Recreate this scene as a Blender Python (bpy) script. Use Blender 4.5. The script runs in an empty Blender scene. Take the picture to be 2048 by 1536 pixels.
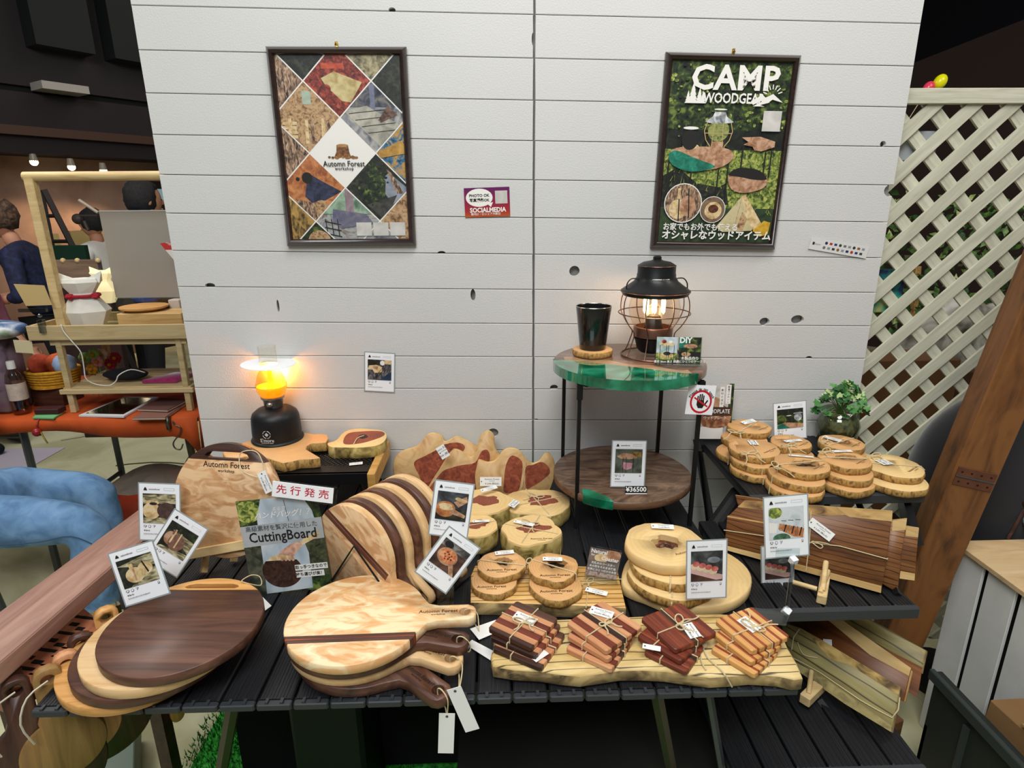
import bpy, bmesh, math, random
from mathutils import Vector as V, Matrix as MX, noise as NZ
random.seed(7)
S = bpy.context.scene
COL = S.collection
PI = math.pi
# ------------------------------------------------------------------ camera, world, lights, exposure
F = 1200.0
T = .70                                   # height of the table top
CZ = T + .77
CAM = V((-.107, -1.648, CZ))
_yaw, _pit, _rol = math.radians(1.595), math.radians(16.636), math.radians(-.443)
FW = V((math.sin(_yaw)*math.cos(_pit), math.cos(_yaw)*math.cos(_pit), -math.sin(_pit)))
_r0 = V((math.cos(_yaw), -math.sin(_yaw), 0)); _u0 = _r0.cross(FW)
RT = _r0*math.cos(_rol) + _u0*math.sin(_rol)
UP = -_r0*math.sin(_rol) + _u0*math.cos(_rol)
cd = bpy.data.cameras.new('camera'); cam = bpy.data.objects.new('camera', cd); COL.objects.link(cam)
cd.sensor_width = 36; cd.lens = F/2048*36; cd.clip_start = .02; cd.clip_end = 60
cam.matrix_world = MX((( RT.x, UP.x, -FW.x, CAM.x), (RT.y, UP.y, -FW.y, CAM.y), (RT.z, UP.z, -FW.z, CAM.z), (0, 0, 0, 1)))
S.camera = cam
S.view_settings.view_transform = 'Standard'; S.view_settings.look = 'None'
S.view_settings.gamma = 1; S.view_settings.use_curve_mapping = False
S.view_settings.exposure = 0.0
w = bpy.data.worlds.new('world'); S.world = w; w.use_nodes = True
w.node_tree.nodes['Background'].inputs[0].default_value = (.80, .86, 1, 1)
w.node_tree.nodes['Background'].inputs[1].default_value = .16

def area(name, loc, target, size, power, col=(1, 1, 1), sy=None, spread=None):
    l = bpy.data.lights.new(name, 'AREA'); l.energy = power; l.color = col; l.size = size
    if sy: l.shape = 'RECTANGLE'; l.size_y = sy
    if spread: l.spread = spread
    o = bpy.data.objects.new(name, l); COL.objects.link(o); o.location = loc
    o.rotation_euler = (V(target)-V(loc)).to_track_quat('-Z', 'Y').to_euler(); return o

def spot(name, loc, target, power, ang, col=(1, 1, 1), r=.03, blend=.6):
    l = bpy.data.lights.new(name, 'SPOT'); l.energy = power; l.color = col; l.spot_size = math.radians(ang)
    l.spot_blend = blend; l.shadow_soft_size = r
    o = bpy.data.objects.new(name, l); COL.objects.link(o); o.location = loc
    o.rotation_euler = (V(target)-V(loc)).to_track_quat('-Z', 'Y').to_euler(); return o
area('hall_area_light', (.25, -1.3, 3.5), (.05, -.35, .8), 1.2, 40, (1, .965, .92), .8)
area('hall_area_light', (-.8, -3.1, 3.9), (0, -.1, 1.0), 1.8, 96, (.95, .98, 1), 1.2)
area('hall_area_light', (-2.4, .6, 3.4), (-2.1, 1.2, .5), 1.6, 60, (1, .97, .92))
area('hall_area_light', (2.3, -.5, 3.2), (1.6, .3, .8), 1.0, 24, (1, .95, .88))

# ------------------------------------------------------------------ pixel -> point on a real surface
def ray(px, py): return FW + RT*((px-1024)/F) - UP*((py-768)/F)
def Pz(px, py, z): d = ray(px, py); return CAM + d*((z-CAM.z)/d.z)
def Py(px, py, y): d = ray(px, py); return CAM + d*((y-CAM.y)/d.y)
def Pn(px, py, p, n): d = ray(px, py); return CAM + d*((V(p)-CAM).dot(n)/d.dot(n))
def dep(p): return (V(p)-CAM).dot(FW)
def mpp(p): return dep(p)/F               # metres per pixel at p

# ------------------------------------------------------------------ materials
def L(h):
    h = h.lstrip('#'); out = []
    for i in (0, 2, 4):
        c = int(h[i:i+2], 16)/255
        out.append(c/12.92 if c <= .04045 else ((c+.055)/1.055)**2.4)
    return (*out, 1)
MATS = {}
def _new(name):
    m = bpy.data.materials.new(name); m.use_nodes = True
    return m, m.node_tree, m.node_tree.nodes, m.node_tree.links, m.node_tree.nodes['Principled BSDF']
def mat(name, col, rough=.6, metal=0, spec=.5, emit=0, var=0, vscale=30, bump=0, bscale=200, coat=0, alpha=1, trans=0, ior=1.45, sheen=0):
    if name in MATS: return MATS[name]
    m, nt, N, K, b = _new(name); c = L(col)
    b.inputs['Base Color'].default_value = c; b.inputs['Roughness'].default_value = rough
    b.inputs['Metallic'].default_value = metal; b.inputs['Specular IOR Level'].default_value = spec
    b.inputs['Coat Weight'].default_value = coat; b.inputs['Alpha'].default_value = alpha
    b.inputs['Transmission Weight'].default_value = trans; b.inputs['IOR'].default_value = ior
    b.inputs['Sheen Weight'].default_value = sheen
    if emit: b.inputs['Emission Color'].default_value = c; b.inputs['Emission Strength'].default_value = emit
    tc = N.new('ShaderNodeTexCoord')
    if var:
        n = N.new('ShaderNodeTexNoise'); n.inputs['Scale'].default_value = vscale; n.inputs['Detail'].default_value = 5
        K.new(tc.outputs['Object'], n.inputs['Vector'])
        r = N.new('ShaderNodeValToRGB')
        r.color_ramp.elements[0].position = .3; r.color_ramp.elements[1].position = .7
        r.color_ramp.elements[0].color = tuple(x*(1-var) for x in c[:3])+(1,)
        r.color_ramp.elements[1].color = tuple(min(1, x*(1+var)) for x in c[:3])+(1,)
        K.new(n.outputs['Fac'], r.inputs['Fac']); K.new(r.outputs['Color'], b.inputs['Base Color'])
    if bump:
        n2 = N.new('ShaderNodeTexNoise'); n2.inputs['Scale'].default_value = bscale; n2.inputs['Detail'].default_value = 4
        K.new(tc.outputs['Object'], n2.inputs['Vector'])
        bp = N.new('ShaderNodeBump'); bp.inputs['Strength'].default_value = bump; bp.inputs['Distance'].default_value = .002
        K.new(n2.outputs['Fac'], bp.inputs['Height']); K.new(bp.outputs['Normal'], b.inputs['Normal'])
    MATS[name] = m; return m

def ramp(N, stops):
    r = N.new('ShaderNodeValToRGB'); e = r.color_ramp.elements
    while len(e) < len(stops): e.new(.5)
    for x, (p, c) in zip(e, stops): x.position = p; x.color = L(c) if isinstance(c, str) else c
    return r

def wood(name, cols, along=3, across=40, rough=.55, lines=None, figure=None, dist=1.0, coat=0, rnd=True, bump=.15, ldist=6):
    """long grain along local X. cols dark->light. lines=(colour, scale, width): thin dark growth lines; figure=(colour, scale): blotchy curl"""
    if name in MATS: return MATS[name]
    m, nt, N, K, b = _new(name)
    tc = N.new('ShaderNodeTexCoord'); mp = N.new('ShaderNodeMapping'); mp.inputs['Scale'].default_value = (along, across, across)
    oi = N.new('ShaderNodeObjectInfo'); add = N.new('ShaderNodeVectorMath'); add.operation = 'ADD'
    mul = N.new('ShaderNodeMath'); mul.operation = 'MULTIPLY'; mul.inputs[1].default_value = 13 if rnd else 0
    K.new(oi.outputs['Random'], mul.inputs[0]); K.new(tc.outputs['Object'], add.inputs[0]); K.new(mul.outputs[0], add.inputs[1])
    K.new(add.outputs[0], mp.inputs['Vector'])
    n = N.new('ShaderNodeTexNoise'); n.inputs['Scale'].default_value = 1; n.inputs['Detail'].default_value = 6; n.inputs['Roughness'].default_value = .62
    n.inputs['Distortion'].default_value = dist
    K.new(mp.outputs[0], n.inputs['Vector'])
    k = len(cols); r = ramp(N, [(.30+.40*i/(k-1), c) for i, c in enumerate(cols)])
    K.new(n.outputs['Fac'], r.inputs['Fac']); out = r.outputs['Color']
    if figure:
        m2 = N.new('ShaderNodeMapping'); m2.inputs['Scale'].default_value = (figure[1]*.55, figure[1]*1.3, figure[1])
        n3 = N.new('ShaderNodeTexNoise'); n3.inputs['Scale'].default_value = 1; n3.inputs['Detail'].default_value = 3; n3.inputs['Distortion'].default_value = 1.6
        K.new(add.outputs[0], m2.inputs['Vector']); K.new(m2.outputs[0], n3.inputs['Vector'])
        rr = ramp(N, [(.42, (0, 0, 0, 1)), (.6, (1, 1, 1, 1))]); K.new(n3.outputs['Fac'], rr.inputs['Fac'])
        mx = N.new('ShaderNodeMix'); mx.data_type = 'RGBA'; K.new(rr.outputs['Color'], mx.inputs[0]); K.new(out, mx.inputs[6])
        mx.inputs[7].default_value = L(figure[0]); out = mx.outputs[2]
    if lines:
        wv = N.new('ShaderNodeTexWave'); wv.wave_type = 'BANDS'; wv.bands_direction = 'Y'
        wv.inputs['Scale'].default_value = lines[1]; wv.inputs['Distortion'].default_value = ldist; wv.inputs['Detail'].default_value = 3; wv.inputs['Detail Scale'].default_value = .6
        m3 = N.new('ShaderNodeMapping'); m3.inputs['Scale'].default_value = (.16, 1, 1); K.new(add.outputs[0], m3.inputs['Vector']); K.new(m3.outputs[0], wv.inputs['Vector'])
        rr = ramp(N, [(0, (1, 1, 1, 1)), (lines[2], (0, 0, 0, 1))]); K.new(wv.outputs['Fac'], rr.inputs['Fac'])
        mx = N.new('ShaderNodeMix'); mx.data_type = 'RGBA'; K.new(rr.outputs['Color'], mx.inputs[0]); K.new(out, mx.inputs[6])
        mx.inputs[7].default_value = L(lines[0]); out = mx.outputs[2]
    K.new(out, b.inputs['Base Color']); b.inputs['Roughness'].default_value = rough; b.inputs['Coat Weight'].default_value = coat
    if bump:
        bp = N.new('ShaderNodeBump'); bp.inputs['Strength'].default_value = bump; bp.inputs['Distance'].default_value = .001
        K.new(n.outputs['Fac'], bp.inputs['Height']); K.new(bp.outputs['Normal'], b.inputs['Normal'])
    MATS[name] = m; return m

def rings(name, cols, scale=60, rough=.5, dist=2.0):
    """end grain: growth rings round the local Z axis"""
    if name in MATS: return MATS[name]
    m, nt, N, K, b = _new(name)
    tc = N.new('ShaderNodeTexCoord'); wv = N.new('ShaderNodeTexWave'); wv.wave_type = 'RINGS'; wv.rings_direction = 'Z'
    wv.inputs['Scale'].default_value = scale; wv.inputs['Distortion'].default_value = dist; wv.inputs['Detail'].default_value = 2; wv.inputs['Detail Scale'].default_value = 1.2
    K.new(tc.outputs['Object'], wv.inputs['Vector'])
    n = N.new('ShaderNodeTexNoise'); n.inputs['Scale'].default_value = 22; n.inputs['Detail'].default_value = 4; K.new(tc.outputs['Object'], n.inputs['Vector'])
    mx = N.new('ShaderNodeMix'); mx.inputs[0].default_value = .72; K.new(wv.outputs['Fac'], mx.inputs[2]); K.new(n.outputs['Fac'], mx.inputs[3])
    k = len(cols); r = ramp(N, [(.15+.6*i/(k-1), c) for i, c in enumerate(cols)])
    K.new(mx.outputs[0], r.inputs['Fac']); K.new(r.outputs['Color'], b.inputs['Base Color']); b.inputs['Roughness'].default_value = rough
    MATS[name] = m; return m

def blot(name, cols, scale=25, rough=.6, detail=6, dist=.5, sx=1, sy=1, pos=(.33, .67), coat=0):
    """a print or a natural stuff of several colours in blotches"""
    if name in MATS: return MATS[name]
    m, nt, N, K, b = _new(name)
    tc = N.new('ShaderNodeTexCoord'); mp = N.new('ShaderNodeMapping'); mp.inputs['Scale'].default_value = (sx, sy, 1)
    n = N.new('ShaderNodeTexNoise'); n.inputs['Scale'].default_value = scale; n.inputs['Detail'].default_value = detail; n.inputs['Distortion'].default_value = dist
    K.new(tc.outputs['Object'], mp.inputs['Vector']); K.new(mp.outputs[0], n.inputs['Vector'])
    k = len(cols); r = ramp(N, [(pos[0]+(pos[1]-pos[0])*i/(k-1), c) for i, c in enumerate(cols)])
    K.new(n.outputs['Fac'], r.inputs['Fac']); K.new(r.outputs['Color'], b.inputs['Base Color'])
    b.inputs['Roughness'].default_value = rough; b.inputs['Coat Weight'].default_value = coat
    MATS[name] = m; return m

def clear(name, tint='#ffffff', gloss=.08, rough=.03):
    """thin clear sheet: mostly see-through with a faint gloss"""
    if name in MATS: return MATS[name]
    m, nt, N, K, b = _new(name); N.remove(b)
    o = N['Material Output']; t = N.new('ShaderNodeBsdfTransparent'); t.inputs[0].default_value = L(tint)
    g = N.new('ShaderNodeBsdfGlossy'); g.inputs['Roughness'].default_value = rough
    fr = N.new('ShaderNodeLayerWeight'); pw_ = N.new('ShaderNodeMath'); pw_.operation = 'POWER'; pw_.inputs[1].default_value = 4; K.new(fr.outputs['Facing'], pw_.inputs[0])
    ma = N.new('ShaderNodeMath'); ma.operation = 'MULTIPLY_ADD'; ma.inputs[1].default_value = .55; ma.inputs[2].default_value = gloss*.55; K.new(pw_.outputs[0], ma.inputs[0])
    x = N.new('ShaderNodeMixShader'); K.new(ma.outputs[0], x.inputs[0]); K.new(t.outputs[0], x.inputs[1]); K.new(g.outputs[0], x.inputs[2])
    K.new(x.outputs[0], o.inputs[0]); MATS[name] = m; return m

# ------------------------------------------------------------------ geometry collector
class G:
    def __init__(s): s.v = []; s.f = []; s.m = []
    def add(s, vs, fs, mi=0):
        o = len(s.v); s.v += [V(x) for x in vs]; s.f += [tuple(o+i for i in f) for f in fs]; s.m += [mi]*len(fs); return s
    def box(s, c, d, rot=None, mi=0, bev=0):
        x, y, z = d[0]/2, d[1]/2, d[2]/2; c = V(c)
        if bev:
            pts = [(-x+bev, -y), (x-bev, -y), (x, -y+bev), (x, y-bev), (x-bev, y), (-x+bev, y), (-x, y-bev), (-x, -y+bev)]
            g = G().prism(pts, -z, z, bev*.7); vs, fs = g.v, g.f
        else:
            vs = [V((a, b, e)) for a in (-x, x) for b in (-y, y) for e in (-z, z)]
            fs = [(0, 1, 3, 2), (4, 6, 7, 5), (0, 4, 5, 1), (2, 3, 7, 6), (0, 2, 6, 4), (1, 5, 7, 3)]
        if rot is not None: vs = [rot @ p for p in vs]
        return s.add([p+c for p in vs], fs, mi)
    def prism(s, pts, z0, z1, bev=0, mi=0, ms=None):
        """closed 2-D outline (counter-clockwise) raised from z0 to z1; ms = material index of the sides"""
        pts = [V((p[0], p[1])) for p in pts]
        if sum(a.x*b.y-b.x*a.y for a, b in zip(pts, pts[1:]+pts[:1])) < 0: pts.reverse()
        n = len(pts); ms = mi if ms is None else ms
        def inset(d):
            out = []
            for i in range(n):
                a, b, c = pts[i-1], pts[i], pts[(i+1) % n]
                u = (b-a); w = (c-b)
                if u.length < 1e-9 or w.length < 1e-9: out.append(b.copy()); continue
                u.normalize(); w.normalize(); q = V((-u.y-w.y, u.x+w.x))
                q = q.normalized() if q.length > 1e-6 else V((-u.y, u.x)); out.append(b+q*d)
            return out
        lv = [(pts, z0), (pts, z1)] if not bev else [(inset(bev), z0), (pts, z0+bev), (pts, z1-bev), (inset(bev), z1)]
        vs = [V((p.x, p.y, z)) for q, z in lv for p in q]
        s.add(vs, [tuple(range(n-1, -1, -1))], ms); o = len(s.v)-len(vs)
        s.f.append(tuple(o+(len(lv)-1)*n+i for i in range(n))); s.m.append(mi)
        for k in range(len(lv)-1):
            for i in range(n):
                j = (i+1) % n; s.f.append((o+k*n+i, o+k*n+j, o+(k+1)*n+j, o+(k+1)*n+i)); s.m.append(mi if (bev and k == len(lv)-2) else ms)
        return s
    def tube(s, pts, r, n=6, closed=False, mi=0, cap=True):
        pts = [V(p) for p in pts]; k = len(pts); rings_ = []; prev = None
        for i, p in enumerate(pts):
            if closed: t = pts[(i+1) % k]-pts[i-1]
            else: t = pts[min(i+1, k-1)]-pts[max(i-1, 0)]
            t = t.normalized() if t.length > 1e-9 else V((0, 0, 1))
            if prev is None:
                a = V((0, 0, 1)) if abs(t.z) < .9 else V((1, 0, 0)); u = t.cross(a).normalized()
            else: u = (prev-t*prev.dot(t)); u = u.normalized() if u.length > 1e-6 else t.orthogonal().normalized()
            prev = u; w_ = t.cross(u); rr = r[i] if isinstance(r, (list, tuple)) else r
            rings_.append([p+(u*math.cos(2*PI*j/n)+w_*math.sin(2*PI*j/n))*rr for j in range(n)])
        vs = [q for g in rings_ for q in g]; fs = []
        for i in range(k if closed else k-1):
            a, b = i*n, ((i+1) % k)*n
            for j in range(n): fs.append((a+j, a+(j+1) % n, b+(j+1) % n, b+j))
        if cap and not closed: fs += [tuple(range(n-1, -1, -1)), tuple((k-1)*n+j for j in range(n))]
        return s.add(vs, fs, mi)
    def lathe(s, prof, n=32, c=(0, 0, 0), mi=0, sx=1, sy=1, cap=True):
        c = V(c); k = len(prof); vs = [c+V((r*math.cos(2*PI*j/n)*sx, r*math.sin(2*PI*j/n)*sy, z)) for r, z in prof for j in range(n)]
        fs = [(i*n+j, i*n+(j+1) % n, (i+1)*n+(j+1) % n, (i+1)*n+j) for i in range(k-1) for j in range(n)]
        if cap and prof[0][0] > 1e-6: fs.append(tuple(range(n-1, -1, -1)))
        if cap and prof[-1][0] > 1e-6: fs.append(tuple((k-1)*n+j for j in range(n)))
        return s.add(vs, fs, mi)
    def ball(s, c, r, n=12, m=8, mi=0):
        r = (r, r, r) if not isinstance(r, (tuple, list)) else r; c = V(c); vs = [c+V((0, 0, -r[2]))]
        for i in range(1, m):
            a = -PI/2+PI*i/m
            vs += [c+V((r[0]*math.cos(a)*math.cos(2*PI*j/n), r[1]*math.cos(a)*math.sin(2*PI*j/n), r[2]*math.sin(a))) for j in range(n)]
        vs.append(c+V((0, 0, r[2]))); e = len(vs)-1; fs = [(0, 1+(j+1) % n, 1+j) for j in range(n)]
        for i in range(m-2): fs += [(1+i*n+j, 1+i*n+(j+1) % n, 1+(i+1)*n+(j+1) % n, 1+(i+1)*n+j) for j in range(n)]
        fs += [(e, 1+(m-2)*n+j, 1+(m-2)*n+(j+1) % n) for j in range(n)]
        return s.add(vs, fs, mi)
    def poly(s, pts, mi=0): return s.add(pts, [tuple(range(len(pts)))], mi)
    def wob(s, amp, freq=20, seed=0):
        for p in s.v: p += NZ.noise_vector(p*freq+V((seed, seed*1.7, 0)))*amp
        return s
    def mesh(s, name, mats, smooth=False):
        me = bpy.data.meshes.new(name); me.from_pydata([tuple(p) for p in s.v], [], s.f)
        for m in (mats if isinstance(mats, (list, tuple)) else [mats]): me.materials.append(m)
        me.polygons.foreach_set('material_index', s.m)
        if smooth:
            me.polygons.foreach_set('use_smooth', [len(f) < 7 for f in s.f])
            if smooth != 'all': me.set_sharp_from_angle(angle=math.radians(smooth if smooth is not True else 40))
        me.update(); return me
def place(o, loc=None, rot=None, mw=None, parent=None):
    if parent is not None: o.parent = parent
    if mw is not None: o.matrix_local = mw
    else:
        if loc is not None: o.location = loc
        if rot is not None: o.rotation_euler = rot if not isinstance(rot, MX) else rot.to_euler()
    return o
def ob(name, g, mats, parent=None, loc=None, rot=None, mw=None, smooth=False, label=None, cat=None, group=None, kind=None):
    me = g if isinstance(g, bpy.types.Mesh) else g.mesh(name, mats, smooth)
    o = bpy.data.objects.new(name, me); COL.objects.link(o); place(o, loc, rot, mw, parent)
    return tag(o, label, cat, group, kind)
def tag(o, label=None, cat=None, group=None, kind=None):
    for k, v in (('label', label), ('category', cat), ('group', group), ('kind', kind)):
        if v: o[k] = v
    return o
def emp(name, label, cat, loc=(0, 0, 0), rot=None, mw=None, group=None, parent=None):
    o = bpy.data.objects.new(name, None); o.empty_display_size = .02; COL.objects.link(o); place(o, loc, rot, mw, parent)
    return tag(o, label, cat, group)
def kids(o, c): return [x for x in bpy.data.objects if x.parent == o]
def dup(root, label=None, loc=None, rot=None, mw=None, group=None, parent=None):
    r = root.copy(); COL.objects.link(r)
    if parent is not None: r.parent = parent
    if mw is not None: r.matrix_local = mw
    if loc is not None: r.location = loc
    if rot is not None: r.rotation_euler = rot
    if label: r['label'] = label
    if group: r['group'] = group
    for ch in list(root.children):
        c = ch.copy(); COL.objects.link(c); c.parent = r
        for g in list(ch.children): d = g.copy(); COL.objects.link(d); d.parent = c
    return r
def frame(o, z, x):
    """matrix with local Z along z and local X as near x as can be"""
    z = V(z).normalized(); x = V(x); x = (x-z*x.dot(z)).normalized(); y = z.cross(x); o = V(o)
    return MX(((x.x, y.x, z.x, o.x), (x.y, y.y, z.y, o.y), (x.z, y.z, z.z, o.z), (0, 0, 0, 1)))
def cat_mull(pts, k=4, closed=True):
    n = len(pts); out = []; P = [V(p) for p in pts]
    for i in range(n if closed else n-1):
        if closed: a, b, c, d = P[i-1], P[i], P[(i+1) % n], P[(i+2) % n]
        else: a, b, c, d = P[max(i-1, 0)], P[i], P[i+1], P[min(i+2, n-1)]
        for j in range(k):
            t = j/k; out.append(.5*((2*b)+(c-a)*t+(2*a-5*b+4*c-d)*t*t+(3*b-a-3*c+d)*t**3))
    if not closed: out.append(P[-1])
    return out
def clip(poly, win):
    """Sutherland-Hodgman: poly (2-D) against a convex counter-clockwise window"""
    out = [V((p[0], p[1])) for p in poly]; W = [V((p[0], p[1])) for p in win]
    if sum(a.x*b.y-b.x*a.y for a, b in zip(W, W[1:]+W[:1])) < 0: W.reverse()
    for a, b in zip(W, W[1:]+W[:1]):
        src, out = out, []
        if not src: break
        side = lambda p: (b.x-a.x)*(p.y-a.y)-(b.y-a.y)*(p.x-a.x)
        for p, q in zip(src, src[1:]+src[:1]):
            sp, sq = side(p), side(q)
            if sp >= 0: out.append(p)
            if sp*sq < 0: out.append(p+(q-p)*(sp/(sp-sq)))
    return out
def ell(cx, cy, rx, ry=None, n=20, a0=0, a1=2*PI):
    ry = rx if ry is None else ry; full = abs(a1-a0-2*PI) < 1e-6; k = n if full else n+1
    return [(cx+rx*math.cos(a0+(a1-a0)*i/n), cy+ry*math.sin(a0+(a1-a0)*i/n)) for i in range(k)]
def cut(o, cutters):
    """subtract the G cutters (in o's local space) from o's mesh"""
    g = G()
    for c in cutters: g.add(c.v, c.f)
    me = g.mesh('cutter', [])
    for q_ in (me, o.data):
        bm = bmesh.new(); bm.from_mesh(q_); bmesh.ops.recalc_face_normals(bm, faces=bm.faces); bm.to_mesh(q_); bm.free()
    c = bpy.data.objects.new('cutter', me); COL.objects.link(c); c.matrix_world = o.matrix_world
    mw = o.matrix_world.copy(); par = o.parent; ml = o.matrix_local.copy()
    o.parent = None; o.matrix_world = MX.Identity(4); c.matrix_world = MX.Identity(4)
    md = o.modifiers.new('cut', 'BOOLEAN'); md.operation = 'DIFFERENCE'; md.object = c; md.solver = 'EXACT'
    bpy.context.view_layer.update(); dg = bpy.context.evaluated_depsgraph_get()
    me2 = bpy.data.meshes.new_from_object(o.evaluated_get(dg)); o.modifiers.remove(md)
    if len(me2.polygons) > 3: o.data = me2
    bpy.data.objects.remove(c); o.parent = par; o.matrix_local = ml; return o
_TX = {}
def text(body, size, m, parent, loc=(0, 0, 0), rot=None, align='CENTER', bold=0, name='lettering', sx=1, space=1, mw=None, shear=0, line=1):
    k = (body, size, m.name, align, bold, sx, space, shear)
    if k not in _TX:
        cu = bpy.data.curves.new('lettering', 'FONT'); cu.body = body; cu.size = size; cu.align_x = align; cu.align_y = 'CENTER'
        cu.offset = bold*size; cu.space_character = space; cu.shear = shear; cu.resolution_u = 2; cu.space_line = line
        t = bpy.data.objects.new('t', cu); COL.objects.link(t); dg = bpy.context.evaluated_depsgraph_get()
        me = bpy.data.meshes.new_from_object(t.evaluated_get(dg)); bpy.data.objects.remove(t); me.materials.clear(); me.materials.append(m)
        if sx != 1: me.transform(MX.Diagonal((sx, 1, 1, 1)))
        _TX[k] = me
    return ob(name, _TX[k], m, parent, loc, rot, mw)
# ================================================================== SETTING
white = mat('white_paint', '#cbcbc8', .62, var=.02, vscale=3, bump=.35, bscale=260)
wback = mat('wall_backing', '#8f8e8a', .8)
dark = mat('black_void', '#060606', .8)
concrete = blot('concrete', ['#a3a07c', '#bdbb95', '#cbc9a6', '#b3b08a'], 2.2, .85, 9, .6, pos=(.3, .62))
fl = emp('floor', None, None); fl['kind'] = 'structure'
ob('slab', G().box((-2, 3, -.03), (18, 16, .06)), concrete, fl)
crk = G()
for i in range(26):
    x, y = random.uniform(-4.2, -.9), random.uniform(.2, 3.6); a = random.choice([.35, .4, 1.9, .3]); p = [V((x, y, .001))]
    for k in range(7): a += random.uniform(-.3, .3); p.append(p[-1]+V((math.cos(a), math.sin(a), 0))*random.uniform(.03, .12))
    crk.tube(p, random.uniform(.002, .006), 4)
ob('crack', crk, mat('crack_dark', '#4a4632', .9), fl, kind='stuff')

wl = emp('wall_back', None, None); wl['kind'] = 'structure'
PP = .095; Z0 = CZ+.4414; WX = .959
def seam(k, x): return Z0-k*PP-.020*x
def wz(k, x, d=0): return seam(k, x)+d
holes = [  # px, py, rx, ry (pixels), seen in which plank
    (784, 20, 7, 5), (420, 571, 10, 5), (883, 506, 8, 4), (946, 590, 5, 12), (556, 612, 2.5, 13), (1149, 542, 10.5, 10.5),
    (1766, 288, 6, 6), (1781, 381, 13, 12), (1529, 643, 10, 8), (1595, 639, 13, 9), (1618, 716, 7, 4), (1108, 775, 8, 6), (986, 866, 11, 10), (1072, 841, 6, 4), (1066, 78, 2.5, 12)]
hp = []
for px, py, rx, ry in holes:
    p = Py(px, py, 0); hp.append((p, rx*mpp(p), ry*mpp(p)*.97, py))
for side in (0, 1):
    x0, x1 = (-WX, -.0022) if side == 0 else (.0022, WX)
    for k in range(-4, 20):
        g = G(); e = .0007; b = .0014
        def q(x, kk, dz, y): return V((x, y, wz(kk, x, dz)))
        vs = []
        for x in (x0, x1):
            s_ = 1 if x == x0 else -1
            for (dz, y, kk) in ((-e, .012, k), (-e, b, k), (-e-b, 0, k), (e+b, 0, k+1), (e, b, k+1), (e, .012, k+1)):
                vs.append(q(x+(s_*b if y == 0 else 0), kk, dz, y))
        fs = [(i, i+1, i+7, i+6) for i in range(5)]+[(5, 0, 6, 11), (0, 5, 4, 3, 2, 1), (6, 7, 8, 9, 10, 11)]
        g.add(vs, fs)
        o = ob('plank', g, white, wl)
        cs = []
        for p, rx, ry, py in hp:
            if x0-.01 < p.x < x1+.01 and seam(k+1, p.x)-ry*.9 < p.z < seam(k, p.x)+ry*.9:
                lo, hi = seam(k+1, p.x), seam(k, p.x)
                if hi-.3*ry < p.z < hi+ry and ry/rx < 1.3 and rx > .005: continue   # half holes sit in the plank above their joint
                c = G().prism([(rx*math.cos(t*PI/9), ry*math.sin(t*PI/9)) for t in range(18)], -.03, .03)
                c.v = [V((a.x, -a.z, a.y))+V((p.x, 0, p.z)) for a in c.v]; cs.append(c)
        if cs: cut(o, cs)
ob('backing', G().box((0, .030, .95), (2*WX-.004, .024, 2.7)), wback, wl)
# two faint grain rings in the paint (knots painted over)
# ------------------------------------------------------------------ hall behind
fw_m = blot('far_wall_brown', ['#6d5243', '#836656', '#967868'], 2.2, .85, 6)
dk1 = mat('dark_panel', '#2a2627', .8, var=.15, vscale=1.5); dk2 = mat('dark_soffit', '#1d1518', .8); brn = mat('brown_ledge', '#4a3226', .6)
# the far wall recedes to the right: a frame along direction d
A = V((-4.6, 3.6, 0)); Bq = V((.2, 10.6, 0)); dW = (Bq-A).normalized(); nW = V((dW.y, -dW.x, 0)); lenW = (Bq-A).length
def far(u, h, off=0): return A+dW*u+nW*off+V((0, 0, h))
def farbox(name, u0, u1, h0, h1, o0, o1, m, parent=None, kind=None, **k):
    g = G(); vs = [far(u, h, o) for u in (u0, u1) for h in (h0, h1) for o in (o0, o1)]
    g.add(vs, [(0, 1, 3, 2), (4, 6, 7, 5), (0, 4, 5, 1), (2, 3, 7, 6), (0, 2, 6, 4), (1, 5, 7, 3)]); return ob(name, g, m, parent, kind=kind, **k)
def hpy(px, py, off=0):
    """u and height on the far wall seen at a pixel"""
    d = ray(px, py); t = ((A+nW*off)-CAM).dot(nW)/d.dot(nW); p = CAM+d*t; return (p-A).dot(dW), p.z
h_light = hpy(143, 334, .5)[1]; h_led0 = hpy(150, 318)[1]; h_led1 = hpy(150, 288)[1]; h_line = hpy(150, 207)[1]
lw = emp('wall_left', None, None); lw['kind'] = 'structure'
farbox('lower_wall', -3, lenW+8, 0, h_led0, -.1, 0, fw_m, lw)
farbox('soffit', -3, lenW+8, h_led0, h_led1, -.1, .45, dk2, lw)
farbox('ledge', -3, lenW+8, h_led1, h_led1+.07, -.1, .5, brn, lw)
farbox('upper_wall', -3, lenW+8, h_led1+.07, h_line, -.1, .30, mat('dark_panel_low', '#2c2626', .8, var=.12, vscale=2), lw)
farbox('joint', -3, lenW+8, h_line, h_line+.05, -.1, .26, dark, lw)
farbox('high_wall', -3, lenW+8, h_line+.05, 9, -.1, .30, dk1, lw)
for px in (112, 255):
    u, _ = hpy(px, 100, .3); farbox('duct', u-.22, u+.22, h_line+.35, 9, .30, .5, mat('duct_dark', '#1b1f20', .7), lw)
u, h = hpy(137, 176, .5); farbox('batten_end', u-.2, u+.15, h-.03, h+.03, .30, .52, mat('pale_metal', '#b9b3ab', .4), lw)
bk = emp('wall_far', None, None); bk['kind'] = 'structure'
ob('dark_wall', G().box((6, 12, 4), (26, .2, 9)), mat('dark_hall', '#141114', .9), bk)
ce = ob('ceiling', G().box((0, 3, 8.6), (26, 20, .1)), mat('dark_ceiling', '#0c0d12', .9), kind='structure')
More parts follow.
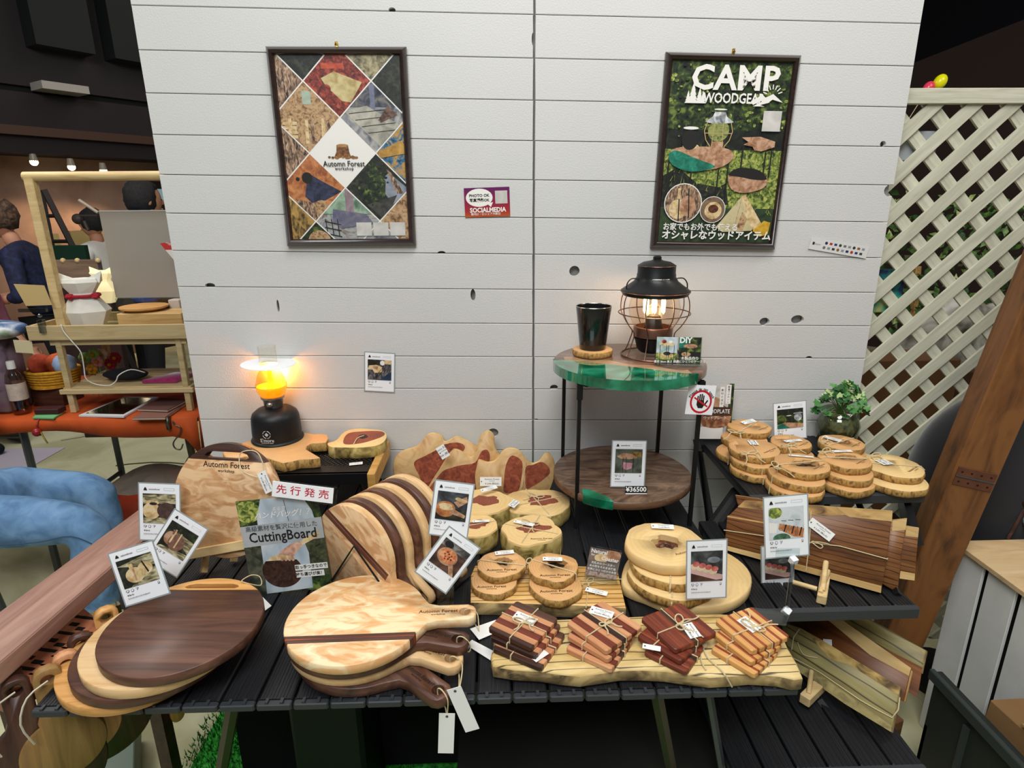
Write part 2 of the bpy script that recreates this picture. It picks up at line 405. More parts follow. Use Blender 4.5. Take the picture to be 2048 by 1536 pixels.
rw = emp('wall_right', None, None); rw['kind'] = 'structure'
def quad3(name, pts, m, parent, th=.08):
    n = (pts[1]-pts[0]).cross(pts[2]-pts[0]).normalized()*th
    g = G().add(list(pts)+[p+n for p in pts], [(3, 2, 1, 0), (4, 5, 6, 7), (0, 1, 5, 4), (1, 2, 6, 5), (2, 3, 7, 6), (3, 0, 4, 7)]); return ob(name, g, m, parent)
quad3('brown_bulkhead', [Py(1700, 176, 4.6), Py(2300, -60, 3.0), Py(2300, 700, 3.0), Py(1700, 700, 4.6)], mat('bulkhead', '#33241f', .85), rw)
# doorway and lit gap beside the brown wall
u0, _ = hpy(272, 400); u1, _ = hpy(330, 400)
farbox('doorway', u0, lenW+4, 0, hpy(285, 362)[1], 0, .02, mat('doorway_dark', '#26120f', .8), lw)
u0, h1 = hpy(313, 378, .03); u1, h0 = hpy(326, 404, .03); farbox('lit_gap', u0, u1, h0, h1, .02, .05, mat('lit_gap', '#7f9aa5', .5, emit=.5), lw)
pn = mat('cream_panel', '#c2ab6e', .8)
for (a, b, c, d) in ((98, 468, 120, 500), (136, 462, 205, 492)):
    u0, h1 = hpy(a, b, .6); u1, h0 = hpy(c, d, .6)
    o = emp('cream_partition', 'low cream partition panel %s' % ('just right of the tall wooden frame post, before the brown wall' if a == 98 else 'behind the man in the blue coat, before the brown wall'), 'partition', far((u0+u1)/2, 0, .6))
    g = G(); vs = [far(u, h, oo)-o.location for u in (u0, u1) for h in (0, h1) for oo in (.58, .64)]
    g.add(vs, [(0, 1, 3, 2), (4, 6, 7, 5), (0, 4, 5, 1), (2, 3, 7, 6), (0, 2, 6, 4), (1, 5, 7, 3)]); ob('panel', g, pn, o)
# ceiling spots on the brown wall
bulb = mat('warm_bulb', '#ffe9b8', .3, emit=14)
for i, (px, py) in enumerate(((68, 324), (143, 334), (207, 342))):
    u, h = hpy(px, py, .42); p = far(u, h, .42)
    o = emp('spotlight', ('round ceiling spotlight washing the brown wall, '+('leftmost of three', 'middle one of three', 'rightmost of three')[i]), 'spotlight', p, group='spotlights over the brown wall')
    g = G().lathe([(.022, .07), (.03, .02), (.026, .0)], 16); ob('housing', g, mat('spot_housing', '#8d8578', .4), o)
    ob('lamp', G().ball((0, 0, 0), .03), bulb, o)
    s_ = spot('spot_beam', p+nW*.12+V((0, 0, -.06)), p-nW*.5-V((0, 0, .95)), 20, 70, (1, .74, .45), .04)
fill = area('hall_area_light', far(2.2, 4.2, 2.4), far(2.2, .9, 0), 2.0, 20, (1, .88, .78))  # unseen fill lamp, added to brighten the far brown wall

# ------------------------------------------------------------------ posters on the wall
frm = wood('frame_wood', ['#180f0c', '#2a1a14', '#35221a'], 6, 60, .28, coat=.6, bump=.05)
brass = mat('brass', '#c9a550', .3, 1)
inkW = mat('ink_white', '#e9e7e0', .6); inkK = mat('ink_black', '#1a1918', .6); paper = mat('paper_white', '#f3f5f7', .55)
glassy = clear('glazing', gloss=.045, rough=.02); acr = clear('clear_acrylic', '#f4f8f8', .05, .06)
def quad_pose(cs, y):
    """pose on the wall plane of the rectangle seen with corners TL, TR, BR, BL"""
    P = [Py(a, b, y) for a, b in cs]; c = (P[0]+P[1]+P[2]+P[3])/4
    ww = ((P[1]-P[0]).length+(P[2]-P[3]).length)/2; hh = ((P[3]-P[0]).length+(P[2]-P[1]).length)/2
    x = ((P[1]-P[0])+(P[2]-P[3])).normalized(); up = ((P[0]-P[3])+(P[1]-P[2])).normalized()
    up = (up+V((-x.z, 0, x.x))).normalized(); x = V((up.z, 0, -up.x)); return frame(c, (0, -1, 0), x), ww, hh
class Art:
    """flat print in a w x h sheet: u to the right and v downwards, both 0..w / 0..h units"""
    def __init__(s, parent, w_, h_, uw, uh, z=.0002):
        s.p, s.w, s.h, s.uw, s.uh, s.z, s.i = parent, w_, h_, uw, uh, z, 0; s.g = G(); s.mats = []
    def pt(s, u, v): return ((u/s.uw-.5)*s.w, (.5-v/s.uh)*s.h)
    def poly(s, pts, m, win=None, lift=None):
        if win is not None: pts = clip(pts, win)
        pts = clip(pts, [(0, 0), (s.uw, 0), (s.uw, s.uh), (0, s.uh)])
        if len(pts) < 3: return
        s.i += 1; z = s.z+s.i*.000012
        q = [s.pt(p[0], p[1]) for p in pts]
        if sum(a[0]*b[1]-b[0]*a[1] for a, b in zip(q, q[1:]+q[:1])) < 0: q.reverse()
        if m not in s.mats: s.mats.append(m)
        s.g.poly([(a, b, z) for a, b in q], s.mats.index(m))
    def rect(s, u0, v0, u1, v1, m, win=None): s.poly([(u0, v0), (u1, v0), (u1, v1), (u0, v1)], m, win)
    def disc(s, u, v, r, m, r2=None, win=None): s.poly(ell(u, v, r, r2, 24), m, win)
    def line(s, a, b, t, m, win=None):
        a, b = V(a), V(b); d = (b-a).normalized(); n = V((-d.y, d.x))*t/2; s.poly([a+n, b+n, b-n, a-n], m, win)
    def txt(s, body, u, v, size, m, **k):
        x, y = s.pt(u, v); k.setdefault('name', 'lettering'); s.i += 1
        return text(body, size*s.h/s.uh, m, s.p, (x, y, s.z+.0003+s.i*.000012), **k)
    def done(s, name='print'): return ob(name, s.g, s.mats, s.p)
P_ = lambda n, c, sc=25, **k: blot('print_'+n, c, sc*2.4, .5, 9, .8, **k)
pbark = P_('bark', ['#2a221d', '#6d5442', '#a2846a', '#c9ac8f'], 30, sx=3); pdark = P_('dark', ['#0e100d', '#1f2319', '#3c3d30'], 30)
pred = P_('red', ['#3a1512', '#7c2d22', '#b5563e'], 40); pslab = P_('slab', ['#a9935a', '#c2b07c', '#cfc28f'], 20)
ptan = P_('tan', ['#6b4c31', '#a17f58', '#c4a37a', '#8a6442'], 35); pgrey = P_('grey', ['#4e5058', '#8f9093', '#b3b0a6'], 18)
pblue = P_('blue', ['#173851', '#2c6a8c', '#c09648', '#79572c'], 22); por = P_('orange', ['#8c4d2b', '#b5703f', '#c98c58'], 26)
pnavy = P_('navy', ['#15182a', '#2b3048', '#3a3f58'], 30); pgrn = P_('green', ['#0c120b', '#1b2a14', '#37491f', '#6f8038'], 26)
pgrass = P_('grass', ['#2c3a17', '#5d7131', '#9aa64c', '#c4c26c'], 45); ppale = P_('pale', ['#7d8a8c', '#a9a9a5', '#6e5d55'], 22)
pteal = P_('teal', ['#0d5b47', '#14705a', '#2d8f75'], 25); pwood = P_('wood', ['#8a5f42', '#b28768', '#caa488'], 28)
plight = P_('light', ['#b08f5e', '#d4b887', '#e3cfa5'], 30); pkhaki = P_('khaki', ['#a59872', '#c9bc92', '#bcae84'], 14); pyel = P_('yellow', ['#b68a1c', '#dbb23a'], 20)
def frame_box(parent, W_, H_, t=.018, d=.02):
    g = G(); pr = [(0, 0), (0, .008), (.003, .014), (.009, d), (.013, d*.92), (.016, .013), (t, .010), (t, 0)]
    cs = [(-1, -1), (1, -1), (1, 1), (-1, 1)]
    vs = [V((sx*(W_/2-a), sy*(H_/2-a), z)) for sx, sy in cs for a, z in pr]; n = len(pr)
    fs = [(i*n+j, ((i+1) % 4)*n+j, ((i+1) % 4)*n+j+1, i*n+j+1) for i in range(4) for j in range(n-1)]
    g.add(vs, fs); ob('frame', g, frm, parent, smooth=50)
def poster(cs, label):
    mw, W_, H_ = quad_pose(cs, -.0015); e = emp('framed_poster', label, 'poster', mw=mw, group='framed posters on the white wall')
    frame_box(e, W_, H_)
    ob('backboard', G().box((0, 0, .004), (W_-.02, H_-.02, .006)), mat('backboard', '#3a332c', .8), e)
    ob('glazing', G().poly([(-W_/2+.015, -H_/2+.015, .0105), (W_/2-.015, -H_/2+.015, .0105), (W_/2-.015, H_/2-.015, .0105), (-W_/2+.015, H_/2-.015, .0105)]), glassy, e)
    g = G().box((0, H_/2+.006, .003), (.007, .012, .004), bev=.001).tube([(-.003, H_/2+.004, .006), (0, H_/2+.009, .009), (.003, H_/2+.004, .006)], .0012, 5)
    ob('hook', g, brass, e)
    return e, W_-.036, H_-.036
# --- poster with the diamond grid
e, W_, H_ = poster([(532, 93), (812, 96), (834, 491), (577, 491)], 'dark-framed poster of workshop photos in a white diamond grid')
uh = H_/W_; a = Art(e, W_, H_, 1, uh, .0075)
a.rect(0, 0, 1, uh, inkW)
DU = .275; nodes = {}
def dia(cu, cv, s=.268): return [(cu-s, cv), (cu, cv-s), (cu+s, cv), (cu, cv+s)]
V0 = .365*uh
cells = {(0, -2): pred, (-1, -1): ptan, (1, -1): pgrey, (0, 0): inkW, (-1, 1): por, (1, 1): pdark, (0, 2): ppale, (-2, 0): pbark, (2, 0): pblue,
         (-1, -3): pdark, (1, -3): P_('cream', ['#3f3a2a', '#8b8263', '#b7ac86'], 30), (-2, -2): pbark, (2, -2): pdark, (-2, 2): P_('logs', ['#3a2d1c', '#9a7a3c', '#c09a55'], 22, sx=2),
         (2, 2): ptan, (-1, 3): pgrn, (1, 3): pgrey}
CV = .512*uh/1.0; dv = DU
C0u, C0v = .485, .515*uh
for (i, j), m in cells.items():
    if abs(i+j) % 2 == 1: continue
    cu, cv = C0u+i*DU, C0v+j*DU; a.poly(dia(cu, cv), m)
def cw(i, j): return dia(C0u+i*DU, C0v+j*DU)
k = cw(0, -2); cu, cv = C0u, C0v-2*DU
a.poly([(cu-.13, cv-.02), (cu-.02, cv-.07), (cu+.2, cv+.01), (cu+.1, cv+.16), (cu+.03, cv+.15), (cu-.09, cv+.04)], pslab, k); a.disc(cu-.09, cv+.06, .035, pred, win=k); a.rect(cu-.12, cv-.13, cu+.06, cv-.09, P_('scarlet', ['#a33a22', '#c65a3a'], 30), k)
k = cw(-1, -1); cu, cv = C0u-DU, C0v-DU
for q in range(9):
    x = cu-.2+.045*q; a.poly([(x, cv+.2), (x+.006, cv-.01+.02*(q % 3)), (x+.032, cv-.02+.02*(q % 3)), (x+.03, cv+.2)], (ptan, plight, pbark)[q % 3], k)
a.rect(cu-.02, cv-.2, cu+.05, cv-.1, P_('mint', ['#8fa38f', '#b7c4b3'], 20), k)
for q in range(4): a.rect(cu-.2, cv+.03+.035*q, cu-.08, cv+.055+.035*q, plight, k)
k = cw(1, -1); cu, cv = C0u+DU, C0v-DU
a.rect(cu-.3, cv-.3, cu+.3, cv-.08, P_('shop', ['#23242c', '#4a4e5c', '#80786a'], 20), k); a.rect(cu-.02, cv-.25, cu+.02, cv-.06, P_('post', ['#595f78', '#7b8092'], 20), k)
a.poly([(cu-.24, cv-.05), (cu-.05, cv-.09), (cu+.24, cv+.07), (cu+.05, cv+.23)], P_('tabletop', ['#8d8b7e', '#aaa89a', '#bfb9a8'], 18), k)
for q in range(4): a.line((cu-.2+.05*q, cv-.03+.05*q), (cu+.1+.04*q, cv-.06+.05*q), .006, inkK, k)
a.poly([(cu+.12, cv-.09), (cu+.2, cv-.02), (cu+.06, cv+.04), (cu+.04, cv+.02)], P_('arm', ['#3a2620', '#8f6b58'], 30), k)
k = cw(-1, 1); cu, cv = C0u-DU, C0v+DU
a.poly([(cu-.03, cv-.12), (cu+.07, cv-.06), (cu+.24, cv+.03), (cu+.1, cv+.1), (cu-.02, cv+.12), (cu-.07, cv+.07)], pnavy, k); a.disc(cu-.04, cv-.08, .045, inkK, win=k); a.disc(cu-.12, cv-.07, .016, inkK, win=k)
a.poly([(cu-.15, cv+.09), (cu+.02, cv+.13), (cu+.05, cv+.3), (cu-.1, cv+.3)], pbark, k); a.disc(cu+.06, cv+.16, .06, ptan, win=k)
k = cw(1, 1); cu, cv = C0u+DU, C0v+DU
a.poly([(cu+.02, cv-.05), (cu+.1, cv-.12), (cu+.27, cv+.02), (cu+.12, cv+.14), (cu+.06, cv+.05)], P_('sky', ['#6f7787', '#9aa0a9'], 12), k); a.poly([(cu+.08, cv-.15), (cu+.12, cv-.12), (cu+.22, cv+.05), (cu+.16, cv+.05)], pbark, k)
a.poly([(cu-.14, cv+.1), (cu-.04, cv-.22), (cu+.07, cv-.05), (cu+.06, cv+.06), (cu-.02, cv+.15)], pgrn, k); a.poly([(cu-.1, cv+.14), (cu+.16, cv+.06), (cu+.05, cv+.28)], P_('ground', ['#2c2c28', '#4c4b44'], 20), k)
for q in range(70): x, y = cu+random.gauss(-.03, .05), cv+random.gauss(-.04, .07); a.disc(x, y, random.uniform(.006, .018), (pdark, pgrn)[q % 2], random.uniform(.005, .013), win=cw(1, 1))
k = cw(0, 2); cu, cv = C0u, C0v+2*DU
a.rect(cu-.3, cv-.3, cu+.3, cv-.06, P_('lawn', ['#5d7f62', '#9bb59a', '#4e6a58'], 10), k); a.rect(cu-.01, cv-.28, cu+.06, cv-.02, P_('tape', ['#7d6a70', '#9b8890'], 20), k)
a.poly([(cu-.12, cv-.1), (cu+.16, cv-.06), (cu+.22, cv+.02), (cu-.06, cv+.06), (cu-.13, cv)], P_('slate', ['#565a72', '#7f7784'], 20), k)
for q in range(3): a.line((cu-.2, cv+.0+.05*q), (cu-.06, cv+.03+.05*q), .008, inkK, k); a.line((cu-.19+.05*q, cv-.02), (cu-.18+.05*q, cv+.12), .007, inkK, k)
k = cw(2, 0); cu, cv = C0u+2*DU, C0v
a.poly([(cu-.26, cv-.01), (cu-.05, cv-.1), (cu, cv), (cu-.12, cv+.02), (cu-.24, cv+.04)], P_('gold', ['#9a7230', '#c99f4c'], 25), k)
k = cw(-1, 3); a.disc(C0u-DU+.02, C0v+3*DU-.1, .1, ptan, win=k)
# stump and leaves emblem, then the words
k = None; cu, cv = C0u, C0v
pst = P_('stump', ['#4a2c16', '#7a4f26', '#94683a'], 50); plf = P_('leafy', ['#8a4a16', '#b9772c', '#5e3a18'], 60)
random.seed(3)
a.poly([(cu-.05, cv-.01), (cu-.045, cv-.06), (cu+.05, cv-.06), (cu+.056, cv-.01), (cu+.07, cv+.03), (cu-.07, cv+.03)], pst); a.disc(cu+.002, cv-.06, .049, P_('stumptop', ['#8d6238', '#b88f58'], 50), .012)
for q in range(34): x = cu-.115+.23*random.random(); a.disc(x, cv+.036-.02*random.random()*(1-abs(x-cu)*6), .012, (plf, pst)[q % 2], .008)
a.txt('Automn Forest', cu+.005, cv+.085, .062, inkK, bold=.012, sx=.9); a.txt('workshop', cu+.005, cv+.122, .034, inkK, bold=.02, space=1.15)
# three pale blank label squares at the foot (their codes are left out)
for q in range(3): a.rect(.555+.145*q, uh*.905, .685+.145*q, uh*.983, P_('label', ['#b9b6b0', '#d4d1cb'], 8))
a.done()
# --- camping poster
pyel_g = P_('blade', ['#8f9f3c', '#c3c66a'], 30)
e, W_, H_ = poster([(1330, 103), (1597, 114), (1549, 499), (1300, 495)], 'dark-framed camping poster headed CAMP WOODGEAR above the lantern')
uh = H_/W_; a = Art(e, W_, H_, 1, uh, .0075)
a.rect(0, 0, 1, uh, pgrn); a.rect(0, .44*uh, 1, .84*uh, pgrass); a.rect(0, .36*uh, 1, .47*uh, P_('shade', ['#0b0f0c', '#171c15', '#262c1e'], 20))
a.poly([(.0, .62*uh), (.12, .57*uh), (.3, .66*uh), (.5, .68*uh), (.62, .62*uh), (.6, .78*uh), (.0, .8*uh)], pdark)
a.poly([(.55, .65*uh), (.85, .66*uh), (1, .6*uh), (1, .8*uh), (.6, .8*uh)], pgrass)
a.rect(0, .8*uh, 1, uh, P_('meadow', ['#1d2c1b', '#2e4127', '#3c4c2c'], 16))
random.seed(5)
for q in range(60): x, y = random.random(), uh*random.uniform(.02, .36); a.disc(x, y, random.uniform(.012, .035), (pgrn, pgrass, pdark)[q % 3], random.uniform(.008, .02))
for q in range(220): x, y = random.random(), uh*random.uniform(.47, .84); h_ = random.uniform(.02, .06); d_ = random.uniform(-.03, .03); a.poly([(x, y), (x+.006, y), (x+d_, y-h_)], (pgrass, pgrn, pyel_g, pdark)[q % 4])
for q in range(90): x, y = random.random(), uh*random.uniform(.02, .40); a.disc(x, y, random.uniform(.006, .018), (pgrass, pdark, pgrn)[q % 3], random.uniform(.004, .012))
# lantern
lx, ly = .435, .37*uh; chrome = P_('chrome', ['#5d6166', '#a9adb0', '#dfe2e2'], 25)
a.rect(lx-.09, ly+.03, lx+.09, ly+.12, pdark); a.disc(lx, ly-.005, .09, P_('globe', ['#596234', '#9aa05c', '#39401f'], 25), .085)
a.poly([(lx-.12, ly-.075), (lx-.06, ly-.115), (lx-.045, ly-.15), (lx+.045, ly-.15), (lx+.06, ly-.115), (lx+.12, ly-.075)], chrome); a.disc(lx, ly-.075, .12, chrome, .014); a.disc(lx, ly-.17, .055, inkW, .006)
a.poly([(lx-.05, ly+.17), (lx-.05, ly+.08), (lx+.05, ly+.08), (lx+.05, ly+.17)], pwood)
gold = mat('ink_gold', '#b9a06a', .5)
for s_ in (-1, 1):
    q = [(lx+s_*x, ly+y) for x, y in ((.1, -.07), (.12, 0), (.1, .07), (.06, .12), (.07, .17), (.1, .21))]
    for p0, p1 in zip(q, q[1:]): a.line(p0, p1, .007, gold)
for x in (-.04, .035): a.line((lx+x, ly-.06), (lx+x*1.3, ly+.2), .006, gold)
a.line((lx-.12, ly+.015), (lx+.12, ly+.015), .006, gold); a.line((lx-.1, ly+.21), (lx+.1, ly+.21), .007, gold)
# resin table, kettle, stump coaster
def leg(x, y0, y1, t=.012): a.line((x, y0), (x, y1), t, inkK)
for x, y0, y1 in ((.035, .52, .72), (.235, .56, .74), (.47, .58, .8), (.55, .54, .76)): leg(x, y0*uh, y1*uh)
tc_ = [(.03, .5*uh), (.09, .465*uh), (.25, .455*uh), (.5, .46*uh), (.58, .49*uh), (.57, .53*uh), (.45, .575*uh), (.2, .59*uh), (.06, .55*uh)]
a.poly(cat_mull([(*p, 0) for p in tc_], 3), pwood); a.poly(cat_mull([(.03, .5*uh, 0), (.1, .48*uh, 0), (.26, .52*uh, 0), (.44, .565*uh, 0), (.24, .595*uh, 0), (.07, .56*uh, 0)], 3), pteal)
a.disc(.21, .455*uh, .07, plight, .022); a.poly(ell(.2, .42*uh, .07, .055*uh), inkK); a.rect(.15, .37*uh, .25, .41*uh, inkK); a.disc(.2, .355*uh, .065, inkW, .012)
for x in (.66, .86, .91): leg(x, .44*uh, .62*uh)
a.poly([(.64, .4*uh), (.8, .395*uh), (.93, .42*uh), (.93, .45*uh), (.82, .475*uh), (.76, .47*uh), (.74, .45*uh), (.66, .44*uh), (.7, .425*uh)], pwood)
a.poly(cat_mull([(.56, .62*uh, 0), (.62, .58*uh, 0), (.78, .575*uh, 0), (.9, .62*uh, 0), (.88, .68*uh, 0), (.72, .71*uh, 0), (.6, .69*uh, 0)], 3), pwood)
a.poly(cat_mull([(.56, .61*uh, 0), (.64, .57*uh, 0), (.82, .58*uh, 0), (.9, .63*uh, 0), (.8, .635*uh, 0), (.66, .62*uh, 0)], 3), inkK)
# tents and the two round pictures
a.poly([(.5, .91*uh), (.7, .73*uh), (.86, .88*uh), (.82, .93*uh), (.56, .94*uh)], pkhaki); a.poly([(.7, .73*uh), (.73, .72*uh), (.9, .885*uh), (.84, .93*uh), (.76, .86*uh)], plight)
a.line((.7, .74*uh), (.66, .94*uh), .006, ptan); a.poly([(.72, .82*uh), (.77, .86*uh), (.74, .93*uh), (.68, .93*uh)], ptan); a.poly([(.83, .93*uh), (.92, .87*uh), (.98, .88*uh), (.97, .95*uh), (.9, .965*uh)], pyel)
for cx_, cy_, r_ in ((.19, .775*uh, .165), (.455, .81*uh, .112)):
    a.disc(cx_, cy_, r_, inkW); a.disc(cx_, cy_, r_*.955, pbark if r_ > .15 else P_('dirt', ['#5d4a3a', '#8a715a'], 30))
a.disc(.15, .81*uh, .08, plight, .082); a.disc(.23, .79*uh, .07, pwood, .085); a.line((.15, .7*uh), (.16, .87*uh), .01, inkK); a.line((.23, .69*uh), (.25, .86*uh), .01, inkK); a.line((.15, .69*uh), (.15, .75*uh), .025, plight)
a.disc(.46, .815*uh, .075, plight, .072); a.disc(.46, .805*uh, .045, P_('nuts', ['#3a1e12', '#6d3c22'], 60), .035)
# words, trees and mountain marks
a.txt('CAMP', .53, .092*uh, .255, inkW, bold=.028, sx=1.06, space=1.03); a.txt('WOODGEAR', .535, .195*uh, .108, inkW, bold=.022, sx=.80)
for x, s_ in ((.19, 1), (.245, .75), (.275, .6), (.15, .6)):
    b_ = .222*uh
    for q in range(4): h_ = .1*s_; a.poly([(x-.045*s_*(1-.2*q), b_-q*h_*.22*uh), (x, b_-(q*.22+.45)*h_*uh), (x+.045*s_*(1-.2*q), b_-q*h_*.22*uh)], inkW)
a.poly([(.68, .205*uh), (.77, .17*uh), (.8, .185*uh), (.86, .165*uh), (.93, .2*uh), (.95, .21*uh), (.86, .195*uh), (.82, .215*uh), (.78, .2*uh), (.7, .225*uh)], inkW)
a.poly([(.7, .232*uh), (.79, .2*uh), (.84, .21*uh), (.76, .225*uh), (.8, .232*uh)], inkW)
for q in range(7): t_ = PI*(.12+.13*q); a.line((.855+.05*math.cos(t_), .175*uh-.05*math.sin(t_)), (.855+.085*math.cos(t_), .175*uh-.085*math.sin(t_)), .008, inkW)
a.rect(.8, .255*uh, .955, .365*uh, P_('label', ['#b9b6b0', '#d4d1cb'], 8))
a.txt('お家でもお外でも使える', .03, .915*uh, .066, inkW, align='LEFT', bold=.02, sx=.92); a.txt('オシャレなウッドアイテム', .025, .963*uh, .083, inkW, align='LEFT', bold=.03, sx=.98)
a.done()
# --- small wall notices
mw, W_, H_ = quad_pose([(927, 376), (1018, 374), (1021, 433), (931, 434)], -.0015)
e = emp('social_media_notice', 'purple and red SOCIALMEDIA photo-permission card between the two posters', 'notice', mw=mw)
grad, nt, N, K, b_ = _new('notice_gradient'); tc = N.new('ShaderNodeTexCoord'); sp = N.new('ShaderNodeSeparateXYZ'); K.new(tc.outputs['Generated'], sp.inputs[0])
r_ = ramp(N, [(0, '#b5501f'), (.18, '#a12a20'), (.5, '#8a1640'), (1, '#5b1257')]); K.new(sp.outputs['Y'], r_.inputs[0]); K.new(r_.outputs[0], b_.inputs['Base Color']); b_.inputs['Roughness'].default_value = .4
ob('card', G().box((0, 0, .0005), (W_, H_, .001)), grad, e)
a = Art(e, W_, H_, 1, H_/W_, .0012); uh = H_/W_
a.disc(.33, .34*uh, .295, inkW, .31*uh); a.poly([(.5, .55*uh), (.63, .5*uh), (.58, .67*uh)], inkW); a.rect(.68, .12*uh, .95, .56*uh, P_('label', ['#b9b6b0', '#d4d1cb'], 8))
a.txt('PHOTO OK', .33, .27*uh, .085, inkK, bold=.03); a.txt('写真撮影OK', .33, .43*uh, .08, inkK, bold=.03)
a.txt('SOCIALMEDIA', .51, .77*uh, .135, inkW, bold=.035, sx=.93); a.txt('案内係・係シェア大歓迎', .46, .905*uh, .06, inkW, bold=.01); a.done()
mw, W_, H_ = quad_pose([(1624, 471), (1738, 495), (1731, 518), (1617, 497)], -.002)
e = emp('payment_strip', 'thin tilted clear strip of tiny payment logos on the wall, below the camping poster', 'notice', mw=mw)
ob('strip', G().box((0, 0, .0006), (W_, H_, .0012)), mat('strip_paper', '#d5d5d2', .35), e)
a = Art(e, W_, H_, 1, H_/W_, .0013); uh = H_/W_; cset = ['#23234f', '#b03030', '#24357a', '#2b4230', '#6a6a6a', '#8a8a8a', '#303030', '#8a5a20', '#8a8a9a']
for j in range(2):
    for i in range(9): m = mat('logo_ink_%s' % 'abcdefghi'[(i+4*j) % 9], cset[(i+4*j) % 9], .5); x = .27+.08*i-.02*j; a.rect(x-.024, (.32+.38*j)*uh-.018, x+.024, (.32+.38*j)*uh+.018, m) if i % 3 else a.disc(x, (.32+.38*j)*uh, .024, m)
a.rect(.04, .38*uh, .075, .6*uh, inkK); a.txt('Square', .13, .5*uh, .036, mat('logo_grey', '#8a8a88', .5)); a.done()['kind'] = 'stuff'
# ================================================================== wood and other stuff
maple = wood('figured_maple', ['#d0935a', '#deaa72', '#e7bd88'], 5, 22, .38, figure=('#f0d8ac', 24), dist=1.6)
maple2 = wood('plain_maple', ['#c99c66', '#dcb682', '#e6c797'], 4, 45, .45)
walnut = wood('walnut', ['#38221a', '#573729', '#6f4a39'], 3, 38, .42)
walnut2 = wood('dark_walnut', ['#2b1712', '#42271d', '#573629'], 3, 42, .42)
curly = wood('curly_light', ['#a5764a', '#bd8e60', '#cfa679'], 3, 14, .45, figure=('#dcb88c', 30), dist=2.2)
padauk = wood('padauk', ['#5b2615', '#8a3c1e', '#a9552c'], 5, 90, .45)
cherry = wood('cherry', ['#b7794f', '#cb9166', '#d9a67d'], 4, 70, .45)
ochre = wood('ochre_wood', ['#b9803f', '#d29b58', '#dfae6e'], 4, 70, .45)
redw = wood('rosewood', ['#4a1b12', '#6c2e1e', '#83412b'], 4, 80, .45)
beech = wood('raw_pine', ['#c0a06a', '#d6ba84', '#e0c996'], 4, 40, .6)
pine_d = wood('pine_shelf', ['#a78e62', '#bfa779', '#cdb88c'], 3, 40, .6)
teak = wood('teak', ['#4e2d14', '#774a24', '#95663a'], 2.5, 26, .45, lines=('#3a2010', 30, .10), ldist=14)
sap = wood('sapwood', ['#a88348', '#c6a468', '#d6b87e'], 3, 40, .5)
zebra = wood('zebra_board', ['#c29048', '#d9ae66', '#e4bf7c'], 3, 30, .45, lines=('#8a5a28', 22, .22))
spalt = wood('spalted', ['#bb9a58', '#d8bc7c', '#e5cf98'], 4, 14, .5, lines=('#4d3a20', 17, .06), ldist=16, dist=2)
spaltb = blot('spalted_bark', ['#453722', '#786442', '#a08859', '#bfa570'], 26, .7, 8, 1.5, sx=.6)
olive = wood('olive_spalt', ['#6d6138', '#8f8350', '#a99c62'], 3, 26, .5, lines=('#3d3620', 16, .09), ldist=12)
rust = wood('rust_teak', ['#4a260c', '#70401a', '#8a5526'], 3, 40, .45)
ringy = rings('slice_face', ['#cc9660', '#d6a46c', '#dcae76', '#d6a56b'], 55, .5, 3)
ringp = rings('slice_face_pale', ['#dcb97c', '#e2c084', '#e6c88c'], 30, .5, 5)
ringo = rings('slice_face_orange', ['#c8945a', '#d2a067', '#dbac72'], 60, .5, 3)
bark = blot('slice_bark', ['#6d4f26', '#a07a3e', '#c09a55', '#8d6a35'], 40, .75, 7, 1, sx=2, sy=2)
barkd = blot('slice_bark_dark', ['#5a4632', '#836848', '#a58a64'], 40, .75, 7, 1)
barkg = blot('log_bark', ['#57471f', '#8e7a3e', '#b8a25c', '#cdb878'], 30, .75, 8, 1.2)
heart = rings('red_heart', ['#6d3322', '#84432e', '#96523a'], 50, .55, 4)
heartr = blot('red_heartwood', ['#6d2c17', '#8a3f24', '#a05434'], 60, .55, 8, 1)
knotm = blot('knot_dark', ['#0f0806', '#2a1710', '#4a2c1f'], 90, .5)
knotb = blot('knot_brown', ['#2e1710', '#5d3322', '#8a5a3c'], 90, .55)
blackp = mat('black_plastic', '#17181b', .5, bump=.5, bscale=350); blackm = mat('black_metal', '#111214', .42, .2)
slatm = wood('ribbed_black', ['#0b0c0f', '#121418', '#1d2026'], 2.5, 420, .48, rnd=False, bump=.8)
grey_m = mat('grey_metal', '#54595a', .38, .6); legm = mat('olive_metal', '#3f3a2a', .45, .4)
steel = mat('steel', '#b9b8b2', .25, 1); twine = mat('twine', '#cdbd94', .85, var=.12, vscale=400)
tagp = mat('tag_card', '#e9eae6', .6); brand = mat('burnt_mark', '#3c2414', .7); brandl = mat('burnt_mark_soft', '#7a5230', .7)
string_w = mat('white_string', '#cfc8b4', .8)

def brandmark(parent, loc, size, rz=0, m=None, tilt=None):
    """the maker's burnt mark"""
    m = m or brand; e = (0, 0, rz)
    text('Automn Forest', size, m, parent, loc, e, bold=.012, name='maker_mark')
    d = V((math.sin(rz), -math.cos(rz), 0))*size*.72
    text('workshop', size*.5, m, parent, V(loc)+d, e, bold=.02, space=1.1, name='maker_mark')

